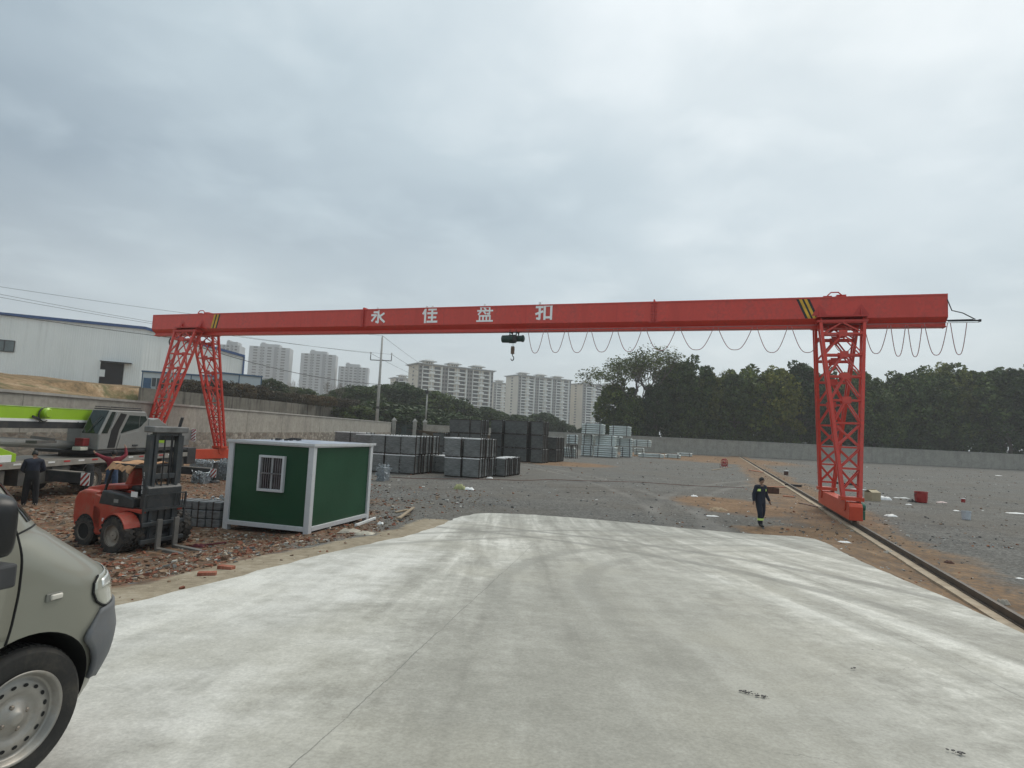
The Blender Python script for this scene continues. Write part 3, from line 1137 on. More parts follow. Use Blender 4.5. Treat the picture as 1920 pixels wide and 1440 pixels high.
def grey_tower(label, px0, px1, top_px, depth, rz, floors, cols, D=22, xoff=.25):
    p = at(px0, 800, depth)
    q = at(px1, 800, depth)
    hor = 810.6 + .0479 * (px0 - 955.7)
    H = (hor - top_px) / FPX * depth + CAM_H
    W = (q.x - p.x) * .96
    b = thing('tower_block', label, 'building', (p.x, p.y, 0), radians(rz), 'hazy grey tower blocks')
    m = MB().box(0, W, 0, D, 0, H)
    m.box(W * .30, W * .34, -.5, 0, 0, H, 1).box(W * .62, W * .70, -.6, 0, 0, H + .3, 1)
    for k in range(floors):
        z = H * (k + .1) / floors
        m.box(0, W, -.35, 0, z, z + .5, 0)
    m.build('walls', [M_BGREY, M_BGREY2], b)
    MB().box(W * xoff, W * (xoff + .48), 2, D - 4, H, H + 4.2).box(W * (xoff + .02), W * (xoff + .12), 3, D - 6, H + 4.2, H + 6).build('roof_house', M_BGREY, b)
    cw = W / (cols + .8)
    fh = H / floors
    me = MB().box(0, cw * .58, -.2, 0, 0, fh * .50).mesh('window')
    n = 0
    for k in range(floors - 1, -1, -1):
        for c in range(cols):
            if n >= 98:
                break
            link_mesh('window', me, M_BGLASS, b, loc=(cw * (c + .6), -.12, fh * (k + .32)))
            n += 1


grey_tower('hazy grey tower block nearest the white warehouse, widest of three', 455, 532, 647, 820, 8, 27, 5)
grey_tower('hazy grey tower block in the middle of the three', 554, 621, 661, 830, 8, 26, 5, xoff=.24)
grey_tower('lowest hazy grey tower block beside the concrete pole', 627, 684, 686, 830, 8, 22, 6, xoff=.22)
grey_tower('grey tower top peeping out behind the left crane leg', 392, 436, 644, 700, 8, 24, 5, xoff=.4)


# ------------------------------------------------------------------ poles and wires
def tapered_pole(t, h, r0, r1, mat=M_CEMENT):
    MB().lathe([(r0, 0), (lerp(r0, r1, .5), h / 2), (r1, h)], 12, 'z').build('shaft', mat, t, smoothf=True)


pb = at(707, 795, 107); pt = at(717, 633, 107)
P1 = V3((at(712.5, 700, 107).x, 107, 2.5))
P1_top = pt.z
pole = thing('utility_pole', 'tall pale concrete pole with a crossarm behind the long wall', 'pole', P1)
tapered_pole(pole, P1_top - 2.5, .30, .17)
m = MB().bar((-1.9, 0, P1_top - 4.4), (1.9, 0, P1_top - 4.4), .10, .14)
m.bar((-1.9, 0, P1_top - 4.4), (-1.9, 0, P1_top - 3.4), .12, .12).bar((1.9, 0, P1_top - 4.4), (1.9, 0, P1_top - 3.4), .12, .12)
m.build('crossarm', M_BLACK, pole, loc=(0, 0, -2.5 + .2))
for x in (-1.9, 1.9):
    MB().lathe([(.05, 0), (.13, .1), (.08, .2), (.13, .3), (.05, .45)], 10, 'z', (x, 0, P1_top - 3.35 - 2.3)).build('insulator', M_CEMENT, pole, smoothf=True)
MB().lathe([(.05, 0), (.13, .1), (.08, .2), (.05, .4)], 10, 'z', (0, 0, P1_top - 2.5)).build('insulator', M_CEMENT, pole, smoothf=True)
MB().lathe([(.29, 0), (.30, .05), (.30, .4), (.29, .45)], 12, 'z', (0, 0, 6.2 - 2.5)).build('black_band', M_BLACK, pole, smoothf=True)

P2 = at(314.5, 735, 80); P2t = at(319.5, 629, 80)
pole2 = thing('utility_pole', 'grey concrete pole with a black cable coil beside the left crane leg', 'pole', (P2.x, 80, 5.0))
tapered_pole(pole2, P2t.z - 5.0, .30, .20)
co = at(326, 641, 80)
cc = MB().tube([(co.x - P2.x + .62 * cos(a), 0, co.z - 5.0 + .68 * sin(a)) for a in [i * pi / 10 for i in range(20)]], .09, 6, closed=True)
cc.build('cable_coil', M_WIRE, pole2, smoothf=True)

P3 = at(797.5, 800, 119.6); P3t = at(800, 737, 119.6)
lampp = thing('lamp_post', 'short pale lamp post with dark lamp head rising from a gate pillar', 'lamp post', (P3.x, P3.y, 4.98))
tapered_pole(lampp, P3t.z - 4.98, .17, .13)
MB().box(-.32, .32, -.3, .3, P3t.z - 4.98 - .15, P3t.z - 4.98 + .35).box(-.5, .1, -.2, .2, P3t.z - 4.98 + .2, P3t.z - 4.98 + .55).build('lamp_head', M_BLACK, lampp, .05)


def wire(a, b, sag, label, r=.022, n=24):
    a = V3(a); b = V3(b)
    pts = []
    for i in range(n + 1):
        t = i / n
        p = a.lerp(b, t); p.z -= sag * 4 * t * (1 - t)
        pts.append(p - a)
    o = MB().tube(pts, r, 5).build('overhead_wire', M_WIRE, None, smoothf=True)
    o.location = a
    tag(o, label, 'wire', 'overhead wires on the concrete poles')


A1 = V3((P1.x - 1.9, 107, P1_top - 3.0)); A2 = V3((P1.x, 107, P1_top + .35)); A3 = V3((P1.x + 1.9, 107, P1_top - 3.0))
wire(at(-260, 497, 62), A2, .6, 'topmost thin wire running left from the tip of the tall pole', .02)
wire(at(-260, 500, 60), A1, .8, 'thin wire running left from the near end of the crossarm', .02)
wire(at(-260, 507, 58), A3, 1.0, 'lowest of three parallel wires running left from the crossarm', .02)
wire(at(-260, 546, 58), V3((P2.x, 80, P2t.z - .3)), .25, 'single dark wire passing over the warehouse roof to the coil pole', .035)
wire(V3((P2.x, 80, P2t.z - .3)), at(716, 721, 107) + V3((0, 0, 0)), 1.2, 'single sagging wire from the coil pole across the hazy towers', .045)
wire(A2, at(868, 722, 260), 1.5, 'topmost thin wire running right from the tall pole towards the blocks', .03)
wire(A1, at(862, 728, 262), 1.5, 'lowest thin wire running right from the tall pole towards the blocks', .03)
wire(A3, at(872, 727, 258), 1.5, 'middle thin wire running right from the tall pole towards the blocks', .03)
# ------------------------------------------------------------------ vegetation
def leaf_mat(name, stops, objvar=.3):
    t = NT(name)
    r = t.n('ShaderNodeNewGeometry').outputs['Random Per Island']
    oi = t.n('ShaderNodeObjectInfo').outputs['Random']
    c = t.ramp(r, stops)
    n = t.noise(.35, t.pos('obj'), 3, .5)
    c = t.mix(1.0, c, t.ramp(n, [(.3, (.62, .65, .62)), (.7, (1.35, 1.3, 1.2))]), 'MULTIPLY')
    c = t.mix(1.0, c, t.ramp(oi, [(0, (.62, .72, .70)), (.5, (1.0, 1.0, 1.0)), (1, (1.55, 1.35, .95))]), 'MULTIPLY')
    d = t.n('ShaderNodeBsdfPrincipled', None, Base_Color=c, Roughness=.6)
    d.inputs['Specular IOR Level'].default_value = .25
    tr = t.n('ShaderNodeBsdfTranslucent', None, Color=c)
    mx = t.n('ShaderNodeMixShader', None, Fac=.18)
    t.t.links.new(d.outputs[0], mx.inputs[1]); t.t.links.new(tr.outputs[0], mx.inputs[2])
    t.t.links.new(mx.outputs[0], t.out.inputs['Surface'])
    return t.mat


M_LEAF = leaf_mat('broad_leaves', [(0, (.026, .050, .012)), (.4, (.050, .086, .019)), (.8, (.084, .122, .027)), (1, (.13, .165, .042))])
M_LEAFD = leaf_mat('evergreen_leaves', [(0, (.018, .038, .012)), (.5, (.037, .068, .020)), (1, (.072, .108, .032))])
M_LEAFL = leaf_mat('olive_leaves', [(0, (.050, .070, .015)), (.5, (.098, .122, .026)), (1, (.16, .18, .045))])
M_BRUSH = leaf_mat('brown_brush', [(0, (.040, .030, .022)), (.5, (.075, .055, .038)), (1, (.11, .095, .055))])
M_BARK = dirty('bark', (.10, .085, .07), .95, 0, .35, 2.0)
M_BARKP = dirty('pale_bark', (.20, .175, .15), .95, 0, .35, 2.0)


def leaf_quads(m, centre, rad, n, ls, R, up=.35, squash=.8):
    cx, cy, cz = centre
    vs, fs = [], []
    for _ in range(n):
        while True:
            a, b, c = R.uniform(-1, 1), R.uniform(-1, 1), R.uniform(-1, 1)
            q = a * a + b * b + c * c
            if .05 < q < 1:
                break
        k = q ** -.5 * q ** .22
        px, py, pz = cx + a * k * rad, cy + b * k * rad, cz + c * k * rad * squash
        s = ls * R.uniform(.55, 1.35)
        ux, uy, uz = R.gauss(0, 1), R.gauss(0, 1), R.gauss(0, .6)
        l = sqrt(ux * ux + uy * uy + uz * uz) + 1e-6
        ux /= l; uy /= l; uz /= l
        nx, ny, nz = R.gauss(0, .6) + a * .5, R.gauss(0, .6) + b * .5, up + R.gauss(0, .6) + c * .5
        vx, vy, vz = ny * uz - nz * uy, nz * ux - nx * uz, nx * uy - ny * ux
        l = sqrt(vx * vx + vy * vy + vz * vz) + 1e-6
        w = .55
        vx *= w / l; vy *= w / l; vz *= w / l
        i = len(vs)
        vs += [(px - ux * s, py - uy * s, pz - uz * s), (px + vx * s, py + vy * s, pz + vz * s), (px + ux * s, py + uy * s, pz + uz * s), (px - vx * s, py - vy * s, pz - vz * s)]
        fs.append((i, i + 1, i + 2, i + 3))
    b = len(m.v)
    m.v += vs
    m.f += [tuple(b + i for i in f) for f in fs]
    m.m += [0] * len(fs)


def limb(m, a, b, r0, r1, R, n=6, bend=.08):
    a = V3(a); b = V3(b)
    L = (b - a).length
    pts = []
    for i in range(5):
        t = i / 4
        p = a.lerp(b, t)
        if 0 < i < 4:
            p += V3((R.uniform(-1, 1), R.uniform(-1, 1), R.uniform(-.5, .5))) * L * bend
        pts.append(p)
    m.tube(pts, [lerp(r0, r1, i / 4) for i in range(5)], n)
    return pts


def make_tree(name, label, seed, H, Rc, base, clumps, lpc, ls, leafm, barkm=None, trunks=1, cl=.235, group=None, lean=0):
    """H height, Rc crown radius, base: where the crown starts (share of H)"""
    R = random.Random(seed)
    t = thing(name, label, 'tree', (0, 0, 0), 0, group)
    tm, cm = MB(), MB()
    tips = []
    for k in range(trunks):
        ox, oy = (R.uniform(-1, 1) * .5 * (trunks > 1), R.uniform(-1, 1) * .5 * (trunks > 1))
        top = V3((ox + R.uniform(-.12, .12) * H + lean, oy + R.uniform(-.08, .08) * H, H * .8))
        pts = limb(tm, (ox, oy, -.4), top, H * .017 + .06, .05, R, 8, .03)
        for j in range(9):
            f = R.uniform(max(.18, base * .7), .95)
            st = V3((ox, oy, 0)).lerp(top, f)
            a = R.uniform(0, 2 * pi)
            rr = Rc * R.uniform(.5, 1.0)
            en = st + V3((cos(a) * rr, sin(a) * rr, R.uniform(.05, .35) * H * .5))
            limb(tm, st, en, H * .006 + .03, .03, R, 5)
            tips.append(en)
    zc = H * (base + 1) / 2; hz = H * (1 - base) / 2
    lob = [(R.uniform(0, 2 * pi), R.uniform(-.7, .95), R.uniform(.10, .32)) for _ in range(9)]
    for k in range(clumps):
        while True:
            a, b, c = R.uniform(-1, 1), R.uniform(-1, 1), R.uniform(-1, 1)
            if a * a + b * b + c * c < 1:
                break
        q = sqrt(a * a + b * b + c * c) + 1e-6
        e = q ** .45 / q
        az = atan2(b, a)
        g = .80
        for la, lz, lr in lob:
            dd = (cos(az - la) + 1) / 2 * max(0, 1 - abs(c * e - lz))
            g += lr * dd ** 3
        px, py, pz = a * e * Rc * g + lean * .6, b * e * Rc * g, zc + c * e * hz * min(g, 1.08)
        if k < len(tips):
            px, py, pz = tips[k]
        leaf_quads(cm, (px, py, pz), Rc * cl * R.uniform(.6, 1.2), lpc, ls, R)
    tm.build('trunk', barkm or M_BARK, t, smoothf=True)
    cm.build('crown', leafm, t, recalc=False)
    return t


def bare_tree(name, label, seed, H, leafy, spread=.5, group=None, mat=None, r0=.22, levels=5):
    R = random.Random(seed)
    t = thing(name, label, 'tree', (0, 0, 0), 0, group)
    tm, cm = MB(), MB()

    def grow(p, d, L, r, lev):
        e = p + d * L
        limb(tm, p, e, r, r * .62, R, 5 if lev > 1 else 7, .05)
        if lev >= levels - 1 and leafy:
            leaf_quads(cm, e, .8, leafy, .12, R)
        if lev >= levels:
            return
        for k in range(2 if lev == 0 else 3):
            nd = (d + V3((R.gauss(0, spread), R.gauss(0, spread), R.uniform(-.05, .35)))).normalized()
            grow(p + d * L * R.uniform(.7, 1.0), nd, L * R.uniform(.58, .80), r * .58, lev + 1)
    for k in range(2):
        grow(V3((R.uniform(-.4, .4), 0, -.3)), V3((R.uniform(-.18, .18), R.uniform(-.1, .1), 1)).normalized(), H * .34, r0, 0)
    tm.build('trunk', mat or M_BARK, t, smoothf=True)
    if leafy:
        cm.build('crown', M_LEAFL, t, recalc=False)
    return t


def far_tree(proto, used, px, top_px, depth, label, z0=0.0, H0=15.0, sx=1.0, group=None):
    p = at(px, top_px, depth)
    h = p.z - z0
    k = h / H0
    o = proto if not used.get(proto.name) else copy_tree(proto)
    used[proto.name] = True
    o.location = (p.x, p.y, z0)
    o.rotation_euler = (0, 0, rnd.uniform(0, 2 * pi))
    s = sx * rnd.uniform(.92, 1.1)
    o.scale = (k * s, k * s, k)
    o['label'] = label
    if group:
        o['group'] = group
    return o


def vegetation():
    used = {}
    T = [make_tree('broadleaf_tree', 'x', 11 + i, 15, [5.2, 4.6, 5.8, 4.4][i], [.20, .34, .26, .42][i], 105, 95, .34, [M_LEAF, M_LEAFD, M_LEAF, M_LEAFD][i], None, [1, 2, 1, 2][i]) for i in range(4)]
    TL = make_tree('broadleaf_tree', 'x', 31, 15, 4.6, .30, 100, 90, .32, M_LEAFL, None, 2)
    E_ = [make_tree('evergreen_tree', 'x', 41 + i, 10, [4.6, 5.2][i], .02, 140, 80, .28, M_LEAFD) for i in range(2)]
    SH = make_tree('shrub', 'x', 51, 5, 3.4, .0, 80, 80, .22, M_LEAFD)
    BR = make_tree('brown_shrub', 'x', 53, 3, 3.0, .0, 60, 70, .17, M_BRUSH)
    BT = bare_tree('sparse_tree', 'x', 63, 15, 15, .40)
    BB = bare_tree('bare_tree', 'x', 67, 12, 0, .34, r0=.13, mat=M_BARKP)
    # right row, front rank
    G = 'tall trees behind the far wall'
    front = [(1158, 712, 0, 'leafy tree at the left end of the right row, beside the apartment block'),
             (1180, 735, 2, 'low full tree in front of the sparse feathery tree'),
             (1232, 722, 1, 'dark tree just right of the sparse feathery tree'),
             (1288, 668, 0, 'tallest rounded tree left of the crane leg, domed crown'),
             (1330, 690, 4, 'olive green tree right of the tallest domed tree'),
             (1372, 700, 1, 'dark narrow tree under the thin bare twigs'),
             (1420, 682, 2, 'broad tree between the bare twigs and the crane leg'),
             (1462, 684, 4, 'olive tree second left of the right crane leg'),
             (1506, 682, 3, 'dark tree immediately left of the right crane leg'),
             (1552, 690, 0, 'tree seen through the lattice of the right crane leg'),
             (1606, 694, 1, 'tree seen at the right edge of the lattice crane leg'),
             (1640, 722, 2, 'low tree in the dip right of the crane leg'),
             (1688, 698, 0, 'rounded tree right of the dip in the tree line'),
             (1730, 690, 2, 'broad green tree over the red bucket'),
             (1772, 676, 4, 'tallest green tree right of the crane leg'),
             (1812, 684, 0, 'full tree right of the tallest green one'),
             (1850, 696, 3, 'dark open tree with trunks showing, near the right edge'),
             (1886, 690, 3, 'dark open tree, last whole one before the right edge'),
             (1922, 694, 1, 'dark tree cut by the right edge of the picture')]
    P = [T[0], T[1], T[2], T[3], TL]
    for px, ty, k, lab in front:
        far_tree(P[k], used, px, ty, 149 + rnd.uniform(-2, 5), lab, 0, 15, .82, G)
    back = [1206, 1262, 1310, 1352, 1398, 1444, 1486, 1532, 1578, 1620, 1672, 1712, 1752, 1796, 1868, 1940]
    for i, px in enumerate(back):
        ty = min(front, key=lambda f: abs(f[0] - px))[1] + 10 + rnd.uniform(0, 8)
        far_tree(P[i % 4], used, px, ty, 163 + rnd.uniform(-3, 5), f'tree in the back rank of the right row, {ORD[i]} from its left end', 0, 15, .85, G)
    for i in range(17):
        px = 1150 + i * 46
        if px > 1760 and i % 2:
            continue
        o = far_tree(SH, used, px, 786 + rnd.uniform(-14, 14) + (16 if px > 1650 else 0), 150, f'dark shrub along the top of the far wall, {ORD[i]} from the left', 0, 5, .75, 'shrubs behind the far wall')
    far_tree(BT, used, 1218, 652, 151, 'tall sparse feathery tree standing above the right row', 0, 13.5, 1.35)
    far_tree(BB, used, 1388, 672, 158, 'thin bare twigs rising above the right row', 0, 12, .8)
    # wooded rise behind the gate
    G2 = 'dark evergreens behind the gate'
    rise = [(512, 712, 135), (545, 724, 140), (580, 729, 140), (612, 738, 135), (640, 727, 150), (668, 722, 155), (692, 727, 150), (722, 719, 165), (752, 717, 170),
            (778, 722, 165), (806, 734, 165), (836, 744, 170), (866, 751, 170), (900, 761, 175), (930, 768, 175), (958, 776, 180), (986, 780, 182), (1012, 772, 195),
            (1040, 786, 195), (1064, 794, 200), (1092, 802, 200)]
    for i, (px, ty, dp) in enumerate(rise):
        far_tree(E_[i % 2], used, px, ty, dp, f'dark evergreen on the wooded rise, {ORD[i]} from its left end', hill_z(at(px, ty, dp).x, dp) * .8 if px < 800 else 0, 10, 1.15, G2)
    low = [(690, 760, 128), (726, 752, 130), (765, 757, 132), (800, 765, 134), (836, 772, 138), (874, 780, 142), (910, 787, 146), (948, 794, 150), (668, 757, 122)]
    for i, (px, ty, dp) in enumerate(low):
        far_tree(SH, used, px, ty, dp, f'low dark bush in front of the wooded rise, {ORD[i]} from the left' if px > 668 else 'dark creeper-like bush hanging over the end of the stained wall', 0 if px > 700 else 3, 5, 1.5, 'bushes before the wooded rise')
    # brown brush on the old wall
    br = [(345, 716, 88), (378, 722, 88), (412, 718, 90), (446, 724, 92), (480, 728, 95), (512, 738, 98), (546, 742, 101), (580, 745, 105), (612, 748, 109), (640, 752, 113), (660, 754, 118), (430, 736, 84), (470, 741, 88), (530, 748, 95), (590, 752, 103)]
    for i, (px, ty, dp) in enumerate(br):
        x = at(px, ty, dp).x
        far_tree(BR, used, px, ty - 5, dp + 5, f'brown leafless brush above the stained wall, {ORD[i]} clump', 6.4, 3, 1.1, 'brown brush above the stained wall')
    for i, (px, ty, dp, lab) in enumerate([(553, 702, 128, 'thin bare tree between the left and middle hazy towers'), (612, 704, 128, 'bare tree before the gap right of the middle tower'), (640, 706, 130, 'wispy bare tree in front of the lowest hazy tower'), (845, 735, 190, 'wispy bare tree before the widest apartment block')]):
        far_tree(BB, used, px, ty, dp, lab, 5 if px < 700 else 0, 12, .6, 'bare trees')
    for p in P + E_ + [SH, BR, BT, BB, TL]:
        assert used.get(p.name), p.name


vegetation()
# ------------------------------------------------------------------ gantry crane
M_RED = dirty('crane_red', (.62, .055, .036), .42, 0, .16, 1.1, (.30, .055, .045), .6, .02, .15, streak=True)
M_REDD = dirty('crane_red_lower', (.50, .042, .032), .45, 0, .14, .8, (.2, .05, .04), .3)
M_ORANGE = dirty('bogie_red', (.56, .060, .022), .45, 0, .14, 1.5, (.25, .10, .06), .35)
M_WHITE_P = dirty('white_lettering', (.92, .92, .91), .5, 0, .06, 2)
M_YELLOW = dirty('warning_yellow', (.62, .36, .03), .5)
M_HOIST = dirty('hoist_green', (.016, .042, .036), .4, 0, .3, 3)
M_STEEL = dirty('dull_steel', (.18, .18, .18), .45, .6, .3, 3)
YM, WB, ZT, CR, CL = 7.6843, 2.8532, 10.0662, 4.17, 3.6142
G0 = V3((RX0, RY0, 0)) + RDIR * YM
crane = thing('gantry_crane', 'long red single girder gantry crane spanning the yard on two lattice legs', 'gantry crane', G0, -TH)


def gloc(px, py, yl=-.45):
    w = ray_plane(px, py, G0 + RDIR * yl, RDIR) - G0
    return V3((w.dot(RNRM), w.dot(RDIR), w.z))


XL, XR = -SPAN - CL, CR
ZF = ZT - 1.011        # lower edge of the vertical face
sec = [(-.45, ZT), (.45, ZT), (.45, ZF), (.14, ZF - .22), (.14, ZF - .34), (.22, ZF - .34), (.22, ZF - .40), (-.22, ZF - .40), (-.22, ZF - .34), (-.14, ZF - .34), (-.14, ZF - .22), (-.45, ZF)]
gm = MB().prism(sec[::-1], XL, XR, 'x')
girder = gm.build('girder', M_RED, crane, .008, 1)
# plates, lips and splice joints
m = MB()
for x in (XL, XR):
    s = 1 if x > 0 else -1
    m.prism([(y * 1.03, z + (.02 if z > ZF + .5 else -.02)) for y, z in sec][::-1], x - .012 + s * .012, x + .012 + s * .012, 'x')
m.box(XL, XR, -.475, -.452, ZT - .06, ZT + .012)
m.box(XL, XR, .452, .475, ZT - .06, ZT + .012)
m.build('end_plate', M_RED, girder)
for px in (682, 1226):
    x = gloc(px, 590).x
    m = MB()
    m.box(x - .03, x + .03, -.53, -.452, ZF - .05, ZT + .10).box(x - .03, x + .03, -.45, .53, ZT + .003, ZT + .12)
    for dx in (-.16, .16):
        for k in range(7):
            m.box(x + min(0, dx), x + max(0, dx), -.50, -.452, ZF + .08 + k * .14, ZF + .10 + k * .14)
    m.add([(x - .3, -.452, ZF - .05), (x + .3, -.452, ZF - .05), (x + .12, -.452, ZF + .05), (x - .12, -.452, ZF + .05)], [(0, 1, 2, 3)])
    m.build('splice_joint', M_REDD, girder)
m = MB()
for px in (375, 1566):
    x = gloc(px, 580).x
    m.box(x - .45, x - .1, -.2, .2, ZT + .004, ZT + .12).box(x + .1, x + .5, -.2, .2, ZT + .004, ZT + .16)
    m.tube([(x - .3, -.3, ZT + .1), (x - .15, -.3, ZT + .25), (x + .15, -.3, ZT + .25), (x + .3, -.3, ZT + .1)], .03, 6)
    m.build('lifting_lug', M_REDD, girder)
    m = MB()
# warning stripes
for (tops, bots, flip) in (((1493, 1518), (1510, 1530), 1), ((399, 411), (395, 405), -1)):
    xa = gloc(tops[0], 562 if flip > 0 else 588).x
    xb = gloc(tops[1], 562 if flip > 0 else 588).x
    ca = gloc(bots[0], 590 if flip > 0 else 613).x
    zt_, zb_ = ZT - .07, ZF + .015
    if flip < 0:
        xa, xb = gloc(402, 588).x, gloc(413, 588).x
        ca = gloc(395, 613).x
    w = xb - xa
    off = ca - xa
    cols = [(0, .2, M_BLACK), (.2, .42, M_YELLOW), (.42, .58, M_BLACK), (.58, .80, M_YELLOW), (.80, 1.0, M_BLACK)] if flip > 0 else [(0, .30, M_YELLOW), (.30, .52, M_BLACK), (.52, .82, M_YELLOW), (.82, 1.05, M_BLACK)]
    for a, b, mt in cols:
        mb_ = MB(); mb_.add([(xa + a * w, -.4535, zt_), (xa + b * w, -.4535, zt_), (xa + b * w + off, -.4535, zb_), (xa + a * w + off, -.4535, zb_)], [(0, 1, 2, 3)])
        mb_.build('warning_stripe', mt, girder, recalc=False)
# welded plate seams along the face
for k in range(9):
    x = XL + 2.6 + k * 4.95
    MB().box(x - .012, x + .012, -.4528, -.450, ZF + .01, ZT - .065).build('plate_seam', M_REDD, girder)
# lettering
GLYPHS = {
    '永': [[(.42, .97), (.57, .86)], [(.20, .72), (.545, .72)], [(.52, .76), (.52, .07), (.37, .13)], [(.05, .54), (.37, .54), (.08, .17)], [(.92, .64), (.62, .45)], [(.56, .54), (.74, .28), (.97, .10)]],
    '佳': [[(.30, .98), (.05, .54)], [(.20, .74), (.20, .0)], [(.42, .80), (.92, .80)], [(.66, .98), (.66, .52)], [(.36, .57), (.98, .57)], [(.42, .31), (.92, .31)], [(.66, .48), (.66, .05)], [(.34, .05), (1.0, .05)]],
    '盘': [[(.47, 1.0), (.41, .86)], [(.24, .86), (.24, .60), (.09, .42)], [(.20, .86), (.80, .86)], [(.78, .88), (.78, .44), (.64, .46)], [(.04, .635), (.97, .635)], [(.45, .80), (.54, .70)], [(.44, .57), (.54, .46)],
          [(.17, .33), (.83, .33)], [(.18, .33), (.18, .04)], [(.395, .33), (.395, .04)], [(.605, .33), (.605, .04)], [(.82, .33), (.82, .04)], [(.01, .03), (.99, .03)]],
    '扣': [[(.04, .74), (.43, .74)], [(.25, .99), (.25, .06), (.09, .10)], [(.03, .34), (.43, .49)], [(.50, .82), (.97, .82)], [(.545, .84), (.545, .03)], [(.925, .84), (.925, .03)], [(.55, .14), (.92, .14)]]}
for ch, px, py in (('永', 709, 592), ('佳', 806, 589.5), ('盘', 909.5, 587), ('扣', 1020, 583.5)):
    c = gloc(px, py)
    S = .96
    m = MB()
    for k, st in enumerate(GLYPHS[ch]):
        for a, b in zip(st, st[1:]):
            d = V3((b[0] - a[0], b[1] - a[1], 0)).normalized() * .03
            wd = .098 if ch == '盘' else .128
            m.bar(V3(((a[0] - .5 - d.x) * S, -.001 * k - .0005 * st.index(a), (a[1] - .5 - d.y) * S)), V3(((b[0] - .5 + d.x) * S, -.001 * k - .0005 * st.index(a), (b[1] - .5 + d.y) * S)), .006, wd * S, 0, (0, 1, 0) if False else (0, 0, 1)) if abs(b[0] - a[0]) > 1e-6 and abs(d.y) < .02 else m.bar(
                V3(((a[0] - .5 - d.x) * S, -.001 * k - .0005 * st.index(a), (a[1] - .5 - d.y) * S)), V3(((b[0] - .5 + d.x) * S, -.001 * k - .0005 * st.index(a), (b[1] - .5 + d.y) * S)), wd * S, .006, 0, (0, 1, 0))
    m.build('lettering', M_WHITE_P, girder, loc=(c.x, -.458, c.z))


# lattice legs
def lattice_leg(x0, side):
    """side -1: front leg, +1: rear leg"""
    yt, yb = side * .72, side * WB
    zt_, zb_ = ZF - .28, 1.12
    wt, wb_ = .88, .30
    dt, db = .26, .16

    def P(f, sx, sy):
        return V3((x0 + sx * lerp(wb_, wt, f), lerp(yb, yt, f) + sy * lerp(db, dt, f), lerp(zb_, zt_, f)))
    m = MB()
    for sx in (-1, 1):
        for sy in (-1, 1):
            m.bar(P(0, sx, sy), P(1, sx, sy), .125, .125, 0, (0, 1, 0))
    lv = [0.035, .15, .265, .40, .53, .67, .80, .93, 1.0]
    for i, f in enumerate(lv):
        for sy in (-1, 1):
            m.bar(P(f, -1, sy), P(f, 1, sy), .06, .075)
        for sx in (-1, 1):
            m.bar(P(f, sx, -1), P(f, sx, 1), .05, .06)
    for i in range(len(lv) - 1):
        a, b = lv[i], lv[i + 1]
        for sy in (-1, 1):
            if i < 3:
                if i != 1 or True:
                    m.bar(P(a, -1, sy), P(b, 1, sy), .045, .055).bar(P(a, 1, sy), P(b, -1, sy), .05, .05)
            else:
                top = P(b, 0, sy)
                m.bar(P(a, -1, sy), top, .05, .06).bar(P(a, 1, sy), top, .055, .055)
        for sx in (-1, 1):
            k = 1 if i % 2 else -1
            m.bar(P(a, sx, k), P(b, sx, -k), .04, .045)
    leg = m.build('lattice_leg', M_RED, crane)
    g = MB()
    for f in (.53, .67, .80, .93):
        for sy in (-1, 1):
            c = P(f, 0, sy * 1.15)
            g.box(c.x - .17, c.x + .17, c.y - .02, c.y + .02, c.z - .13, c.z + .15)
    g.build('gusset_plate', M_RED, leg)
    s = MB()
    # curved foot shoe standing on the bogie
    s.box(x0 - .42, x0 + .42, yb - .30, yb + .30, .98, 1.13)
    pro = [(-.40, 1.0)] + [(-.40 + .32 * (1 - cos(a)) * .5, 1.0 - .42 * sin(a)) for a in (0.4, .8, 1.2, 1.57)] + [(.40 - .16, .58), (.40, 1.0)]
    for dx in (-.27, .27):
        s.prism([(yb + p[0] * .9, p[1]) for p in pro], x0 + dx - .02, x0 + dx + .02, 'x')
    s.build('leg_foot', M_ORANGE, leg)
    # bracket carrying the girder
    k = MB()
    k.box(x0 - 1.02, x0 + 1.02, min(yt - .34, yt + .34), max(yt - .34, yt + .34), zt_, zt_ + .10)
    sg = side
    for dx in (-.85, .85):
        k.prism([(sg * .455, zt_ + .75), (sg * .455, zt_ + .10), (sg * 1.05, zt_ + .10), (sg * .60, zt_ + .42)], x0 + dx - .02, x0 + dx + .02, 'x')
        k.add([(x0 + dx - .34, sg * .4565, zt_ + .42), (x0 + dx + .34, sg * .4565, zt_ + .42), (x0 + dx, sg * .4565, zt_ + .95)], [(0, 1, 2)])
    k.box(x0 - 1.02, x0 + 1.02, min(sg * .14, sg * .98), max(sg * .14, sg * .98), zt_ + .26, zt_ + .33)
    k.build('girder_bracket', M_REDD, leg)


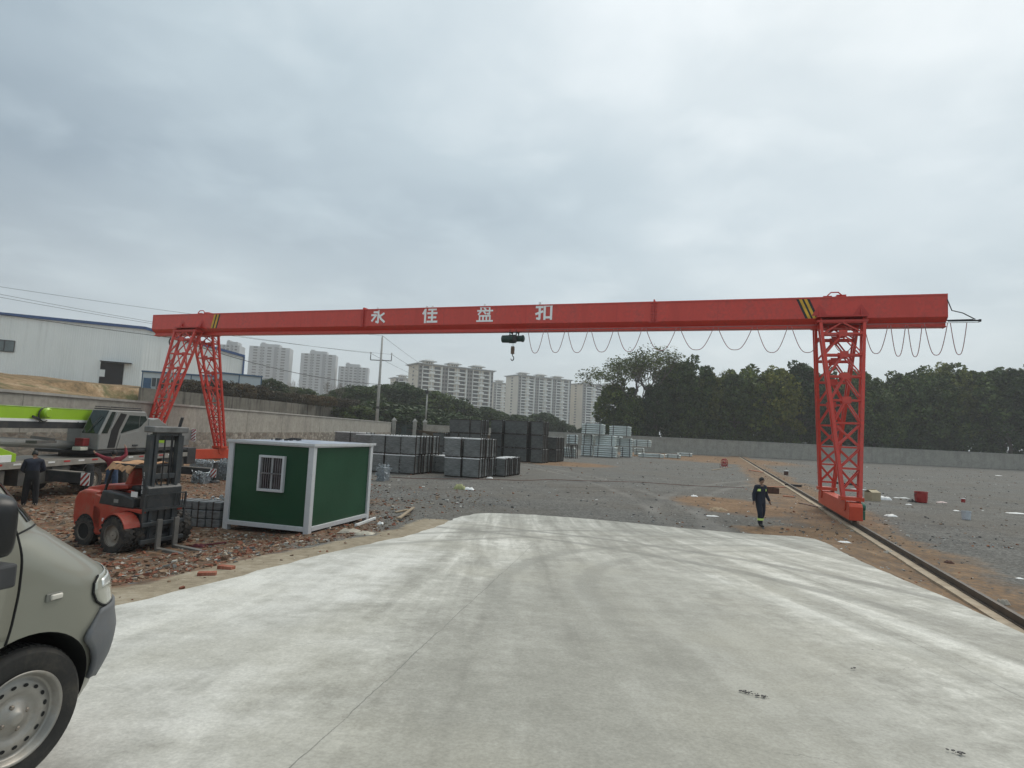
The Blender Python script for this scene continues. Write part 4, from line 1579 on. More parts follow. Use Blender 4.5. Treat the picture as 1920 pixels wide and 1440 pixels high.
for x0 in (0, -SPAN):
    for sd in (-1, 1):
        lattice_leg(x0, sd)
    b = MB()
    ye = WB + .92
    b.prism([(-ye, .26), (ye, .26), (ye, .80), (ye - .12, .92), (-ye + .12, .92), (-ye, .80)], x0 - .24, x0 + .24, 'x')
    bo = b.build('bogie_beam', M_ORANGE, crane, .02)
    for y in (-ye + .45, ye - .45):
        MB().lathe([(.05, -.075), (.24, -.075), (.24, -.055), (.20, -.05), (.20, .05), (.24, .055), (.24, .075), (.05, .075)], 20, 'x', (x0, y, .37)).build('travel_wheel', M_STEEL, bo, smoothf=False)
    sgn = 1 if x0 == 0 else -1
    mo = MB().lathe([(.14, 0), (.16, .02), (.16, .10), (.12, .14)], 16, 'x', (x0 + .27, -ye + .45, .78))
    mo.box(x0 + .25, x0 + .36, -ye + .2, -ye + .72, .30, .64)
    mo.build('travel_motor', dirty('motor_green', (.03, .16, .11), .5), bo)

# conductor bracket and festoon cable at the right end
m = MB()
m.bar((XR, -.5, ZF - .2), (XR + 1.15, -.5, ZF - .2), .05, .06).bar((XR, -.2, ZF - .12), (XR + 1.0, -.3, ZF - .12), .04, .05)
m.tube([(XR + .0, -.46, ZT - .25), (XR + .15, -.5, ZT - .75), (XR + .55, -.5, ZF + .14), (XR + 1.0, -.5, ZF - .15)], .022, 6)
m.bar((XR + 1.12, -.5, ZF - .20), (XR + 1.2, -.5, ZF - .20), .1, .1)
m.build('cable_arm', M_BLACK, crane)
M_CABLE = dirty('festoon_cable', (.30, .13, .125), .6)
tr = MB().tube([(gloc(985, 622, -.62).x, -.62, ZF - .39), (XR + 1.1, -.62, ZF - .30)], .012, 5)
tr.build('guide_wire', M_STEEL, crane)
loops = [(990, 1020, 662), (1026, 1060, 661), (1064, 1103, 661), (1108, 1151, 660), (1157, 1204, 659), (1211, 1268, 657), (1275, 1338, 656), (1346, 1411, 656), (1419, 1477, 661),
         (1484, 1545, 661), (1552, 1612, 660), (1620, 1665, 663), (1670, 1698, 668), (1702, 1729, 669), (1733, 1777, 666), (1782, 1813, 665)]
for a, b, yb in loops:
    A, B = gloc(a, 620, -.62), gloc(b, 620, -.62)
    zb_ = gloc((a + b) / 2, yb, -.62).z
    z0 = ZF - .39 if b < 1777 else ZF - .30
    pts = []
    for i in range(19):
        t = i / 18
        q = abs(2 * t - 1)
        pts.append((lerp(A.x, B.x, .5 + (t - .5) * (1 - .10 * (1 - q) * q * 4) * 1.0), -.62, zb_ + (z0 - zb_) * q ** 2.6))
    MB().tube(pts, .017, 5).build('festoon_loop', M_CABLE, crane, smoothf=True)

# ------------------------------------------------------------------ hoist hanging from the girder
hx = gloc(960, 630).x
H0 = G0 + RNRM * hx
hoist = thing('electric_hoist', 'small dark green electric hoist hanging under the red girder', 'hoist', (H0.x, H0.y, ZF - .40), -TH)
hoist.scale = (.66, .8, .8)
MB().lathe([(.20, -.95), (.26, -.9), (.27, -.3), (.30, -.28), (.30, .25), (.27, .28)], 20, 'x', (-.05, -.28, -.52)).build('drum_casing', M_HOIST, hoist, smoothf=False)
MB().lathe([(.18, .25), (.21, .3), (.21, .8), (.24, .82), (.24, .95), (.15, 1.02)], 18, 'x', (-.05, -.28, -.50)).build('motor', M_HOIST, hoist)
MB().box(.1, .45, -.68, -.5, -.75, -.35).build('control_box', M_BLACK, hoist, .02)
m = MB()
for dx in (-.28, .28):
    for dy in (-.2, .2):
        m.lathe([(.03, -.03), (.11, -.03), (.11, .03), (.03, .03)], 14, 'y', (dx - .05, dy, .02))
for dx in (-.28, .28):
    m.box(dx - .09, dx, -.27, -.235, -.32, .10).box(dx - .09, dx, .235, .27, -.32, .10)
m.box(-.42, .35, -.27, .27, -.34, -.28)
m.build('trolley', M_BLACK, hoist)
hz_ = (gloc(961, 675, -.45).z - (ZF - .40)) / .8
m = MB()
for dx in (-.07, .07):
    m.tube([(dx, -.28, -.75), (dx * .8, -.28, hz_ + .95)], .012, 5)
m.build('hoist_rope', M_STEEL, hoist)
MB().box(-.13, .13, -.38, -.18, hz_ + .45, hz_ + .98).lathe([(.04, -.06), (.16, -.06), (.16, .06), (.04, .06)], 16, 'y', (0, -.28, hz_ + .78)).build('hook_block', dirty('hook_block_brown', (.13, .08, .05), .5), hoist, .02)
pts = [(0, -.28, hz_ + .48), (0, -.28, hz_ + .36)] + [(.13 * cos(a) - .0, -.28, hz_ + .16 + .15 * sin(a)) for a in [pi / 2 - i * pi * 1.45 / 12 for i in range(13)]]
MB().tube(pts, [.035, .035] + [.045 - abs(i - 6) * .003 for i in range(13)], 8).build('hook', M_BLACK, hoist, smoothf=True)

# ------------------------------------------------------------------ rails
M_RAIL = dirty('rail_steel', (.060, .050, .042), .5, .3, .3, 2, (.12, .07, .04), .5)
M_RAILBED = plaster_mat('rail_bed', (.40, .33, .25), (.22, .14, .08), .5)


def rail(off, s0, s1, label):
    o = V3((RX0, RY0, 0)) - RNRM * off
    a = o + RDIR * s0; b = o + RDIR * s1
    t = thing('crane_rail', label, 'rail', a, 0, 'crane rails')
    d = b - a
    bed = MB()
    N = 60
    for i in range(N):
        p, q = d * (i / N), d * ((i + 1) / N)
        w = .62 + .10 * mnoise.noise(V3((i * .7, off, 0)))
        bed.bar(p + V3((0, 0, -.06)) + RNRM * .05 * mnoise.noise(V3((i * .9, 3, off))), q + V3((0, 0, -.06)), w, .22)
    bed.build('rail_bed', M_RAILBED, t)
    r = MB().bar(V3((0, 0, .062)), d + V3((0, 0, .062)), .16, .02).bar(V3((0, 0, .12)), d + V3((0, 0, .12)), .05, .11).bar(V3((0, 0, .19)), d + V3((0, 0, .19)), .085, .05)
    r.build('rail', M_RAIL, t)


rail(0, -26, 122, 'long dark crane rail running from the right edge to the far wall')
rail(SPAN, 8, 60, 'crane rail under the far left crane leg')
# ------------------------------------------------------------------ green cabin
def green_cabin():
    z = .10
    t = thing('site_cabin', 'dark green site cabin with white frame and one barred window', 'cabin', (-5.2, 15.9, z), radians(75))
    W, D, H = 3.3, 2.7, 2.42
    tg = NT('green_panel')
    p = tg.pos('obj')
    n1 = tg.noise(.7, p, 4, .55); n2 = tg.noise(14, p, 3, .6)
    wv = tg.n('ShaderNodeTexWave', {'bands_direction': 'Z'}, Vector=p, Scale=.01)
    c = tg.ramp(n1, [(.3, (.0085, .050, .022)), (.7, (.014, .068, .032))])
    zz = tg.n('ShaderNodeSeparateXYZ', None, Vector=p).outputs[2]
    dust = tg.math('MULTIPLY', tg.ramp(tg.math('ADD', zz, tg.math('MULTIPLY', n1, .5)), [(.35, (1, 1, 1)), (.75, (0, 0, 0))]), .13)
    c = tg.mix(dust, c, (.09, .08, .06))
    GP = tg.finish(c, tg.math('MULTIPLY_ADD', n2, .2, .35), 0, tg.bump(n1, .10, .05), .3)
    WF = dirty('white_frame', (.56, .57, .585), .45, 0, .08, 1.5, (.3, .27, .22), .3)
    zb = .13
    m = MB().box(.06, W - .06, .06, D - .06, zb, H - .05)
    m.build('panels', GP, t)
    # frame
    for x in (0, W - .16):
        for y in (0, D - .16):
            MB().box(x, x + .16, y, y + .16, -.10, H - .003).build('post', WF, t, .012)
    m = MB()
    for y in (-.003, D - .147):
        m.box(.16, W - .16, y, y + .15, zb - .02, zb + .10)
    for x in (-.003, W - .147):
        m.box(x, x + .15, .16, D - .16, zb - .02, zb + .10)
    m.build('floor_frame', WF, t, .008)
    m = MB()
    for y in (-.04, D - .12):
        m.box(-.012, W + .012, y + .028, y + .13, H - .085, H + .006)
    for x in (-.04, W - .12):
        m.box(x + .028, x + .13, .12, D - .12, H - .083, H + .004)
    rf = m.build('roof_frame', WF, t, .008)
    ws = MB().box(-.03, W + .10, -.040, -.016, H - .05, H + .022).box(-.040, -.016, -.035, D + .03, H - .05, H + .020)
    ws.build('roof_trim', WF, rf, .004)
    tr = NT('cabin_roof')
    p = tr.pos('obj')
    n = tr.noise(1.6, p, 4, .6)
    c = tr.ramp(n, [(.35, (.16, .20, .29)), (.52, (.30, .35, .44)), (.66, (.50, .53, .58))])
    MB().box(.12, W - .12, .12, D - .12, H - .04, H + .016).build('roof', tr.finish(c, .3, 0, tr.bump(n, .3, .02), .5), t)
    # window in the face x=0
    wz0, wz1, wy0, wy1 = 1.16, 2.00, .92, 1.60
    gl = dirty('cabin_window_glass', (.030, .026, .028), .12, 0, .4, 2)
    wn = MB().box(.035, .055, wy0, wy1, wz0, wz1).build('window', gl, t)
    f = MB()
    for a, b, c0, c1 in ((wy0 - .06, wy1 + .06, wz1, wz1 + .06), (wy0 - .06, wy1 + .06, wz0 - .07, wz0), (wy0 - .06, wy0, wz0, wz1), (wy1, wy1 + .06, wz0, wz1)):
        f.box(-.045, .058, a, b, c0, c1)
    f.box(-.01, .033, (wy0 + wy1) / 2 - .03, (wy0 + wy1) / 2 + .03, wz0, wz1)
    f.build('frame', WF, wn, .005)
    b = MB()
    for k in range(1, 10):
        y = lerp(wy0, wy1, k / 10)
        b.tube([(-.03, y, wz0), (-.03, y, wz1)], .009, 6)
    b.bar((-.03, wy0, (wz0 + wz1) / 2), (-.03, wy1, (wz0 + wz1) / 2), .022, .03)
    b.build('bars', dirty('bar_steel', (.20, .20, .21), .4, .5), wn)
    MB().box(.028, .036, wy0 + .02, (wy0 + wy1) / 2 - .05, wz0 + .02, wz1 - .02).build('curtain', dirty('curtain_brown', (.07, .052, .055), .9, 0, .4, 6), wn)
    # bits lying on the roof
    R = random.Random(3)
    m = MB()
    for k in range(16):
        y = R.uniform(1.5, 2.4); x = R.uniform(1.2, 2.2)
        m.box(-.05, .05, -.03, .03, 0, .05, 0, Matrix.Translation((x, y, H + .023)) @ Matrix.Rotation(R.uniform(0, 3), 4, 'Z') @ Matrix.Scale(R.uniform(.5, 1.3), 4))
    o = m.build('roof_scraps', M_BLACK, None)
    o.matrix_world = Matrix.Translation((-5.2, 15.9, z)) @ Matrix.Rotation(radians(75), 4, 'Z')
    tag(o, 'dark scraps scattered on the roof of the green cabin', 'scraps', None, 'stuff')


green_cabin()


# ------------------------------------------------------------------ stacked bundles of scaffold planks
def layered(name, c, c2, sc):
    t = NT(name)
    p = t.pos('obj')
    n = t.noise(1.3, p, 5, .6)
    n2 = t.noise(1.0, t.mapping(p, (3, 3, sc)), 4, .7)
    oi = t.n('ShaderNodeObjectInfo').outputs['Random']
    col = t.ramp(n2, [(.32, c2), (.5, c), (.70, tuple(x * 1.5 for x in c))])
    col = t.mix(1.0, col, t.ramp(n, [(.3, (.75, .75, .75)), (.7, (1.2, 1.2, 1.2))]), 'MULTIPLY')
    col = t.mix(1.0, col, t.ramp(oi, [(0, (.86, .86, .86)), (1, (1.14, 1.14, 1.14))]), 'MULTIPLY')
    return t.finish(col, .5, .25, t.bump(n2, .5, .02), .5)


M_PLANK = layered('galvanised_plank_ends', (.225, .235, .232), (.115, .122, .120), 28)
M_PLANKD = layered('dark_plank_ends', (.118, .126, .122), (.055, .060, .058), 22)
M_GALV = dirty('galvanised_top', (.82, .83, .83), .45, .1, .2, 3, (.3, .3, .3), .3)
M_STRAP = dirty('dark_strap', (.035, .028, .024), .7, 0, .4, 5, (.10, .05, .03), .4)


def bundle_proto(w, d, h, mat, layers, seed):
    R = random.Random(seed)
    t = thing('plank_bundle', 'x', 'plank bundle')
    m = MB(); tp = MB()
    lh = h / layers
    for k in range(layers):
        j = lambda: R.uniform(-.012, .012)
        m.box(j(), w - .055 + j(), .02 + j() * 2, d + j(), k * lh + .012, (k + 1) * lh - .008)
    m.box(.03, w - .08, .05, d - .05, 0, h - .01)
    m.build('planks', mat, t)
    for k in range(6):
        tp.box(w * k / 6 + .015, w * (k + 1) / 6 - .05, .01 + R.uniform(0, .06), d - R.uniform(0, .05), h - .006, h + .014 + R.uniform(0, .012))
    tp.build('top_layer', M_GALV, t)
    for x, y in ((w - .05, .06), (w - .05, d * .55), (w - .05, d - .12)):
        MB().box(x, x + .05, y, y + .07, -.02, h + .05).build('strap', M_STRAP, t)
    MB().box(-.02, w, -.004, .02, h - .045, h + .02).build('edge_angle', M_GALV if mat is M_PLANK else M_STRAP, t)
    MB().box(.02, w - .02, .1, .2, -.09, 0).box(.02, w - .02, d - .2, d - .1, -.09, 0).build('bearer', M_STRAP, t)
    return t


PROTO = {}
TIER = ['bottom', 'second', 'third']
ROWN = ['front', 'second', 'third', 'fourth']


def stack(px, py, w, d, h, cols, rows, tiers, mat, layers, where, cgap=.06, rgap=.10, xoff=None, rot=0.0, adj='grey'):
    key = (round(w, 2), round(d, 2), round(h, 2), mat.name)
    c0 = gz(px, py, .0)
    R = random.Random(int(px * 7 + py))
    ang = -TH + rot
    ux = V3((cos(ang), sin(ang), 0)); uy = V3((-sin(ang), cos(ang), 0))
    for c in range(cols):
        nt = tiers[c] if isinstance(tiers, (list, tuple)) else tiers
        for r in range(rows):
            for k in range(nt):
                if key not in PROTO:
                    PROTO[key] = bundle_proto(w, d, h, mat, layers, 5)
                    o = PROTO[key]
                else:
                    o = copy_tree(PROTO[key])
                x = c * (w + cgap) + (xoff[c] if xoff else 0)
                p = c0 + ux * (x + R.uniform(-.05, .05)) + uy * (r * (d + rgap) + R.uniform(-.08, .08))
                g = max(gh(p.x, p.y), 0)
                o.location = (p.x, p.y, g + .09 + k * (h + .10))
                o.rotation_euler = (0, 0, ang + R.uniform(-.045, .045))
                bits = [f'{adj} plank bundle']
                if nt > 1:
                    bits.append(f'{TIER[k]} tier' if not (k == nt - 1) else 'top tier')
                if cols > 1:
                    bits.append(f'{ORD[c]} column')
                if rows > 1:
                    bits.append(f'{ROWN[r]} row')
                o['label'] = ' '.join(bits) + ' of the ' + where
                o['group'] = 'bundles of steel planks stacked in the yard'


stack(691, 884.5, 1.13, 1.15, 1.16, 3, 3, 2, M_PLANK, 13, 'stack beside the cabin', .03, .08)
stack(807, 886.5, 1.13, 1.15, 1.12, 1, 2, 1, M_PLANK, 13, 'low pile between the front stacks', adj='single grey')
stack(829, 878, 1.13, 1.15, 1.14, 1, 2, 2, M_PLANK, 13, 'stack behind the low pile')
stack(831, 893.5, 1.18, 1.05, 1.18, 2, 3, 2, M_PLANK, 13, 'nearest stack', .10, .06)
stack(920, 892.5, 1.13, .95, 1.18, 1, 3, 1, M_PLANK, 13, 'small pile right of nearest stack', adj='lone grey')
stack(624, 866, 1.45, 1.3, 1.15, 2, 1, 2, M_PLANK, 13, 'stack behind the cabin roof', .10)
stack(664, 874, 1.3, 1.2, 1.1, 1, 1, 2, M_PLANK, 13, 'narrow stack right behind the cabin')
stack(838, 861.5, 1.16, 1.1, 1.30, 3, 2, 3, M_PLANKD, 12, 'tall left stack', .05, .07, adj='dark')
stack(809, 861, 1.25, 1.1, 1.25, 1, 2, 2, M_PLANKD, 12, 'lower stack beside the tall left stack', adj='dark')
stack(917, 862.5, 1.34, 1.1, 1.36, 4, 2, 3, M_PLANKD, 13, 'tall right stack', .06, .08, [0, .22, .10, .42], adj='dark')
stack(1019, 865.5, 1.42, 1.2, 1.28, 1, 3, 2, M_PLANKD, 13, 'end stack before the pipes', adj='dark')

# ------------------------------------------------------------------ galvanised pipe bundles
M_PIPE = dirty('galvanised_pipe', (.60, .64, .62), .42, .35, .25, 2.5, (.22, .25, .25), .4)
M_PIPEEND = dirty('pipe_plastic_wrap', (.62, .66, .66), .5, 0, .2, 5)


def pipe_bundle(L, W, H, label, px, py, z, first={}):
    key = (L, W, H)
    if key not in first:
        t = thing('pipe_bundle', label, 'pipe bundle', group='galvanised pipe bundles')
        r = .155
        m = MB()
        nz = max(1, int(H / (2 * r))); ny = max(1, int(W / (2 * r)))
        R = random.Random(4)
        for k in range(nz):
            for j in range(ny):
                if 0 < k < nz - 1 and 0 < j < ny - 1:
                    continue
                dx = R.uniform(-.04, .04)
                y, zz = r + j * 2 * r + (.03 if k % 2 else 0), r + k * 2 * r
                m.tube([(dx, y, zz), (L + dx, y, zz)], r * .88, 8)
        m.box(.1, L - .1, .22, W - .22, .05, nz * 2 * r - .05)
        m.build('pipes', M_PIPE, t, smoothf=False)
        hh = nz * 2 * r
        for x in (L * .17, L * .80):
            s = MB().box(x, x + .09, -.03, -.002, -.03, hh + .03).box(x, x + .09, -.03, W + .05, hh + .002, hh + .03).box(x, x + .09, W + .02, W + .05, -.03, hh + .03)
            s.build('strap', M_STRAP, t)
        MB().box(L * .1, L * .9, .05, W - .05, hh + .003, hh + .05).build('top_wrap', M_PIPEEND, t, .01)
        first[key] = t
        o = t
    else:
        o = copy_tree(first[key])
    p = gz(px, py, 0)
    o.location = (p.x, p.y, z + .06)
    o.rotation_euler = (0, 0, -TH * .85 + rnd.uniform(-.03, .03))
    o['label'] = label


PB = [(1113, 857, 3.35, 1.6, 1.62, 0, 'white strapped pipe bundle, bottom left of the pipe stack'),
      (1163, 857, 1.75, 1.6, 1.62, 0, 'short pipe bundle on the ground in the middle of the pipe stack'),
      (1189, 853.5, 1.75, 1.6, 1.38, 0, 'short low pipe bundle at the back, right of the pipe stack'),
      (1197, 857.5, 4.1, 1.2, .92, 0, 'long low pipe bundle lying before the right end of the stack'),
      (1246.5, 859, 2.6, 1.2, .92, 0, 'low pipe bundle with upright pins, right of the long one'),
      (1270, 855.5, 2.8, 1.2, .92, 0, 'last low pipe bundle, nearest the crane rail'),
      (1089, 855, 1.75, 1.6, 1.62, 0, 'shadowed pipe bundle at the bottom of the left pipe column'),
      (1090, 855, 1.75, 1.6, 1.62, 1.68, 'pipe bundle in the middle of the left pipe column'),
      (1115, 856.5, 3.05, 1.6, 1.62, 1.68, 'wide pipe bundle on the second tier, left of the gap'),
      (1156, 856.5, 2.4, 1.6, 1.38, 1.68, 'pipe bundle on the second tier, right of the gap'),
      (1187, 854.5, 3.05, 1.6, 1.38, 1.56, 'pipe bundle on the second tier at the right end'),
      (1089, 855.5, 3.35, 1.6, 1.62, 3.36, 'topmost pipe bundle on the left'),
      (1141, 856, 3.35, 1.6, 1.62, 3.30, 'topmost pipe bundle on the right'),
      (1128, 853, 3.35, 1.6, 1.62, 1.68, 'pipe bundle hidden behind the second tier under the topmost ones'),
      (1052, 857, 2.0, 1.2, 1.38, 0, 'white pipe bundle on the ground under the steel trestle')]
for px, py, L, W, H, z, lab in PB:
    pipe_bundle(L, W, H, lab, px, py, z)

q = gz(1061, 859, 0)
tr = thing('steel_trestle', 'tall dark steel trestle standing between dark stacks and pipe bundles', 'trestle', (q.x, q.y, 0), -TH)
for x in (0, .5, .75, 1.35):
    for y in (0, 1.0):
        MB().bar((x + (.06 if x < .6 else -.06), y, 1.75), (x, y, 0), .09, .09).build('leg', M_STRAP, tr)
MB().box(-.05, 1.4, -.05, 1.05, 1.75, 1.85).build('platform', M_STRAP, tr)
pipe_bundle(1.4, 1.0, 1.38, 'pipe bundle raised on top of the dark steel trestle', 1061.5, 858.5, 1.86)

# ------------------------------------------------------------------ piles of small galvanised fittings
M_FIT = dirty('galvanised_fittings', (.36, .39, .41), .4, .4, .45, 9, (.12, .12, .13), .5)


def fittings_pile(px, py, w, d, h, label, seed, cat='fittings pile'):
    R = random.Random(seed)
    p = gz(px, py, 0)
    p.z = max(gh(p.x, p.y), 0)
    p = gz(px, py, p.z)
    m = MB()
    m.box(.05, w - .05, .05, d - .05, -.05, h * .86)
    n = int(w * h * 95 + w * d * 60)
    for k in range(n):
        s = R.choice(('f', 'f', 't', 'r'))
        x = R.uniform(.03, w - .03)
        if s == 'f':
            y, z = R.uniform(-.03, .06), R.uniform(.03, h)
        elif s == 'r':
            x, y, z = w - R.uniform(-.03, .06), R.uniform(0, d), R.uniform(.03, h)
        else:
            y, z = R.uniform(0, d), h * R.uniform(.82, 1.04)
        M = Matrix.Translation((x, y, z)) @ Euler((R.uniform(0, 6), R.uniform(0, 6), R.uniform(0, 6))).to_matrix().to_4x4()
        if R.random() < .5:
            b = len(m.v)
            mm = MB().tube([(.055 * cos(a), .055 * sin(a), 0) for a in [i * pi / 4 for i in range(8)]], .018, 4, closed=True)
            m.add([M @ V3(v) for v in mm.v], mm.f)
        else:
            m.box(-.07, .07, -.025, .025, -.02, .02, 0, M)
    o = m.build('fittings_pile', M_FIT, None)
    o.location = p
    o.rotation_euler = (0, 0, -TH + .1)
    tag(o, label, cat, 'piles of galvanised fittings')


fittings_pile(401, 899, 1.05, .8, 1.0, 'silver pile of fittings at the end of the striped outrigger', 1)
fittings_pile(356, 905, .75, .7, .55, 'low silver pile of fittings under the rear outrigger beam', 2)
fittings_pile(352, 880, 1.7, .7, .55, 'long silver pile of fittings behind the rear outrigger beam', 3)
fittings_pile(386, 981, .36, .55, .72, 'silver pile of upright fittings behind the forklift load guard', 4)
fittings_pile(704, 901, .55, .8, .85, 'small pile of fittings against the right edge of the green cabin', 5)
q = gz(330, 986, .06)
k = 0
lb = None
M_LEDG = layered('ledger_bundle_ends', (.17, .18, .185), (.09, .095, .10), 30)
for r in range(3):
    for c in range(3):
        if lb is None:
            lb = thing('ledger_bundle', 'x', 'steel bundle', group='small steel bundles behind the forklift')
            MB().box(0, .40, 0, .55, 0, .22).build('ledgers', M_LEDG, lb, .02)
            MB().box(.17, .21, -.006, .556, -.003, .226).build('strap', M_STRAP, lb)
            o = lb
        else:
            o = copy_tree(lb)
        o.location = (q.x + c * .43, q.y - c * .05, gh(q.x + c * .43, q.y) + r * .235 + .01)
        o.rotation_euler = (0, 0, -.12 + rnd.uniform(-.03, .03))
        o['label'] = f'small grey steel bundle behind the forklift, {TIER[r]} layer, {ORD[c]} from the left'
# ------------------------------------------------------------------ mobile crane truck
M_LIME = dirty('lime_paint', (.30, .50, .025), .35, 0, .10, 1, (.2, .22, .08), .2, 0, .25)
M_TGREY = dirty('truck_grey', (.235, .235, .225), .4, 0, .12, 1.5, (.15, .12, .09), .35, 0, .2)
M_TDARK = dirty('truck_dark', (.030, .032, .036), .5, 0, .3, 2, (.10, .075, .05), .4)
M_CHAS = dirty('chassis_grey', (.10, .098, .092), .6, 0, .3, 2, (.17, .12, .08), .5)
M_DECK = dirty('deck_plate', (.20, .185, .165), .6, .2, .25, 3, (.18, .13, .09), .5)
M_GLASS = NT('tinted_glass').finish((.012, .022, .018), .06, 0, None, .8)
M_RUBBER = dirty('tyre_rubber', (.030, .028, .027), .85, 0, .3, 6, (.13, .095, .065), .5, .3)
M_HUB = dirty('dusty_hub', (.27, .235, .195), .7, 0, .3, 5, (.1, .075, .05), .5)
M_REFR = dirty('reflector_red', (.40, .03, .03), .4)
M_SIGNW = dirty('sign_white', (.72, .72, .71), .5, 0, .05, 4)
M_SIGNR = dirty('sign_red', (.36, .045, .04), .5)
TX = -15.9              # the side of the truck towards the camera; local y = world y - 20
trk = thing('crane_truck', 'lime green and grey mobile crane truck with outriggers extended by the wall', 'crane truck', (TX, 20, .02), 0)


def Y(y):
    return y - 20


# chassis and deck (x from -2.5 to 0)
MB().box(-2.45, -.0, Y(9.5), Y(29.6), 1.20, 1.33).build('deck', M_DECK, trk, .01)
m = MB().box(-1.75, -.75, Y(9.5), Y(30.2), .62, 1.195)
m.box(-2.3, -.12, Y(19.6), Y(21.2), .55, 1.19).box(-2.3, -.12, Y(27.6), Y(29.5), .42, 1.19)
m.box(-.55, -.06, Y(17.0), Y(19.0), .50, 1.1).box(-.5, -.08, Y(20.95), Y(21.8), .62, 1.12)
m.tube([(-.4, Y(13), .8), (-.4, Y(15), .8)], .32, 14)
m.build('chassis', M_CHAS, trk, .015)
MB().box(-2.46, .012, Y(29.5), Y(30.3), .75, 1.55).build('tail_box', M_TDARK, trk, .02)
MB().box(-.05, .013, Y(9.5), Y(29.5), 1.14, 1.345).build('deck_edge', dirty('edge_strip', (.27, .25, .22), .6, 0, .2, 3), trk)
for k in range(24):
    y = 12 + k * .72
    MB().box(.013, .020, Y(y), Y(y + .30), 1.255, 1.312).build('reflective_tape', M_REFR if k % 2 else M_SIGNW, trk)
MB().tube([(-1.2, Y(19.1), 1.29), (-1.0, Y(19.2), 1.55), (-.8, Y(19.6), 1.42)], .035, 6).build('tow_hook', M_TDARK, trk)


def truck_wheel(y, r=.50, inner=False):
    w = MB()
    x0 = -.36
    w.lathe([(r * .55, -.0), (r * .93, .0), (r, .05), (r, .25), (r * .93, .30), (r * .55, .30)], 28, 'x', (x0, Y(y), r), caps=False)
    n = 26
    for k in range(n):
        a = 2 * pi * k / n
        M = Matrix.Translation((x0 + .15, Y(y), r)) @ Matrix.Rotation(a, 4, 'X') @ Matrix.Translation((0, 0, r + .004))
        w.box(-.13, .13, -.028, .028, -.02, .012, 0, M)
    t = w.build('wheel', M_RUBBER, trk, smoothf=False)
    h = MB().lathe([(r * .56, .285), (r * .54, .24), (r * .36, .20), (r * .34, .26), (r * .20, .33), (.02, .34)], 22, 'x', (x0, Y(y), r), caps=False)
    for k in range(10):
        a = 2 * pi * k / 10
        h.lathe([(.022, .26), (.022, .30)], 6, 'x', (x0, Y(y) + r * .29 * cos(a), r + r * .29 * sin(a)))
    h.build('hub', M_HUB, t)
    MB().lathe([(r * .5, .02), (r, .02), (r, .28), (r * .5, .28)], 20, 'x', (-2.44, Y(y), r)).build('wheel', M_RUBBER, trk)


for y in (11.4, 13.0, 23.1, 25.3, 28.8):
    truck_wheel(y)
for y0, y1 in ((22.4, 26.0),):
    MB().prism([(Y(y0), .86), (Y(y0 + .2), 1.10), (Y(y1 - .2), 1.10), (Y(y1), .86), (Y(y1), .90), (Y(y1 - .18), 1.15), (Y(y0 + .18), 1.15), (Y(y0), .90)], -.5, -.02, 'x').build('mudguard', M_TDARK, trk)

# outriggers


def outrigger(y, x1, z0, z1, ye):
    b = MB().bar((-1.2, Y(y), (z0 + z1) / 2 + .06), (x1, Y(ye), (z0 + z1) / 2), .34, z1 - z0)
    o = b.build('outrigger_beam', M_TDARK, trk, .012)
    MB().bar((-.6, Y(y) - .05, z1 + .075), (x1 - .02, Y(ye), z1 + .012), .25, .02).build('top_plate', M_DECK, o)
    c = V3((x1 + .16, Y(ye), 0))
    MB().lathe([(.11, z0 - .25), (.11, z1 + .30)], 14, 'z', c).lathe([(.14, z0 - .05), (.14, z1 + .06)], 14, 'z', c).build('jack', M_TDARK, o)
    j = MB().lathe([(.07, .08), (.07, z0 - .2)], 12, 'z', c).lathe([(.24, .015), (.24, .09), (.08, .12)], 18, 'z', c)
    j.build('jack_foot', M_STEEL, o)
    # striped board at the beam end
    yy = Y(ye) - .20
    s = MB().box(x1 + .02, x1 + .32, yy - .02, yy, z0 - .06, z1 + .02)
    sb = s.build('striped_board', M_SIGNW, o)
    st = MB()
    hh, ww = z1 - z0 + .08, .30
    for k in range(4):
        a = -.18 + k * .17
        pl = [(a, 0), (a + .085, 0), (a + .085 + hh * .75, hh), (a + hh * .75, hh)]
        pl = clip_poly(pl, 0, ww)
        if len(pl) > 2:
            st.add([(x1 + .02 + p[0], yy - .0225, z0 - .06 + p[1]) for p in pl], [tuple(range(len(pl)))])
    st.build('red_stripes', M_SIGNR, sb, recalc=False)
    m = MB()
    for k in range(4):
        m.box(x1 - .75 + k * .085, x1 - .75 + k * .085 + .06, Y(ye) - .177, Y(ye) - .172, (z0 + z1) / 2 - .01, (z0 + z1) / 2 + .05)
    m.add([(x1 - .86, Y(ye) - .176, (z0 + z1) / 2 + .02), (x1 - .80, Y(ye) - .176, (z0 + z1) / 2 - .03), (x1 - .80, Y(ye) - .176, (z0 + z1) / 2 + .07)], [(0, 1, 2)])
    m.build('beam_lettering', M_SIGNW, o)


def clip_poly(pl, x0, x1):
    for lim, sg in ((x0, 1), (x1, -1)):
        out = []
        for i in range(len(pl)):
            a, b = pl[i], pl[(i + 1) % len(pl)]
            ia, ib = (a[0] - lim) * sg >= 0, (b[0] - lim) * sg >= 0
            if ia:
                out.append(a)
            if ia != ib:
                t = (lim - a[0]) / (b[0] - a[0])
                out.append((lim, a[1] + (b[1] - a[1]) * t))
        pl = out
        if not pl:
            break
    return pl


_s1, _s2 = at(152, 897, 20.75), at(394, 886, 28.6)
outrigger(20.9, _s1.x - TX - .02, _s1.z - .20, _s1.z + .16, 20.95)
outrigger(28.75, _s2.x - TX - .02, _s2.z - .18, _s2.z + .15, 28.8)

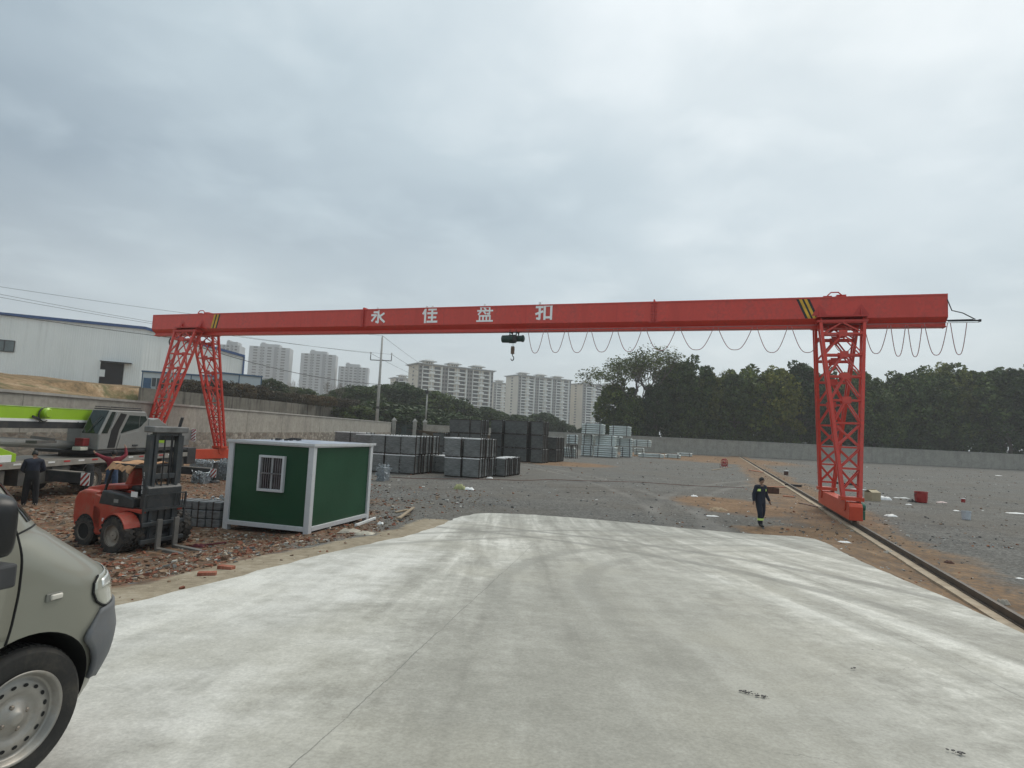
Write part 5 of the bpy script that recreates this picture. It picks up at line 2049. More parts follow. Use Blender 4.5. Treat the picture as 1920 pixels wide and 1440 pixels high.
# superstructure
MB().lathe([(1.1, 1.335), (1.1, 1.45), (1.0, 1.50), (1.0, 1.53)], 30, 'z', (-1.3, Y(24.6), 0)).build('slew_ring', M_TDARK, trk)
MB().box(-2.4, -.05, Y(23.0), Y(28.3), 1.48, 1.60).build('turntable', M_TDARK, trk, .015)
body = MB().prism([(Y(26.2), 1.62), (Y(28.6), 1.62), (Y(29.1), 1.80), (Y(29.1), 2.38), (Y(27.9), 2.52), (Y(26.9), 2.95), (Y(26.5), 2.90), (Y(26.2), 2.92)], -.95, -.03, 'x')
body.build('engine_cover', M_TGREY, trk, .03)
MB().prism([(Y(24.6), 1.62), (Y(29.1), 1.62), (Y(29.1), 2.40), (Y(27.5), 2.95), (Y(24.6), 2.95)], -2.40, -1.65, 'x').build('engine_cover', M_TGREY, trk, .03)
MB().box(-2.44, -.06, Y(28.75), Y(29.7), 1.66, 2.35).build('counterweight', M_TGREY, trk, .05)
lp = MB().prism([(Y(26.75), 1.84), (Y(27.6), 1.84), (Y(27.6), 2.30), (Y(27.3), 2.38), (Y(27.0), 2.25)], -.028, -.018, 'x')
lp.build('lime_panel', M_LIME, trk)
MB().prism([(Y(26.42), 1.84), (Y(26.72), 1.84), (Y(26.98), 2.27), (Y(27.3), 2.40), (Y(27.0), 2.55), (Y(26.6), 2.3)], -.028, -.016, 'x').build('dark_panel', M_TDARK, trk)
s = MB().box(-.32, -.02, Y(29.70), Y(29.715), 1.85, 2.5)
# cab


def YC(y):
    return Y(23.15 + (y - 21.95) * .8)


cab_pts = [(YC(21.95), 1.62), (YC(21.95), 2.25), (YC(22.62), 3.20), (YC(25.45), 3.22), (YC(25.95), 2.80), (YC(25.95), 1.62)]
cab_o = MB().prism(cab_pts, -.80, -.06, 'x').build('operator_cab', M_TGREY, trk, .05, 3)
MB().box(-.78, -.10, YC(22.7), YC(25.2), 3.225, 3.27).bar((-.12, YC(22.75), 3.33), (-.12, YC(25.1), 3.33), .04, .04).bar((-.76, YC(22.75), 3.33), (-.76, YC(25.1), 3.33), .04, .04).build('roof_rail', M_TDARK, cab_o, .01)
# windscreen on the sloped front
a, b = V3((-.74, YC(21.95), 2.27)), V3((-.74, YC(22.60), 3.18))
n = V3((0, -(b.z - a.z), (b.y - a.y))).normalized() * .012
w = MB().add([a + n, V3((-.12, a.y, a.z)) + n, V3((-.12, b.y, b.z)) + n, b + n], [(0, 1, 2, 3)])
w.add([a + n * 0, V3((-.12, a.y, a.z)), V3((-.12, b.y, b.z)), b], [(3, 2, 1, 0)])
w.build('windscreen', M_GLASS, cab_o)
sideg = MB().prism([(YC(22.10), 2.28), (YC(22.72), 3.14), (YC(22.98), 3.14), (YC(22.52), 2.28)], -.06, -.048, 'x')
sideg.build('side_glass', M_GLASS, cab_o)
MB().prism([(YC(22.62), 1.70), (YC(23.16), 1.70), (YC(23.36), 2.40), (YC(23.86), 3.06), (YC(23.40), 3.10), (YC(22.80), 2.40)], -.06, -.046, 'x').build('open_doorway', dirty('cab_dark', (.008, .008, .009), .8), cab_o)
MB().prism([(YC(23.52), 2.28), (YC(24.95), 2.50), (YC(24.95), 3.02), (YC(24.1), 3.03)], -.06, -.044, 'x').build('side_window', M_GLASS, cab_o)
MB().prism([(YC(25.02), 2.52), (YC(25.60), 2.86), (YC(25.45), 3.02), (YC(25.02), 3.02)], -.06, -.044, 'x').build('side_window', M_GLASS, cab_o)
dr = MB().prism([(YC(23.30), 1.66), (YC(25.1), 1.66), (YC(25.1), 2.42), (YC(23.50), 2.20)], -.055, -.030, 'x')
dr.build('sliding_door', M_TGREY, cab_o, .008)
MB().bar((-.02, YC(22.68), 2.5), (-.02, YC(23.05), 3.12), .03, .03).build('grab_rail', dirty('rail_grey', (.4, .4, .4), .4, .4), cab_o)
MB().bar((-.5, YC(21.90), 2.3), (-.25, YC(22.35), 3.0), .025, .025).build('wiper', M_TDARK, cab_o)
MB().box(-.03, .01, YC(24.5), YC(24.9), 1.74, 1.80).build('door_handle', M_TDARK, cab_o)
MB().box(-.62, -.30, Y(22.65), Y(23.0), 1.78, 2.08).build('red_lamp_box', dirty('lamp_red', (.16, .015, .015), .4), trk, .02)
MB().box(-.62, -.30, Y(22.55), Y(22.95), 1.62, 1.75).build('pale_label_box', dirty('pale_box', (.5, .5, .42), .6), trk, .01)
sb = MB().box(-.02, .20, Y(29.74), Y(29.76), 1.88, 2.50).build('striped_board', M_SIGNW, trk)
st = MB()
for k in range(6):
    a = -.30 + k * .16
    pl = clip_poly([(0, a), (0, a + .08), (.22, a + .28), (.22, a + .20)], 0, .22)
    pl = [(u, max(0, min(.62, v))) for u, v in pl]
    st.add([(-.02 + u, Y(29.7385), 1.88 + v) for u, v in pl], [tuple(range(len(pl)))])
st.build('red_stripes', M_SIGNR, sb, recalc=False)
MB().bar((-.1, Y(28.9), 2.2), (-.02, Y(29.75), 2.2), .04, .5).build('board_bracket', M_TGREY, trk)

# boom lying forward along the truck
bx0, bx1 = -1.66, -.98
b = MB().box(bx0, bx1, Y(9.0), Y(26.6), 2.725, 3.17)
bo = b.build('boom', M_LIME, trk, .02)
MB().box(bx0 + .04, bx1 + .004, Y(9.0), Y(26.0), 2.42, 2.720).build('boom_lower', M_TDARK, bo, .01)
MB().box(bx1 - .02, bx1 + .010, Y(9.0), Y(24.5), 2.66, 2.755).build('white_stripe', M_SIGNW, bo)
MB().box(bx0 - .01, bx1 + .012, Y(9.0), Y(25.0), 3.165, 3.19).build('top_edge', dirty('pale_lime', (.42, .55, .22), .4), bo)
cy = -17.0 * FPX / (102 - 956) * 1.0
cyw = 21.45
MB().lathe([(.0, -.02), (.17, -.02), (.19, 0), (.19, .16), (.14, .20), (.0, .20)], 24, 'x', (bx1 + .02, Y(cyw), 2.97)).build('winch_cap', M_LIME, bo, smoothf=False)
MB().tube([(bx1 + .05, Y(cyw) + .27 * cos(a), 2.92 + .25 * sin(a)) for a in [radians(60 + i * 20) for i in range(13)]], .022, 6).bar((bx1 + .06, Y(cyw) - .2, 2.74), (bx1 + .06, Y(cyw) - .55, 2.84), .04, .08).build('hook_sling', M_TDARK, bo)
for y in (17.0, 21.3, 23.2):
    MB().lathe([(.03, 0), (.03, .02)], 8, 'x', (bx1, Y(y), 2.655 if y > 20 else 3.1)).build('bolt', M_TDARK, bo)
m = MB().box(bx1 + .005, bx1 + .016, Y(15.0), Y(19.55), 2.50, 2.61)
pl = m.build('lettering_strip', M_TGREY, bo)
R_ = random.Random(8)
m = MB()
y = 17.2
for k in range(11):
    w_ = R_.uniform(.10, .17)
    h_ = .055
    m.box(bx1 + .0165, bx1 + .019, Y(y), Y(y + .03), 2.53, 2.53 + h_).box(bx1 + .0165, bx1 + .019, Y(y + .03), Y(y + w_), 2.53 + R_.choice((0, .022, .04)), 2.53 + R_.choice((.012, .055)) + .002)
    y += w_ + .05
m.build('lettering', M_SIGNW, pl)
MB().box(bx0 + .05, bx1 - .05, Y(25.2), Y(27.4), 2.0, 3.1).build('boom_pivot', M_LIME, trk, .03)
MB().tube([(-1.3, Y(24.4), 1.72), (-1.3, Y(16.6), 2.18), (-1.3, Y(11), 2.40)], .13, 14).tube([(-1.3, Y(24.4), 1.70), (-1.3, Y(14.5), 2.27)], .165, 14).build('derrick_cylinder', M_TGREY, trk, smoothf=False)
MB().box(-.9, -.5, Y(20.7), Y(21.6), 1.9, 2.0).bar((-.9, Y(20.9), 2.12), (-.5, Y(21.5), 2.02), .05, .1).build('hose_bracket', M_CHAS, trk)
# lime front cover low on the deck
MB().prism([(Y(10), 1.34), (Y(19.6), 1.34), (Y(19.6), 1.60), (Y(18.9), 1.84), (Y(18.6), 1.90), (Y(10), 1.90)], -2.3, -.25, 'x').build('cover', M_LIME, trk, .02)
MB().box(-2.2, -.235, Y(10), Y(19.4), 1.34, 1.575).build('cover_skirt', M_SIGNW, trk, .01)
# ------------------------------------------------------------------ forklift; local +x is forward (towards the forks)
M_FRED = dirty('forklift_red', (.38, .050, .030), .45, 0, .18, 3.5, (.20, .13, .09), .65)
M_FDARK = dirty('forklift_charcoal', (.032, .036, .040), .45, 0, .25, 3, (.11, .085, .06), .35)
M_FMAST = dirty('mast_charcoal', (.045, .052, .058), .42, .1, .25, 3, (.10, .075, .05), .4)
FZ = .09
fk = thing('forklift', 'dusty red and charcoal forklift with tall mast and cardboard over its roof', 'forklift', (-8.14, 13.74, FZ), radians(-20))
# body: counterweight at the rear (x -2.0), front axle at x 0
m = MB()
prof = [(-2.02, .42), (-2.08, .62), (-2.08, 1.02), (-1.96, 1.20), (-1.75, 1.27), (-1.25, 1.26), (-1.25, .98), (-.95, .90), (-.95, .28), (-1.12, .26)]
m.prism([(x, z) for x, z in prof][::-1], -.60, .60, 'y')
cw = m.build('counterweight', M_FRED, fk, .06, 3)
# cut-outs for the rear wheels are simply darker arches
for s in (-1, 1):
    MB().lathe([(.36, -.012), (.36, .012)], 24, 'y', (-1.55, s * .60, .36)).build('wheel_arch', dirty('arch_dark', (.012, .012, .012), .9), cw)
sd = MB()
for s in (-1, 1):
    y0, y1 = (s * .46, s * .60)
    sd.prism([(-1.0, .30), (-.62, .33), (-.52, .62), (-.36, .82), (.0, .90), (.45, .86), (.45, .95), (-.55, .96), (-.95, 1.12), (-1.3, 1.2), (-1.3, .62)], min(y0, y1), max(y0, y1), 'y')
sd.build('side_frame', M_FRED, fk, .015)
MB().prism([(-1.1, 1.27), (-2.0, 1.16), (-1.95, 1.29), (-1.3, 1.40), (-.42, 1.44), (-.42, 1.34)], -.36, .36, 'y').build('bonnet', M_FRED, fk, .03)
MB().prism([(-.75, 1.34), (-.5, 1.34), (-.34, 1.80), (-.50, 1.82)], -.26, .26, 'y').build('red_backrest', M_FRED, fk, .03)
MB().box(-1.2, .42, -.45, .45, .45, .95).build('floor', M_FDARK, fk)
tk = MB().prism([(-1.12, .98), (-1.02, 1.30), (-.15, 1.24), (.15, 1.18), (.15, .96), (-.5, .96)], -.61, -.30, 'y').build('tank_cover', M_FDARK, fk, .03)
MB().prism([(-1.12, .98), (-1.02, 1.30), (-.15, 1.24), (.15, 1.18), (.15, .96), (-.5, .96)], .30, .61, 'y').build('tank_cover', M_FDARK, fk, .03)
MB().box(-.55, -.38, -.6135, -.611, 1.05, 1.13).build('badge', M_TGREY, tk)
st = MB().box(-.62, -.12, -.25, .25, 1.30, 1.42).build('seat', M_BLACK, fk, .04)
MB().prism([(-.62, 1.40), (-.46, 1.40), (-.55, 1.78), (-.68, 1.78)], -.23, .23, 'y').build('seat_back', M_BLACK, fk, .04)
m = MB().prism([(.28, .95), (.50, .95), (.50, 1.42), (.40, 1.50), (.28, 1.36)], -.5, .5, 'y')
m.build('dashboard', M_FDARK, fk, .02)
MB().tube([(.30, 0, 1.35), (.05, 0, 1.60)], .025, 8).tube([(.05 + .10 * cos(a) * .7, .18 * sin(a), 1.60 + .10 * cos(a)) for a in [i * pi / 8 for i in range(16)]], .016, 6, closed=True).build('steering_wheel', M_BLACK, fk, smoothf=True)
for y in (-.25, -.15):
    MB().tube([(.34, y, 1.45), (.26, y, 1.66)], .012, 6).lathe([(.02, 1.64), (.03, 1.67), (.02, 1.70)], 8, 'z', (.25, y, 0)).build('lever', M_BLACK, fk)
MB().box(.05, .28, -.612, -.606, 1.22, 1.34).build('data_plate', M_SIGNW, fk)
# overhead guard
g = MB()
for s in (-1, 1):
    g.tube([(-1.15, s * .50, 1.05), (-.92, s * .48, 1.72), (-.80, s * .46, 1.90)], .035, 8)
    g.tube([(.46, s * .50, .95), (.30, s * .48, 1.60), (.20, s * .46, 1.90)], .035, 8)
    g.bar((-.85, s * .46, 1.90), (.25, s * .46, 1.90), .06, .06)
for k in range(6):
    x = lerp(-.82, .22, k / 5)
    g.bar((x, -.46, 1.905), (x, .46, 1.905), .05, .04)
g.build('overhead_guard', M_BLACK, fk, .006)


def fwheel(x, y, r, w, s, name='wheel', lugs=20):
    m = MB()
    m.lathe([(r * .55, -w / 2), (r * .90, -w / 2), (r, -w / 2 + .04), (r, w / 2 - .04), (r * .90, w / 2), (r * .55, w / 2)], 30, 'y', (x, y, r), caps=False)
    for k in range(lugs):
        a = 2 * pi * k / lugs
        for sg in (-1, 1):
            M = Matrix.Translation((x, y, r)) @ Matrix.Rotation(a + sg * .08, 4, 'Y') @ Matrix.Translation((0, sg * w * .25, r)) @ Matrix.Rotation(sg * .35, 4, 'Z')
            m.box(-.030, .030, -w * .26, w * .26, -.02, .010, 0, M)
    o = m.build(name, M_RUBBER, fk)
    h = MB().lathe([(r * .57, s * w * .49), (r * .55, s * w * .30), (r * .42, s * w * .16), (r * .26, s * w * .20), (r * .24, s * w * .36), (.015, s * w * .38)], 24, 'y', (x, y, r), caps=False)
    h.lathe([(r * .545, s * w * .45), (r * .60, s * w * .52), (r * .57, s * w * .42)], 24, 'y', (x, y, r), closed=True)
    h.build('rim', M_HUB, o)


for s in (-1, 1):
    fwheel(0, s * .74, .39, .22, s)
    fwheel(0, s * .49, .39, .22, s)
    fwheel(-1.32, s * .45, .32, .20, s, lugs=14)
    m = MB().tube([(.45 * cos(a), s * .70, .42 + .47 * sin(a)) for a in [radians(25 + i * 13) for i in range(11)]], .02, 6)
    fd = MB()
    pts = [(.46 * cos(a), .42 + .46 * sin(a)) for a in [radians(20 + i * 13) for i in range(11)]]
    rows = [[V3((p[0], s * .56, p[1])) for p in pts], [V3((p[0], s * .98, p[1])) for p in pts]]
    if s > 0:
        continue
    fd.grid(rows)
    o = fd.build('fender', M_FRED if s < 0 else M_FDARK, fk)
    sm = o.modifiers.new('thick', 'SOLIDIFY'); sm.thickness = .025
# lettering on the side
m = MB()
for k, x in enumerate((-.93, -.84, -.75)):
    z = .60
    m.box(x, x + .07, -.603, -.6005, z, z + .014).box(x, x + .07, -.603, -.6005, z + .056, z + .07).box(x + (.0 if k != 1 else .028), x + (.014 if k != 1 else .042), -.603, -.6005, z + .0145, z + .0555)
    if k != 1:
        m.box(x + .02, x + .06, -.603, -.6005, z + .028, z + .042)
m.build('side_lettering', M_SIGNW, fk)
# mast: outer and inner channels
mz0, mz1 = .12, 2.62
ma = MB()
for s in (-1, 1):
    ma.box(.50, .68, s * .44 - .055, s * .44 + .055, mz0, mz1)
for z in (.30, 1.05, mz1 - .12):
    ma.box(.49, .56, -.385, .385, z, z + .14)
mast = ma.build('mast', M_FMAST, fk, .012)
mi = MB()
for s in (-1, 1):
    mi.box(.56, .72, s * .335 - .045, s * .335 + .045, .18, mz1 + .10)
mi.box(.58, .70, -.29, .29, mz1 - .02, mz1 + .10).box(.58, .70, -.29, .29, 1.62, 1.74).box(.58, .70, -.29, .29, .5, .62)
mi.build('inner_mast', M_FMAST, mast, .008)
MB().box(.42, .80, -.52, .52, mz1 + .06, mz1 + .20).build('mast_head', dirty('mast_head_grey', (.16, .16, .155), .5, .2, .3, 5), mast, .02)
for s in (-1, 1):
    MB().tube([(.52, s * .26, .3), (.52, s * .26, 2.3)], .045, 10).tube([(.52, s * .26, 1.2), (.52, s * .26, 2.6)], .03, 10).build('lift_cylinder', M_FDARK, mast, smoothf=False)
    MB().tube([(.70, s * .10, .6), (.70, s * .10, mz1)], .02, 6).build('lift_chain', M_BLACK, mast)
    MB().box(.42, .56, s * .62 - .1, s * .62 + .1, 2.26, 2.30).build('lamp_bracket', M_FDARK, mast)
MB().tube([(.55, .42, mz1 + .2), (.60, .44, mz1 + .42), (.62, .46, mz1 + .40)], .04, 8).build('mast_lamp', M_BLACK, mast)
m = MB()
for k in range(5):
    z = 1.42 + k * .11
    m.box(.40, .4985, -.4985, -.4965, z, z + .012).box(.40, .412, -.4985, -.4965, z + .02, z + .075).box(.43, .49, -.4985, -.4965, z + .035, z + .05).box(.455, .468, -.4985, -.4965, z + .055, z + .08)
mm = MB()
for k in range(5):
    z = 1.30 + k * .10
    mm.box(.4975, .4995, -.475, -.405, z, z + .012).box(.4975, .4995, -.475, -.462, z + .018, z + .07).box(.4975, .4995, -.452, -.41, z + .032, z + .044).box(.4975, .4995, -.436, -.424, z + .05, z + .078)
for k in range(5):
    z = 1.30 + k * .10
    mm.box(.515, .585, -.4975, -.4955, z, z + .012).box(.515, .528, -.4975, -.4955, z + .018, z + .07).box(.54, .58, -.4975, -.4955, z + .032, z + .044).box(.556, .568, -.4975, -.4955, z + .05, z + .078)
mm.build('mast_lettering', M_SIGNW, mast)
# carriage, load guard and forks
c = MB()
for z in (.20, .58):
    c.box(.74, .82, -.62, .62, z, z + .09)
for y in (-.30, .30):
    c.box(.70, .76, y - .05, y + .05, .18, .70)
car = c.build('carriage', M_FMAST, fk, .01)
b = MB()
for y in (-.60, .60):
    b.bar((.78, y, .60), (.80, y, 1.28), .035, .05)
b.bar((.79, -.62, .95), (.79, .62, .95), .04, .06).bar((.80, -.62, 1.28), (.80, .62, 1.28), .025, .025)
for k in range(1, 4):
    b.bar((.795, .62 - k * .11, .95), (.80, .62 - k * .11, 1.28), .018, .02)
b.build('load_guard', M_FDARK, car)
for y in (-.24, .26):
    f = MB().prism([(.82, .06), (.86, .03), (1.98, .03), (2.0, .045), (1.9, .06), (.875, .10), (.875, .72), (.82, .72)], y - .065, y + .065, 'y')
    f.build('fork', dirty('fork_steel', (.16, .155, .145), .5, .3, .3, 4, (.12, .08, .05), .4), car, .004)
m = MB().box(.46, .50, -.62, -.52, .08, .55).box(.46, .50, .52, .62, .08, .55)
m.box(.40, .70, -.52, .52, .22, .34)
m.build('axle_guard', M_FDARK, fk, .01)
# overall proportions: shorten and narrow everything but the wheels; the mast group sits further back
def reshape(o, dx):
    nm = o.name.split('.')[0]
    if nm in ('mast', 'carriage', 'fork', 'axle_guard'):
        dx = -.22
    if nm not in ('wheel', 'rim', 'fork') and o.type == 'MESH':
        for v in o.data.vertices:
            v.co = V3((v.co.x * .85 + dx, v.co.y * .87, v.co.z * .98))
    elif nm == 'fork':
        for v in o.data.vertices:
            v.co = V3((v.co.x * .95 + dx, v.co.y * .87, v.co.z))
    for ch in o.children:
        reshape(ch, dx)


reshape(fk, 0)
# cardboard laid over the guard
M_CARD = dirty('cardboard', (.42, .24, .13), .85, 0, .12, 3)
R = random.Random(5)
rows = []
for i in range(13):
    row = []
    for j in range(9):
        x, y = lerp(-.98, -.05, i / 12), lerp(-.62, .50, j / 8)
        z = 1.94 + .02 * sin(i * 1.6) + .02 * sin(j * 1.3 + i * .4)
        if j == 0:
            y += .05 * (i % 2); z -= .13 + .03 * (i % 3)
        if j == 1:
            z -= .02
        if i == 0:
            z -= .06
        row.append(V3((x, y, z)))
    rows.append(row)
cb = MB().grid(rows).build('cardboard_sheet', M_CARD, None)
sm = cb.modifiers.new('thick', 'SOLIDIFY'); sm.thickness = .012
cb.matrix_world = Matrix.Translation((-8.14, 13.74, FZ)) @ Matrix.Rotation(radians(-20), 4, 'Z') @ Matrix.Diagonal((.85, .87, .98, 1))
tag(cb, 'torn brown cardboard sheet laid over the forklift roof guard', 'cardboard')
# ------------------------------------------------------------------ van at the left edge; local +x forward, -y is the side we see
VH = radians(75)
VW = at(28, 1347, 2.86) + V3((-sin(VH), cos(VH), 0)) * .765
VR = .31
vz = VW.z - VR
van = thing('van', 'silver grey van with grey bumper and steel wheels, cut by the left edge', 'van', (VW.x, VW.y, vz), VH)
M_VAN = NT('van_paint')
_p = M_VAN.pos('obj')
_n = M_VAN.noise(2.5, _p, 4, .55)
_f = M_VAN.noise(900, _p, 2, .5)
_z = M_VAN.n('ShaderNodeSeparateXYZ', None, Vector=_p).outputs[2]
_c = M_VAN.mix(.10, (.245, .243, .200), M_VAN.ramp(_f, [(.3, (.2, .2, .18)), (.7, (.45, .45, .42))]))
_c = M_VAN.mix(M_VAN.math('MULTIPLY', M_VAN.ramp(M_VAN.math('ADD', _z, M_VAN.math('MULTIPLY', _n, .45)), [(.45, (1, 1, 1)), (1.05, (0, 0, 0))]), .30), _c, (.26, .245, .21))
M_VAN = M_VAN.finish(_c, M_VAN.math('MULTIPLY_ADD', _n, .22, .26), .35, None, .5, .35)
M_BUMP = dirty('bumper_plastic', (.105, .112, .122), .62, 0, .12, 3, (.16, .14, .11), .3, .1)
M_VGLASS = NT('van_glass').finish((.015, .018, .018), .05, 0, None, .8)
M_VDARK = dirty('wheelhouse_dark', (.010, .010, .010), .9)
WX, WY = 0.0, .795       # wheel centre, half width at the widest


def interp(tab, z):
    if z <= tab[0][0]:
        return tab[0][1]
    for (a, u), (b, v) in zip(tab, tab[1:]):
        if z <= b:
            t = (z - a) / (b - a)
            return u + (v - u) * t
    return tab[-1][1]


T_W = [(.18, .735), (.30, .765), (.50, .785), (.68, .795), (.86, .792), (1.00, .785), (1.16, .768), (1.45, .69), (1.72, .62), (1.80, .56), (1.86, .40)]
T_F = [(.18, .60), (.28, .66), (.42, .705), (.57, .73), (.66, .72), (.72, .712), (.80, .70), (.84, .68), (.88, .645), (.93, .58), (.98, .51), (1.03, .44), (1.07, .385), (1.11, .33), (1.143, .28), (1.41, .03), (1.70, -.32), (1.80, -.50), (1.86, -.9)]


def hw(s, z):
    W = interp(T_W, z); F = interp(T_F, z)
    s0 = F - (.56 if z < 1.14 else .56 - min(.26, (z - 1.14) * .8))
    if s <= s0:
        return W
    t = min(1, (s - s0) / (F - s0))
    return W * (1 - t ** 2.5) ** (1 / 2.5)


def outline(z, n=30):
    W = interp(T_W, z); F = interp(T_F, z)
    s0 = F - (.56 if z < 1.14 else .56 - min(.26, (z - 1.14) * .8))
    pts = [(-3.0, W)]
    for k in range(1, 14):
        pts.append((lerp(-3.0, s0, k / 14), W))
    for k in range(n + 1):
        a = k / n * pi / 2
        pts.append((s0 + (F - s0) * sin(a) ** (2 / 2.5), W * max(0, cos(a)) ** (2 / 2.5)))
    return pts


zs = [.18, .22, .28, .34, .40, .46, .52, .58, .64, .70, .76, .80, .82, .84, .86, .88, .905, .93, .95, .97, 1.00, 1.03, 1.06, 1.09, 1.115, 1.14, 1.165, 1.19, 1.26, 1.34, 1.42, 1.50, 1.58, 1.66, 1.72, 1.77, 1.80, 1.83, 1.86]
rows = []
for z in zs:
    o = outline(z)
    full = [V3((s, -y, z)) for s, y in o] + [V3((s, y, z)) for s, y in o[::-1][1:]]
    rows.append(full)
m = MB().grid(rows)
n0 = len(rows[0])
m.f.append(tuple(range(n0))); m.m.append(0)
m.f.append(tuple((len(rows) - 1) * n0 + k for k in range(n0))); m.m.append(0)
for i in range(len(rows) - 1):
    m.f.append((i * n0, (i + 1) * n0, (i + 1) * n0 + n0 - 1, i * n0 + n0 - 1)); m.m.append(0)
shell = bpy.data.objects.new('tmp_shell', m.mesh('tmp_shell'))
COL.objects.link(shell)
cut = MB()
for s in (-1, 1):
    cut.lathe([(.362, s * .45), (.362, s * 1.0)], 48, 'y', (WX, 0, VR + .015))
cuto = bpy.data.objects.new('tmp_cut', cut.mesh('tmp_cut'))
COL.objects.link(cuto)
md = shell.modifiers.new('b', 'BOOLEAN'); md.object = cuto; md.operation = 'DIFFERENCE'; md.solver = 'EXACT'
me = new_from_obj(shell, 'body')
bpy.data.objects.remove(cuto)
me.materials.clear()
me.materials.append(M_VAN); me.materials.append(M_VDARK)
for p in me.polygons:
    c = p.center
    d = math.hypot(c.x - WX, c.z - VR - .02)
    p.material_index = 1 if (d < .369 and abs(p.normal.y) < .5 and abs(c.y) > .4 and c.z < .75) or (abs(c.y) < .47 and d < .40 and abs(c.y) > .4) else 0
body = link_mesh('body', me, [], van)
auto_smooth(body, 28)


def patch(fn, nu, nv, off):
    """fn(u, v) -> (s, z) on the near side; rows of points pushed out by off"""
    rows = []
    for i in range(nu + 1):
        row = []
        for j in range(nv + 1):
            s, z = fn(i / nu, j / nv)
            e = .004
            y = hw(s, z)
            ds = (hw(s + e, z) - hw(s - e, z)) / (2 * e)
            dz = (hw(s, z + e) - hw(s, z - e)) / (2 * e)
            n = V3((-ds, 1, -dz)).normalized()
            p = V3((s, y, z)) + n * off
            row.append(V3((p.x, -p.y, p.z)))
        rows.append(row)
    return rows


def panel(name, fn, nu, nv, off, mat, parent, thick=.006, smoothf=True):
    o = MB().grid(patch(fn, nu, nv, off)).build(name, mat, parent, smoothf=smoothf)
    sm = o.modifiers.new('thick', 'SOLIDIFY'); sm.thickness = thick; sm.offset = 0
    return o


# bumper wraps the nose; built from outline points below a slanting upper edge


def bumper():
    NA, NZ = 60, 16
    rows = []
    for j in range(NZ + 1):
        v = j / NZ
        row = []
        for i in range(NA + 1):
            a = (i / NA) * 2 - 1                    # -1 near side .. 1 far side
            q = abs(a)
            # side edge of the bumper follows the wheel arch, top edge drops towards the arch
            zt = .705 - .02 * (1 - q)
            zb = .26 + .085 * smooth(.55, 1, q)
            z = lerp(zb, zt, v)
            W = interp(T_W, z) + .012; F = interp(T_F, z) + .02
            s0 = F - .56
            sa = .30 + (.20 - .22 * v * v if False else 0)
            arch = math.sqrt(max(0, .372 ** 2 - (z - VR - .015) ** 2)) + .004
            send = max(arch, .285 + max(0, z - .60) * 1.0)
            if z < .40:
                send = max(.29, min(send, .372))
            # angle of the end point
            t = max(0, (send - s0) / (F - s0))
            aend = math.asin(min(1, t ** 1.25))
            ang = lerp(pi / 2, aend, q)
            s = s0 + (F - s0) * sin(ang) ** .8
            y = W * max(0, cos(ang)) ** .8
            bulge = .018 * sin(pi * min(1, v * 1.15))
            row.append(V3((s + bulge * sin(ang), (y + bulge * cos(ang)) * (-1 if a < 0 else 1), z)))
        rows.append(row)
    o = MB().grid(rows).build('bumper', M_BUMP, van, smoothf=True)
    sm = o.modifiers.new('thick', 'SOLIDIFY'); sm.thickness = .02; sm.offset = -1


bumper()

# headlamp wrapping the corner
hl_mat = NT('headlamp_lens')
hl_mat = hl_mat.finish((.36, .36, .31), .08, .2, None, .8, .6)


def hl(u, v):
    z = lerp(.705, .872, v)
    F = interp(T_F, z)
    s_in = interp([(.705, .43), (.72, .39), (.75, .345), (.80, .318), (.845, .325), (.872, .37)], z)
    s = lerp(s_in, F - .012, u ** .8)
    return s, z


h = panel('headlight', hl, 16, 12, .006, hl_mat, van, .004)


def hlr(u, v):
    s, z = hl(.12 + .5 * u, .62 + .25 * v)
    return s, z


panel('reflector', hlr, 6, 4, .009, dirty('reflector_chrome', (.75, .75, .72), .15, .6, .1, 9), h, .002)
e = []
for k in range(25):
    v = k / 24
    e.append(patch(lambda u, w: hl(0, v), 1, 1, .006)[0][0])
MB().tube(e, .006, 5).build('lamp_seal', M_VDARK, h)
# mirror copy of the headlamp on the far side
o2 = h.copy(); COL.objects.link(o2); o2.parent = van; o2.scale = (1, -1, 1)

# front door standing 4 mm proud, with its dark gap in front


def seam_s(z):
    return interp([(.30, -.20), (.45, -.16), (.60, -.118), (.75, -.085), (.90, -.066), (1.05, -.060), (1.16, -.066), (1.22, -.085), (1.30, -.14), (1.40, -.23), (1.75, -.60)], z)


panel('front_door', lambda u, v: (lerp(-1.25, seam_s(lerp(.70, 1.19, v)) - .010, u), lerp(.70, 1.19, v)), 10, 24, .003, M_VAN, van, .006)
pts = [patch(lambda u, w: (seam_s(z), z), 1, 1, .0015)[0][0] for z in [.672 + k * .03 for k in range(25)]]
MB().tube(pts, .0055, 6).build('door_gap', M_VDARK, van)
# seam between wing and windscreen pillar
pts = [patch(lambda u, w: (s, z), 1, 1, .0015)[0][0] for s, z in [(-.062, 1.155), (-.03, 1.160), (.0, 1.163), (.03, 1.165), (.06, 1.166), (.09, 1.166), (.12, 1.164)]]
MB().tube(pts, .0045, 6).build('wing_gap', M_VDARK, van)
# side glass
gl = panel('side_window', lambda u, v: (lerp(-1.2, interp([(1.21, -.42), (1.66, -.80)], lerp(1.21, 1.66, v)), u), lerp(1.21, 1.66, v)), 8, 10, .002, M_VGLASS, van, .004)
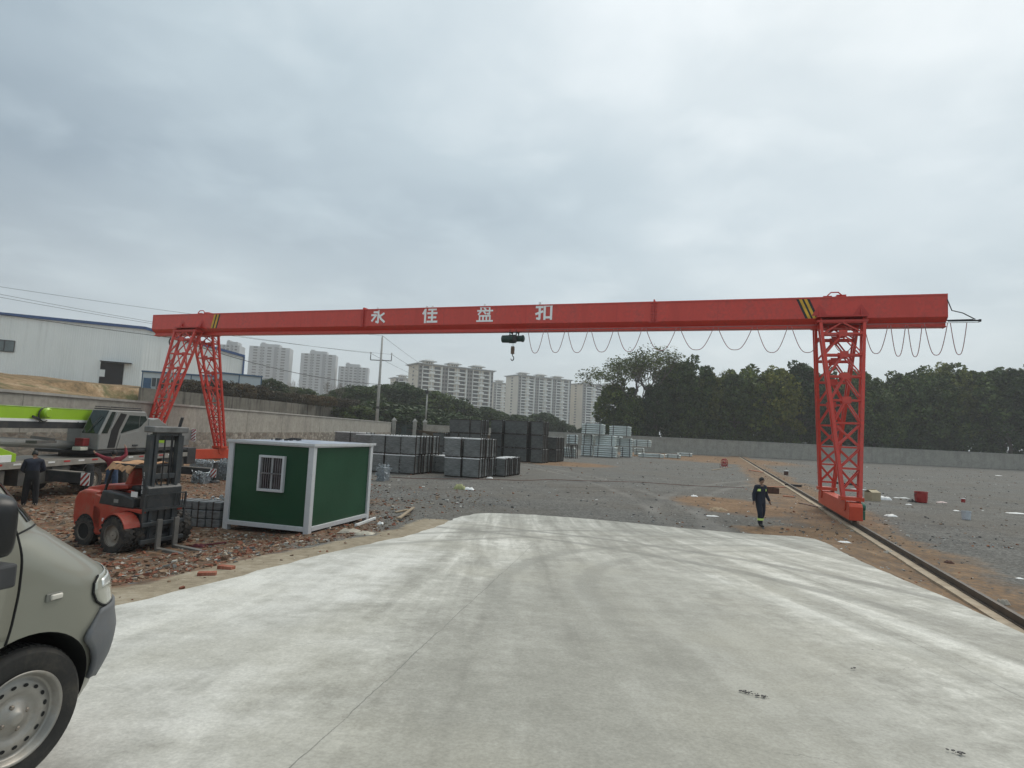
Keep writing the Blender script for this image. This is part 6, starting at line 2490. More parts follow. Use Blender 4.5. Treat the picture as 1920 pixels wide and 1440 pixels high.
# windscreen: built across the sloping front
rows = []
for j in range(13):
    z = lerp(1.19, 1.72, j / 12)
    W = interp(T_W, z); F = interp(T_F, z)
    s0 = F - (.56 - min(.26, max(0, z - 1.14) * .8))
    row = []
    for i in range(21):
        a = lerp(-1, 1, i / 20) * 1.02
        ang = pi / 2 - abs(a)
        row.append(V3((s0 + (F - s0) * sin(ang) ** .8 + .004, W * max(0, cos(ang)) ** .8 * (-1 if a < 0 else 1), z + .004)))
    rows.append(row)
MB().grid(rows).build('windscreen', M_VGLASS, van, smoothf=True)
# side indicator
c = patch(lambda u, w: (.108, .838), 1, 1, .004)[0][0]
o = MB().box(-.030, .030, -.012, .004, -.0135, .0135).build('side_indicator', dirty('indicator_clear', (.55, .52, .46), .2, 0, .1, 20), van, .009, 4, loc=(c.x, c.y, c.z))
auto_smooth(o, 60)
MB().box(-.045, .036, -.004, .006, -.020, .020).build('indicator_base', dirty('indicator_rim', (.16, .16, .14), .5), van, .012, 4, loc=(c.x - .004, c.y, c.z))
# door mirror: housing on a short arm
mx, mz = -.37, 1.18
yb = -hw(mx, mz)
me_ = MB()
rws = []
for i in range(17):
    t = -pi / 2 + pi * i / 16
    def pw(v, e):
        return math.copysign(abs(v) ** e, v)
    rws.append([V3((mx + .05 + .070 * pw(cos(t), .45) * pw(cos(a), .5), yb - .155 + .105 * pw(sin(t), .55), mz + .07 + .02 * sin(t) + .130 * pw(cos(t), .35) * pw(sin(a), .55))) for a in [2 * pi * k / 20 for k in range(21)]])
me_.grid(rws)
mh = me_.build('mirror_housing', dirty('mirror_black', (.012, .012, .013), .35, 0, .2, 5), van, smoothf=True)
MB().bar((mx, yb + .02, mz - .10), (mx + .05, yb - .12, mz - .05), .07, .05).box(mx - .03, mx + .12, yb - .26, yb - .07, mz - .19, mz - .09).build('mirror_arm', dirty('mirror_grey', (.045, .045, .048), .6), van, .012)
# wheels
M_TYRE = dirty('van_tyre', (.022, .021, .020), .8, 0, .2, 6, (.10, .085, .065), .35, .25)
M_RIM = dirty('steel_rim', (.31, .295, .27), .42, .5, .2, 6, (.22, .17, .12), .35)


def vwheel(x, s):
    y = s * .70
    prof = [(.195, -.075), (.245, -.088), (.285, -.085), (.302, -.070), (.310, -.04), (.310, .04), (.302, .070), (.285, .085), (.245, .088), (.195, .075)]
    t = MB().lathe([(r, y + s * a) for r, a in prof], 56, 'y', (x, 0, VR), caps=False)
    for k in range(60):
        for q in (-.035, 0, .035):
            M = Matrix.Translation((x, y + q, VR)) @ Matrix.Rotation(2 * pi * (k + q * 8) / 60, 4, 'Y') @ Matrix.Translation((0, 0, .310))
            t.box(-.010, .010, -.013, .013, -.006, .003, 0, M)
    tt = t.build('wheel', M_TYRE, van)
    auto_smooth(tt, 35)
    rp = [(.200, .078), (.206, .086), (.200, .090), (.190, .080), (.182, .055), (.176, .046), (.168, .047), (.160, .052), (.148, .058), (.128, .060), (.112, .060), (.100, .050), (.086, .046), (.070, .052), (.050, .066), (.036, .072), (.030, .080), (.018, .084), (.0, .084)]
    r = MB().lathe([(a, y + s * b) for a, b in rp], 64, 'y', (x, 0, VR), caps=False)
    ro = r.build('rim', M_RIM, tt, smoothf=True)
    hl_ = MB()
    for k in range(16):
        a = 2 * pi * (k + .3) / 16
        M = Matrix.Translation((x + .139 * cos(a), y + s * .0597, VR + .139 * sin(a))) @ Matrix.Rotation(-a, 4, 'Y')
        pts = [M @ V3((.0085 * cos(b), s * .0015, .0125 * sin(b))) for b in [i * pi / 6 for i in range(12)]]
        hl_.add(pts, [tuple(range(12))])
    hl_.build('vent_holes', M_VDARK, ro, recalc=False)
    nt = MB()
    for k in range(4):
        a = 2 * pi * (k + .2) / 4
        nt.lathe([(.011, y + s * .045), (.011, y + s * .066), (.007, y + s * .070), (.0, y + s * .070)], 6, 'y', (x + .055 * cos(a), 0, VR + .055 * sin(a)))
    nt.build('wheel_nuts', dirty('nut_steel', (.22, .19, .16), .5, .5), ro)


for s in (-1, 1):
    vwheel(WX, s)
    vwheel(WX - 2.45, s)
# ------------------------------------------------------------------ people
M_SKIN = dirty('skin', (.30, .175, .12), .55, 0, .1, 12)
M_HAIR = dirty('black_hair', (.010, .009, .009), .6, 0, .3, 30)
M_NAVY = dirty('navy_cloth', (.012, .016, .030), .85, 0, .3, 6)
M_SHOE = dirty('dark_boot', (.022, .022, .022), .7, 0, .3, 10, (.12, .1, .08), .3)
M_SHOEW = dirty('white_shoe', (.55, .53, .50), .7)
M_CRIM = dirty('crimson_cloth', (.20, .018, .030), .85, 0, .25, 6)
M_JEAN = dirty('blue_denim', (.045, .075, .135), .85, 0, .35, 8)
M_HIVIS = dirty('hivis_patch', (.62, .80, .22), .5, 0, .15, 10)
M_EYE = dirty('eye_dark', (.012, .009, .008), .3)


def person(label, loc, rz, J, mats, rad=1.0, hair_back=1.0, head_tilt=0.0, group=None):
    """J: joint name -> position. mats: dict top, bottom, shoe"""
    t = thing('person', label, 'person', loc, rz)
    D = dict(pelvis=(0, 0, .95), waist=(0, 0, 1.10), chest=(0, 0, 1.28), collar=(0, .005, 1.43), neck=(0, -.005, 1.49), nape=(0, -.02, 1.555))
    for s, n in ((-1, 'l'), (1, 'r')):
        D.update({f'sh_{n}': (s * .175, 0, 1.41), f'el_{n}': (s * .24, .02, 1.14), f'wr_{n}': (s * .27, -.05, .90), f'pa_{n}': (s * .275, -.065, .84),
                  f'hip_{n}': (s * .085, 0, .90), f'kn_{n}': (s * .10, -.01, .49), f'an_{n}': (s * .105, .02, .09), f'ba_{n}': (s * .115, -.09, .045), f'to_{n}': (s * .12, -.16, .04)})
    D.update(J)
    names = list(D)
    R = dict(pelvis=(.155, .115), waist=(.150, .110), chest=(.165, .120), collar=(.10, .075), neck=(.056, .058), nape=(.052, .056))
    for n in 'lr':
        R.update({f'sh_{n}': (.078, .075), f'el_{n}': (.057, .057), f'wr_{n}': (.043, .040), f'pa_{n}': (.036, .024), f'hip_{n}': (.105, .105), f'kn_{n}': (.078, .080),
                  f'an_{n}': (.062, .062), f'ba_{n}': (.047, .040), f'to_{n}': (.040, .030)})
    E_ = [('pelvis', 'waist'), ('waist', 'chest'), ('chest', 'collar'), ('collar', 'neck'), ('neck', 'nape')]
    for n in 'lr':
        E_ += [('collar', f'sh_{n}'), (f'sh_{n}', f'el_{n}'), (f'el_{n}', f'wr_{n}'), (f'wr_{n}', f'pa_{n}'), ('pelvis', f'hip_{n}'), (f'hip_{n}', f'kn_{n}'), (f'kn_{n}', f'an_{n}'), (f'an_{n}', f'ba_{n}'), (f'ba_{n}', f'to_{n}')]
    me = bpy.data.meshes.new('figure')
    me.from_pydata([D[n] for n in names], [(names.index(a), names.index(b)) for a, b in E_], [])
    o = bpy.data.objects.new('figure', me)
    COL.objects.link(o)
    sk = o.modifiers.new('skin', 'SKIN')
    sk.use_smooth_shade = True
    lay = me.skin_vertices[0] if me.skin_vertices else None
    if lay is None:
        bm = bmesh.new(); bm.from_mesh(me); bm.verts.layers.skin.verify(); bm.to_mesh(me); bm.free()
        lay = me.skin_vertices[0]
    for i, n in enumerate(names):
        k = rad if n[:2] not in ('wr', 'pa', 'ne', 'na', 'ba', 'to') else 1.0
        lay.data[i].radius = (R[n][0] * k, R[n][1] * k)
        lay.data[i].use_root = (n == 'pelvis')
    ss = o.modifiers.new('sub', 'SUBSURF'); ss.levels = 2; ss.render_levels = 2
    base = new_from_obj(o, 'body')
    m = MB()
    m.v = [tuple(v.co) for v in base.vertices]
    segs = []
    for a, b in E_:
        kind = 0
        if b in ('neck', 'nape'):
            kind = 3
        if b.startswith('pa_'):
            kind = 3
        if b[:2] in ('hi', 'kn', 'an') or (a, b) == ('pelvis', 'waist'):
            kind = 1
        if b[:2] in ('ba', 'to'):
            kind = 2
        segs.append((V3(D[a]), V3(D[b]), kind))
    for p in base.polygons:
        c = p.center
        best = (9, 0)
        for a, b, k in segs:
            ab = b - a
            u = max(0, min(1, (c - a).dot(ab) / ab.length_squared))
            d = (c - a - ab * u).length
            if d < best[0]:
                best = (d, k)
        m.f.append(tuple(p.vertices)); m.m.append(best[1])
    # hands: five curled fingers each
    for n, s in (('l', -1), ('r', 1)):
        w, pa = V3(D[f'wr_{n}']), V3(D[f'pa_{n}'])
        d = (pa - w).normalized()
        fwd = V3((0, -1, 0)) if abs(d.y) < .8 else V3((0, 0, 1))
        side = d.cross(fwd).normalized()
        fw = side.cross(d).normalized()
        for k, (off, ln) in enumerate(((-.030, .060), (-.010, .074), (.010, .078), (.030, .070))):
            p0 = pa + fw * off * .9
            cur = side * (-s) * .25
            p1 = p0 + (d * .85 + cur * .4).normalized() * ln * .5
            p2 = p1 + (d * .6 + cur * 1.4).normalized() * ln * .33
            p3 = p2 + (d * .2 + cur * 2.2).normalized() * ln * .25
            m.tube([p0 - d * .02, p1, p2, p3], [.0095, .009, .008, .006], 6, 3)
        p0 = w.lerp(pa, .45) + fw * -.03
        m.tube([p0, p0 + fw * -.028 + d * .03, p0 + fw * -.035 + d * .062], [.011, .010, .007], 6, 3)
    # head with face
    hc = V3(D['nape']) + V3((0, -.012, .085))
    T = Matrix.Translation(hc) @ Matrix.Rotation(head_tilt, 4, 'X')
    NU, NV = 24, 18
    rows = []
    for i in range(NV + 1):
        ph = -pi / 2 + pi * i / NV
        row = []
        for j in range(NU + 1):
            th = 2 * pi * j / NU
            x, y, z = cos(ph) * cos(th), cos(ph) * sin(th), sin(ph)
            jaw = 1 - .28 * max(0, -z) ** 1.2
            X, Y_, Z = x * .074 * jaw, y * .094 * (jaw if y > 0 else 1 - .08 * max(0, -z)), z * .118
            if y < -.5:
                Y_ -= .022 * math.exp(-((x / .16) ** 2 + ((z + .12) / .22) ** 2))          # nose
                Y_ += .008 * (math.exp(-(((abs(x) - .36) / .16) ** 2 + ((z - .10) / .12) ** 2)))  # eye sockets
                Y_ -= .006 * math.exp(-((x / .3) ** 2 + ((z + .48) / .08) ** 2))          # lips
                Y_ -= .006 * math.exp(-((x / .3) ** 2 + ((z + .82) / .15) ** 2))          # chin
            row.append(T @ V3((X, Y_, Z)))
        rows.append(row)
    m.grid(rows, 3)
    for s in (-1, 1):
        c = T @ V3((s * .027, -.079, .012))
        m.lathe([(.0, -.006), (.009, -.004), (.011, 0), (.009, .004), (.0, .006)], 8, 'y', c, 4, caps=False)
        m.box(-.016, .016, -.004, .004, -.003, .003, 4, T @ Matrix.Translation((s * .028, -.089, .032)))
        m.tube([T @ V3((s * .073, .0, .025)), T @ V3((s * .086, .012, .012)), T @ V3((s * .082, .010, -.015)), T @ V3((s * .071, -.002, -.030))], [.008, .012, .010, .006], 6, 3)
    m.box(-.022, .022, -.002, .002, -.0025, .0025, 4, T @ Matrix.Translation((0, -.0965, -.056)))
    m.build('body', [mats['top'], mats['bottom'], mats['shoe'], M_SKIN, M_EYE], t, smoothf=True)
    # hair
    rows = []
    for i in range(9):
        ph = pi / 2 - (pi / 2 * 1.22) * i / 8
        row = []
        for j in range(NU + 1):
            th = 2 * pi * j / NU
            front = max(0, -sin(th))
            pp = max(ph, .55 * front - .30 * (1 - front) - .28 * max(0, sin(th)) * hair_back)
            x, y, z = cos(pp) * cos(th), cos(pp) * sin(th), sin(pp)
            r = 1.10 + .03 * sin(th * 7 + i)
            row.append(T @ V3((x * .076 * r, y * .096 * r + .003, z * .120 * r)))
        rows.append(row)
    hr = MB().grid(rows).build('hair', M_HAIR, t, smoothf=True)
    sm = hr.modifiers.new('thick', 'SOLIDIFY'); sm.thickness = .008
    return t, D


def band(t, name, a, b, f0, f1, r, mat):
    a, b = V3(a), V3(b)
    MB().tube([a.lerp(b, f0), a.lerp(b, (f0 + f1) / 2), a.lerp(b, f1)], r, 14, caps=False).build(name, mat, t, smoothf=True)


# walker in the yard, coming towards the camera
wp = gz(1425, 988, gh(9.4, 22.2))
w, D = person('man in dark navy coveralls with lime reflective patches walking across the yard', (wp.x, wp.y, wp.z), radians(22), dict(
    el_l=(-.275, .03, 1.15), wr_l=(-.305, .0, .91), pa_l=(-.31, -.01, .845), el_r=(.27, .02, 1.15), wr_r=(.33, -.10, .92), pa_r=(.34, -.115, .855),
    kn_l=(-.095, -.10, .50), an_l=(-.085, -.10, .09), ba_l=(-.09, -.21, .05), to_l=(-.09, -.28, .045), kn_r=(.095, -.02, .49), an_r=(.09, .13, .12), ba_r=(.095, .03, .055), to_r=(.10, -.04, .04),
    nape=(0, -.035, 1.55)), dict(top=M_NAVY, bottom=M_NAVY, shoe=M_SHOE), 1.25, head_tilt=.22)
w.scale = (1.06, 1.06, 1.06)
band(w, 'reflective_band', D['kn_l'], D['an_l'], .42, .60, .104, M_HIVIS)
band(w, 'reflective_band', D['kn_r'], D['an_r'], .42, .58, .104, M_HIVIS)
for s in (-1, 1):
    rows = [[V3((s * (.115 + .05 * i), -.132 + .018 * i * i, 1.27 + .04 * j)) for j in range(3)] for i in range(3)]
    o = MB().grid(rows).build('chest_patch', M_HIVIS, w)
    sm = o.modifiers.new('thick', 'SOLIDIFY'); sm.thickness = .02
MB().tube([(.145 * cos(a), .112 * sin(a), 1.03) for a in [i * pi / 10 for i in range(20)]], .016, 6, closed=True).build('belt', M_BLACK, w)

# man in navy seen from behind, bending his head over a phone or hose beside the truck
np_ = at(56, 932, 18.8)
n_, D = person('man in navy clothes seen from behind, head bowed, beside the crane truck', (np_.x, np_.y, gh(np_.x, np_.y)), radians(215), dict(
    waist=(0, -.02, 1.10), chest=(0, -.07, 1.29), collar=(0, -.12, 1.43), neck=(0, -.17, 1.48), nape=(0, -.215, 1.53),
    sh_l=(-.19, -.11, 1.40), sh_r=(.19, -.11, 1.40), el_l=(-.27, -.12, 1.14), wr_l=(-.12, -.30, 1.05), pa_l=(-.06, -.35, 1.06), el_r=(.27, -.10, 1.13), wr_r=(.14, -.30, 1.03), pa_r=(.08, -.35, 1.05),
    kn_l=(-.12, -.02, .49), an_l=(-.15, .03, .09), ba_l=(-.165, -.07, .045), to_l=(-.175, -.14, .04), kn_r=(.12, -.02, .49), an_r=(.14, .0, .09), ba_r=(.155, -.10, .045), to_r=(.165, -.17, .04)),
    dict(top=M_NAVY, bottom=dirty('black_trousers', (.010, .010, .012), .85, 0, .3, 6), shoe=M_SHOEW), 1.22, head_tilt=.45)

# man in a crimson top and jeans reaching up to the cab
rp = at(207, 917, 21.9)
r_, D = person('man in crimson top and blue jeans reaching up to the crane cab door', (rp.x, rp.y, gh(rp.x, rp.y)), radians(195), dict(
    sh_l=(-.19, -.01, 1.42), el_l=(-.36, -.14, 1.58), wr_l=(-.28, -.24, 1.84), pa_l=(-.26, -.26, 1.91), sh_r=(.19, -.01, 1.42), el_r=(.44, -.12, 1.50), wr_r=(.66, -.22, 1.60), pa_r=(.71, -.24, 1.65),
    kn_l=(-.12, -.02, .49), an_l=(-.15, .03, .09), ba_l=(-.165, -.07, .045), to_l=(-.175, -.14, .04), kn_r=(.13, -.03, .49), an_r=(.15, .0, .09), ba_r=(.165, -.10, .045), to_r=(.175, -.17, .04)),
    dict(top=M_CRIM, bottom=M_JEAN, shoe=M_SHOE), 1.2)
# ------------------------------------------------------------------ loose things on the ground
M_PLASTW = dirty('white_plastic', (.66, .67, .67), .5, 0, .12, 4)
M_PLASTR = dirty('red_plastic', (.34, .022, .020), .42, 0, .15, 3, (.2, .1, .08), .3)
M_WOOD = dirty('raw_timber', (.33, .26, .18), .85, 0, .25, 5, (.12, .09, .06), .4)
M_BOARDP = dirty('orange_board', (.46, .19, .11), .8, 0, .2, 4)
M_BRICK = dirty('red_brick', (.30, .095, .055), .9, 0, .3, 8, (.35, .28, .22), .4)
M_RUST = dirty('rusty_plate', (.085, .038, .026), .75, .2, .35, 4)


def ground_at(px, py):
    p = gz(px, py, 0)
    for _ in range(6):
        p = gz(px, py, max(gh(p.x, p.y), ramp_z(p.y) if inside(p.x, p.y, AP_POLY) else -9))
    return p


def place(o, px, py, rz=0.0, label=None, cat=None, group=None, dz=0.0):
    p = ground_at(px, py)
    o.location = (p.x, p.y, p.z + dz)
    o.rotation_euler = (0, 0, rz)
    tag(o, label, cat, group)
    return o


def crumpled(w, d, h, seed, n=9):
    m = MB(); R = random.Random(seed)
    rows = []
    for i in range(n + 1):
        row = []
        for j in range(n + 1):
            u, v = i / n * 2 - 1, j / n * 2 - 1
            e = max(0, 1 - max(abs(u), abs(v)) ** 3)
            z = h * (.15 + e * (.35 + .65 * (mnoise.noise(V3((u * 2.2 + seed, v * 2.2, 0))) + .4))) if e > 0 else .004
            row.append(V3((u * w / 2 * (1 + .12 * mnoise.noise(V3((v * 2, seed, 1)))), v * d / 2 * (1 + .15 * mnoise.noise(V3((u * 2, seed, 7)))), max(.004, z))))
        rows.append(row)
    m.grid(rows)
    # underside closes the shape
    m.add([(-w / 2, -d / 2, 0), (w / 2, -d / 2, 0), (w / 2, d / 2, 0), (-w / 2, d / 2, 0)], [(0, 3, 2, 1)])
    return m


def bag(px, py, w, d, h, label, seed, mat=None, rz=0.0, name='plastic_bag', cat='bag'):
    o = crumpled(w, d, h, seed).build(name, mat or M_PLASTW, None, smoothf=True)
    return place(o, px, py, rz, label, cat)


# red drum with rim and handle
t = thing('red_drum', 'red open plastic drum standing on the gravel right of the crane leg', 'drum')
MB().lathe([(.02, 0), (.30, 0), (.32, .03), (.345, .30), (.35, .60), (.37, .61), (.37, .66), (.34, .66), (.33, .60), (.30, .06), (.0, .06)], 26, 'z', caps=False).build('drum_shell', M_PLASTR, t, smoothf=False)
MB().tube([(.37 * cos(a), .37 * sin(a), .58 - .22 * sin((a - .2) / 2.74 * pi)) for a in [.2 + i * 2.74 / 10 for i in range(11)]], .012, 6).build('handle', M_STEEL, t)
place(t, 1727, 942, .5)
t = thing('white_bucket', 'dirty white bucket leaning on the gravel far right', 'bucket')
b = MB().lathe([(.0, 0), (.17, 0), (.20, .36), (.215, .36), (.215, .42), (.195, .42), (.155, .03), (.0, .03)], 24, 'z', caps=False).build('bucket_shell', dirty('bucket_white', (.50, .53, .56), .5, 0, .15, 4, (.25, .22, .18), .4), t)
MB().tube([(.2 * cos(a), -.02 - .1 * sin(a), .40 - .15 * sin(a)) for a in [i * pi / 10 for i in range(11)]], .008, 6).build('handle', M_STEEL, t)
place(t, 1812, 975, .4)
t.rotation_euler = (-.12, .16, .4)
for px, py, lab, mt in ((1806, 942, 'small red and white can standing behind the white bucket', M_PLASTR), (1474, 891, 'small dark tin with white lid beside the far rail', M_RUST)):
    t = thing('tin_can', lab, 'can')
    s = 1.0 if px > 1700 else 1.9
    MB().lathe([(.0, 0), (.11 * s, 0), (.115 * s, .02), (.115 * s, .22 * s), (.0, .22 * s)], 18, 'z', caps=False).build('can_body', mt, t)
    MB().lathe([(.0, .222 * s), (.12 * s, .222 * s), (.12 * s, .26 * s), (.0, .265 * s)], 18, 'z', caps=False).build('lid', M_PLASTW, t)
    place(t, px, py)
# cardboard box with open flaps
t = thing('cardboard_box', 'tan cardboard box with flaps ajar behind the right crane leg', 'box')
MB().box(-.33, .33, -.28, .28, 0, .52).build('box_body', dirty('tan_card', (.40, .33, .22), .85, 0, .12, 3), t)
m = MB().add([(-.33, -.28, .522), (.33, -.28, .522), (.28, -.02, .66), (-.30, .02, .66)], [(0, 1, 2, 3)]).add([(-.33, .28, .522), (.33, .28, .522), (.31, .05, .70), (-.28, .03, .68)], [(3, 2, 1, 0)])
o = m.build('flap', dirty('tan_card_flap', (.46, .39, .27), .85, 0, .12, 3), t)
sm = o.modifiers.new('thick', 'SOLIDIFY'); sm.thickness = .008
place(t, 1636, 939, .25)
bag(1657, 937, .85, .5, .26, 'white crumpled bag right beside the tan cardboard box', 1)
bag(1690, 934, 1.0, .35, .07, 'flat grey plastic sheet between the white bag and red drum', 2, dirty('grey_sheet', (.36, .38, .38), .5), .1, 'plastic_sheet', 'sheet')
bag(1709, 941, .4, .3, .18, 'black crumpled bag just left of the red drum', 3, M_BLACK)
bag(1704, 946.5, .30, .2, .06, 'small white scrap bag before the red drum', 4)
bag(1671, 968, .50, .35, .10, 'white bag lying alone right of the crane bogie', 5)
bag(1766, 942.5, .55, .3, .08, 'torn white and pink bag right of the red drum', 6, dirty('pink_white', (.52, .40, .38), .6, 0, .3, 8))
bag(1793, 958, .28, .2, .05, 'tiny white scrap left of the white bucket', 7)
bag(1583, 1017, .40, .22, .05, 'white paper sack near the far right corner of the concrete', 8, None, .1)
bag(1582, 937, .5, .35, .14, 'white rag heap seen through the right crane leg', 9)
bag(1872, 892, .9, .5, .07, 'white sheet lying far off by the right wall', 10, None, 0, 'plastic_sheet', 'sheet')
bag(1905, 963, 1.1, .4, .06, 'long white plastic sheet at the right edge of the gravel', 11, None, 0, 'plastic_sheet', 'sheet')
bag(1668, 977 + 60, .3, .2, .08, 'pale stone-like scrap on the clay beside the rail', 12, dirty('pale_scrap', (.30, .28, .25), .8))
bag(1912, 1085, .16, .12, .03, 'white scrap on the gravel near the right edge', 13)
bag(862, 917, .65, .5, .28, 'yellow green plastic heap in front of the nearest stack', 14, dirty('green_plastic', (.24, .25, .11), .6, 0, .3, 6))
bag(879, 918, .55, .4, .14, 'white torn plastic beside the yellow green heap', 15)
bag(918, 897, .45, .3, .12, 'white scrap at the foot of the nearest stack', 16)
bag(1347, 957, .72, .5, .16, 'crumpled brown cardboard lying left of the walking man', 17, dirty('brown_card', (.30, .22, .14), .85, 0, .4, 9), .3, 'cardboard_heap', 'cardboard')
bag(1336, 968, .50, .22, .04, 'flat white paper before the crumpled brown cardboard', 18)
bag(1302, 931, .35, .3, .10, 'white scrap far left of the walking man', 19)
bag(657, 998, .60, .42, .10, 'torn cement bag lying before the green cabin', 20, dirty('cement_bag', (.33, .30, .25), .85, 0, .3, 8))
bag(684, 1002, .45, .35, .09, 'crumpled paper sack right of the torn cement bag', 21, dirty('paper_sack', (.38, .35, .29), .85, 0, .3, 8))
bag(713, 983, .18, .15, .08, 'white wrapped end by the cabin corner post', 22)
bag(372, 1026, .30, .14, .09, 'dark red cloth beyond the fork tips', 23, dirty('maroon_cloth', (.075, .012, .018), .9), -.1, 'cloth', 'cloth')
bag(1780, 1056, .22, .16, .09, 'dark lump on the gravel right of the rail', 24, M_RUST, 0, 'scrap_lump', 'scrap')
bag(1881, 1133, .22, .17, .12, 'pale round stone beside the rail', 25, dirty('pale_stone', (.30, .27, .23), .9), 0, 'stone', 'stone')


def plank(a, b, w, h, mat, label, name='plank', cat='plank', dz=.0):
    A, B = ground_at(*a), ground_at(*b)
    m = MB().bar(V3((0, 0, h / 2)), B - A + V3((0, 0, h / 2)), w, h)
    o = m.build(name, mat, None, .004)
    o.location = A + V3((0, 0, .01 + dz))
    tag(o, label, cat)


plank((741, 962), (765, 957), .10, .04, M_WOOD, 'pale timber offcut lying right of the green cabin')
plank((748, 977), (775, 956), .10, .05, M_WOOD, 'longer pale timber crossing the other offcut beside the cabin', dz=.05)
plank((745, 972), (768, 965), .09, .03, M_WOOD, 'thin timber strip under the crossed offcuts')
plank((667, 988), (703, 974), .07, .07, M_PLASTW, 'white plastic pipe leaning out from the cabin base', 'plastic_pipe', 'pipe')
plank((378, 1025), (424, 1020), .05, .03, dirty('maroon_strap', (.08, .014, .02), .9), 'dark red strap trailing from the red cloth', 'strap', 'strap', .01)
plank((1468, 931), (1490, 933), .16, .06, M_BOARDP, 'salmon pink board right of the walking man')
plank((1405, 882), (1430, 886), .30, .08, M_BOARDP, 'orange board on the clay beside the rail')
plank((1440, 914), (1472, 914), .18, .06, M_BOARDP, 'thin orange board just behind the rusty plate')
plank((1472, 911), (1503, 913.5), .22, .16, M_BLACK, 'dark timber baulk lying across the far rail')
plank((1563, 906.5), (1608, 911), .22, .16, M_BLACK, 'dark timber baulk lying behind the right crane leg')
plank((1597, 918), (1622, 919), .35, .05, M_PLASTW, 'white board lying behind the right crane leg')
plank((1335, 882), (1372, 876), .12, .05, M_WOOD, 'pale batten on the clay before the red wire reel')
plank((1500, 944), (1535, 952), .22, .04, M_RUST, 'dark rusty strip lying against the clay left of the rail')
# rusty folded plate by the walking man
t = thing('steel_tray', 'rusty brown steel tray on the clay right behind the walking man', 'tray')
m = MB().box(-.38, .38, -.28, .28, 0, .02).box(-.38, .38, -.28, -.26, .02, .34).box(-.38, .38, .26, .28, .02, .38).box(.36, .38, -.26, .26, .02, .36)
m.build('tray_shell', M_RUST, t, .004)
place(t, 1446, 925, .15)
# bricks at the apron edge
for px, py, rz, lab in ((388, 1079, .3, 'loose red brick on the mortar edge of the concrete, nearer one'), (424, 1067, -.2, 'longer red brick behind the nearer one on the mortar edge')):
    m = MB().box(-.12, .12, -.055, .055, 0, .053)
    o = m.build('brick', M_BRICK, None, .005)
    place(o, px, py, rz, lab, 'brick')
o = crumpled(.55, .26, .05, 31).build('clay_slab', M_BRICK, None)
place(o, 272, 1086, .1, 'flat broken orange brick slab near the van nose', 'brick slab')
# far red wire reel
t = thing('wire_reel', 'red wire reel stand on the clay near the end of the rail', 'reel')
m = MB()
for s in (-.45, .45):
    m.tube([(s, .52 * cos(a), .75 + .52 * sin(a)) for a in [i * pi / 9 for i in range(18)]], .07, 6, closed=True)
    for k in range(3):
        a = k * pi / 3
        m.bar((s, .52 * cos(a), .75 + .52 * sin(a)), (s, -.52 * cos(a), .75 - .52 * sin(a)), .06, .06)
m.tube([(-.5, 0, .75), (.5, 0, .75)], .16, 10)
m.build('reel_drum', M_PLASTR, t)
for s in (-.55, .55):
    MB().bar((s, -.6, 0), (s, 0, .8), .09, .09).bar((s, .6, 0), (s, 0, .8), .09, .09).build('stand', M_PLASTR, t)
place(t, 1358, 877, .9)
t.scale = (.62, .62, .85)
# red cable across the yard
pts = [ground_at(px, py) for px, py in ((700, 894), (760, 897), (880, 899), (960, 901), (1040, 900), (1120, 903), (1200, 905), (1290, 911), (1360, 914), (1400, 916))]
fine = []
for a, b in zip(pts, pts[1:]):
    for k in range(8):
        p = a.lerp(b, k / 8)
        p += V3((mnoise.noise(p * .4), mnoise.noise(p * .4 + V3((9, 0, 0))), 0)) * .25
        p.z = max(gh(p.x, p.y), 0) + .03
        fine.append(p)
o = MB().tube([p - fine[0] for p in fine], .017, 5).build('ground_cable', dirty('dull_red_cable', (.13, .045, .035), .7), None, smoothf=True)
o.location = fine[0]
tag(o, 'thin dull red cable lying across the gravel yard', 'cable')
# dark flakes on the concrete
R = random.Random(12)
m = MB()
fl = [(1395, 1299), (1402, 1302), (1399, 1300), (1413, 1305), (1425, 1308), (1436, 1312), (1430, 1309), (1785, 1413), (1800, 1416), (1598, 1256)]
for px, py in fl:
    p = ground_at(px, py)
    for k in range(4):
        m.box(-.007, .007, -.005, .005, 0, .004, 0, Matrix.Translation(p + V3((R.uniform(-.035, .035), R.uniform(-.02, .02), .014))) @ Matrix.Rotation(R.uniform(0, 3), 4, 'Z') @ Matrix.Scale(R.uniform(.4, 1.4), 4))
tag(m.build('dark_crumbs', M_BLACK, None), 'dark crumbs scattered on the concrete pavement', 'crumbs', None, 'stuff')


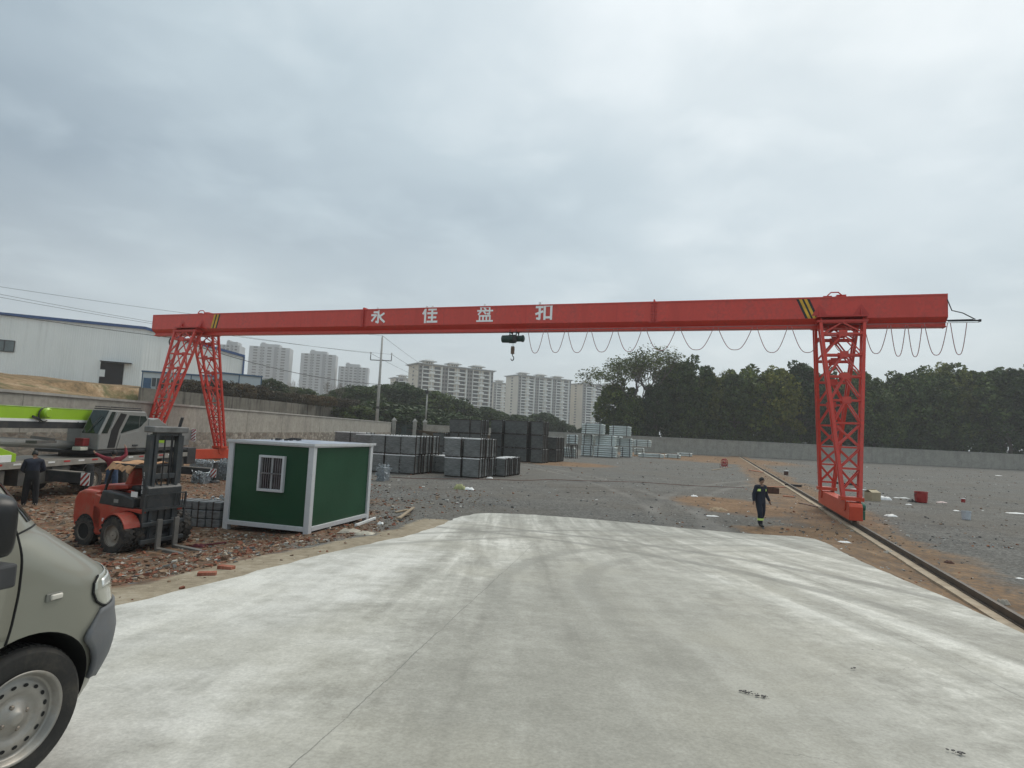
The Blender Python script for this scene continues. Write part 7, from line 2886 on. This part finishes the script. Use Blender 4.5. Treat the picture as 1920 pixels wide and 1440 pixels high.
# ------------------------------------------------------------------ brick rubble left of the concrete and scraps on the gravel
def shard_mesh(name, spots, stops, label, cat, flat=.5):
    R = random.Random(len(spots))
    m = MB()
    for (x, y, s) in spots:
        z = gh(x, y)
        a, b, c = s * R.uniform(.5, 1.2), s * R.uniform(.35, .8), s * R.uniform(.12, .5) * flat * 2
        M = Matrix.Translation((x, y, z + c * .25)) @ Euler((R.gauss(0, .25), R.gauss(0, .25), R.uniform(0, 6.28))).to_matrix().to_4x4()
        j = lambda: R.uniform(.65, 1.1)
        vs = [M @ V3((sx * a / 2 * j(), sy * b / 2 * j(), sz * c / 2 * j())) for sz in (-1, 1) for sy in (-1, 1) for sx in (-1, 1)]
        m.add(vs, [(0, 2, 3, 1), (4, 5, 7, 6), (0, 1, 5, 4), (2, 6, 7, 3), (0, 4, 6, 2), (1, 3, 7, 5)])
    t = NT(name + '_mix')
    r = t.n('ShaderNodeNewGeometry').outputs['Random Per Island']
    c = t.ramp(r, stops, 'CONSTANT')
    n = t.noise(9, t.pos(), 4, .6)
    c = t.mix(1.0, c, t.ramp(n, [(.3, (.75, .75, .75)), (.7, (1.2, 1.2, 1.2))]), 'MULTIPLY')
    o = m.build(name, t.finish(c, .9, 0, None, .2), None, recalc=False)
    tag(o, label, cat, None, 'stuff')


R = random.Random(77)
spots = []
while len(spots) < 11000:
    y = 5.5 + 26 * R.random() ** 1.6
    x = R.uniform(-1.0 * y * .95, -1.2)
    d = ap_dist(x, y)
    if d < .12 or (d < 1.0 and R.random() > .06) or x < -.9 * y or (-8.6 < x < -4.2 and 15.5 < y < 20.0 and False):
        continue
    dens = .35 + .65 * mnoise.noise(V3((x * .7, y * .7, 3)))
    if x > -3.0 - .36 * max(0, y - 20) + 1.2 * mnoise.noise(V3((x * .5, y * .5, 0))):
        dens *= .15
    if R.random() > dens + .2:
        continue
    s = R.choice((.025, .03, .04, .04, .05, .07, .10)) * (1 + .015 * y)
    if d < .8:
        s *= .6
    spots.append((x, y, s))
shard_mesh('rubble', spots, [(0, (.18, .070, .045)), (.18, (.25, .105, .065)), (.30, (.12, .075, .050)), (.52, (.24, .165, .11)), (.68, (.30, .26, .21)), (.80, (.11, .11, .105)), (.90, (.46, .44, .40)), (.97, (.06, .045, .04))],
           'broken brick and mortar rubble around the forklift and cabin', 'rubble')
spots = []
while len(spots) < 4200:
    y = 20 + 95 * R.random() ** 1.7
    x = R.uniform(-.45 * y, .86 * y)
    if ap_dist(x, y) < .3:
        continue
    if R.random() > .45 + .8 * mnoise.noise(V3((x * .25, y * .25, 8))):
        continue
    spots.append((x, y, R.choice((.03, .04, .04, .05, .06, .10)) * (1 + y / 80)))
for k in range(1300):
    s_ = R.uniform(-18, 60)
    u = R.gauss(-.3, 1.5)
    p = V3((RX0, RY0, 0)) + RDIR * s_ + RNRM * u
    if ap_dist(p.x, p.y) > .15 and abs(u) > .35:
        spots.append((p.x, p.y, R.choice((.03, .04, .05, .08))))
shard_mesh('scattered_scraps', spots, [(0, (.085, .085, .085)), (.12, (.16, .155, .15)), (.35, (.26, .255, .245)), (.60, (.17, .11, .07)), (.74, (.22, .10, .06)), (.84, (.36, .35, .33)), (.93, (.62, .62, .60))],
           'stones and pale scraps scattered over the gravel yard', 'scraps')
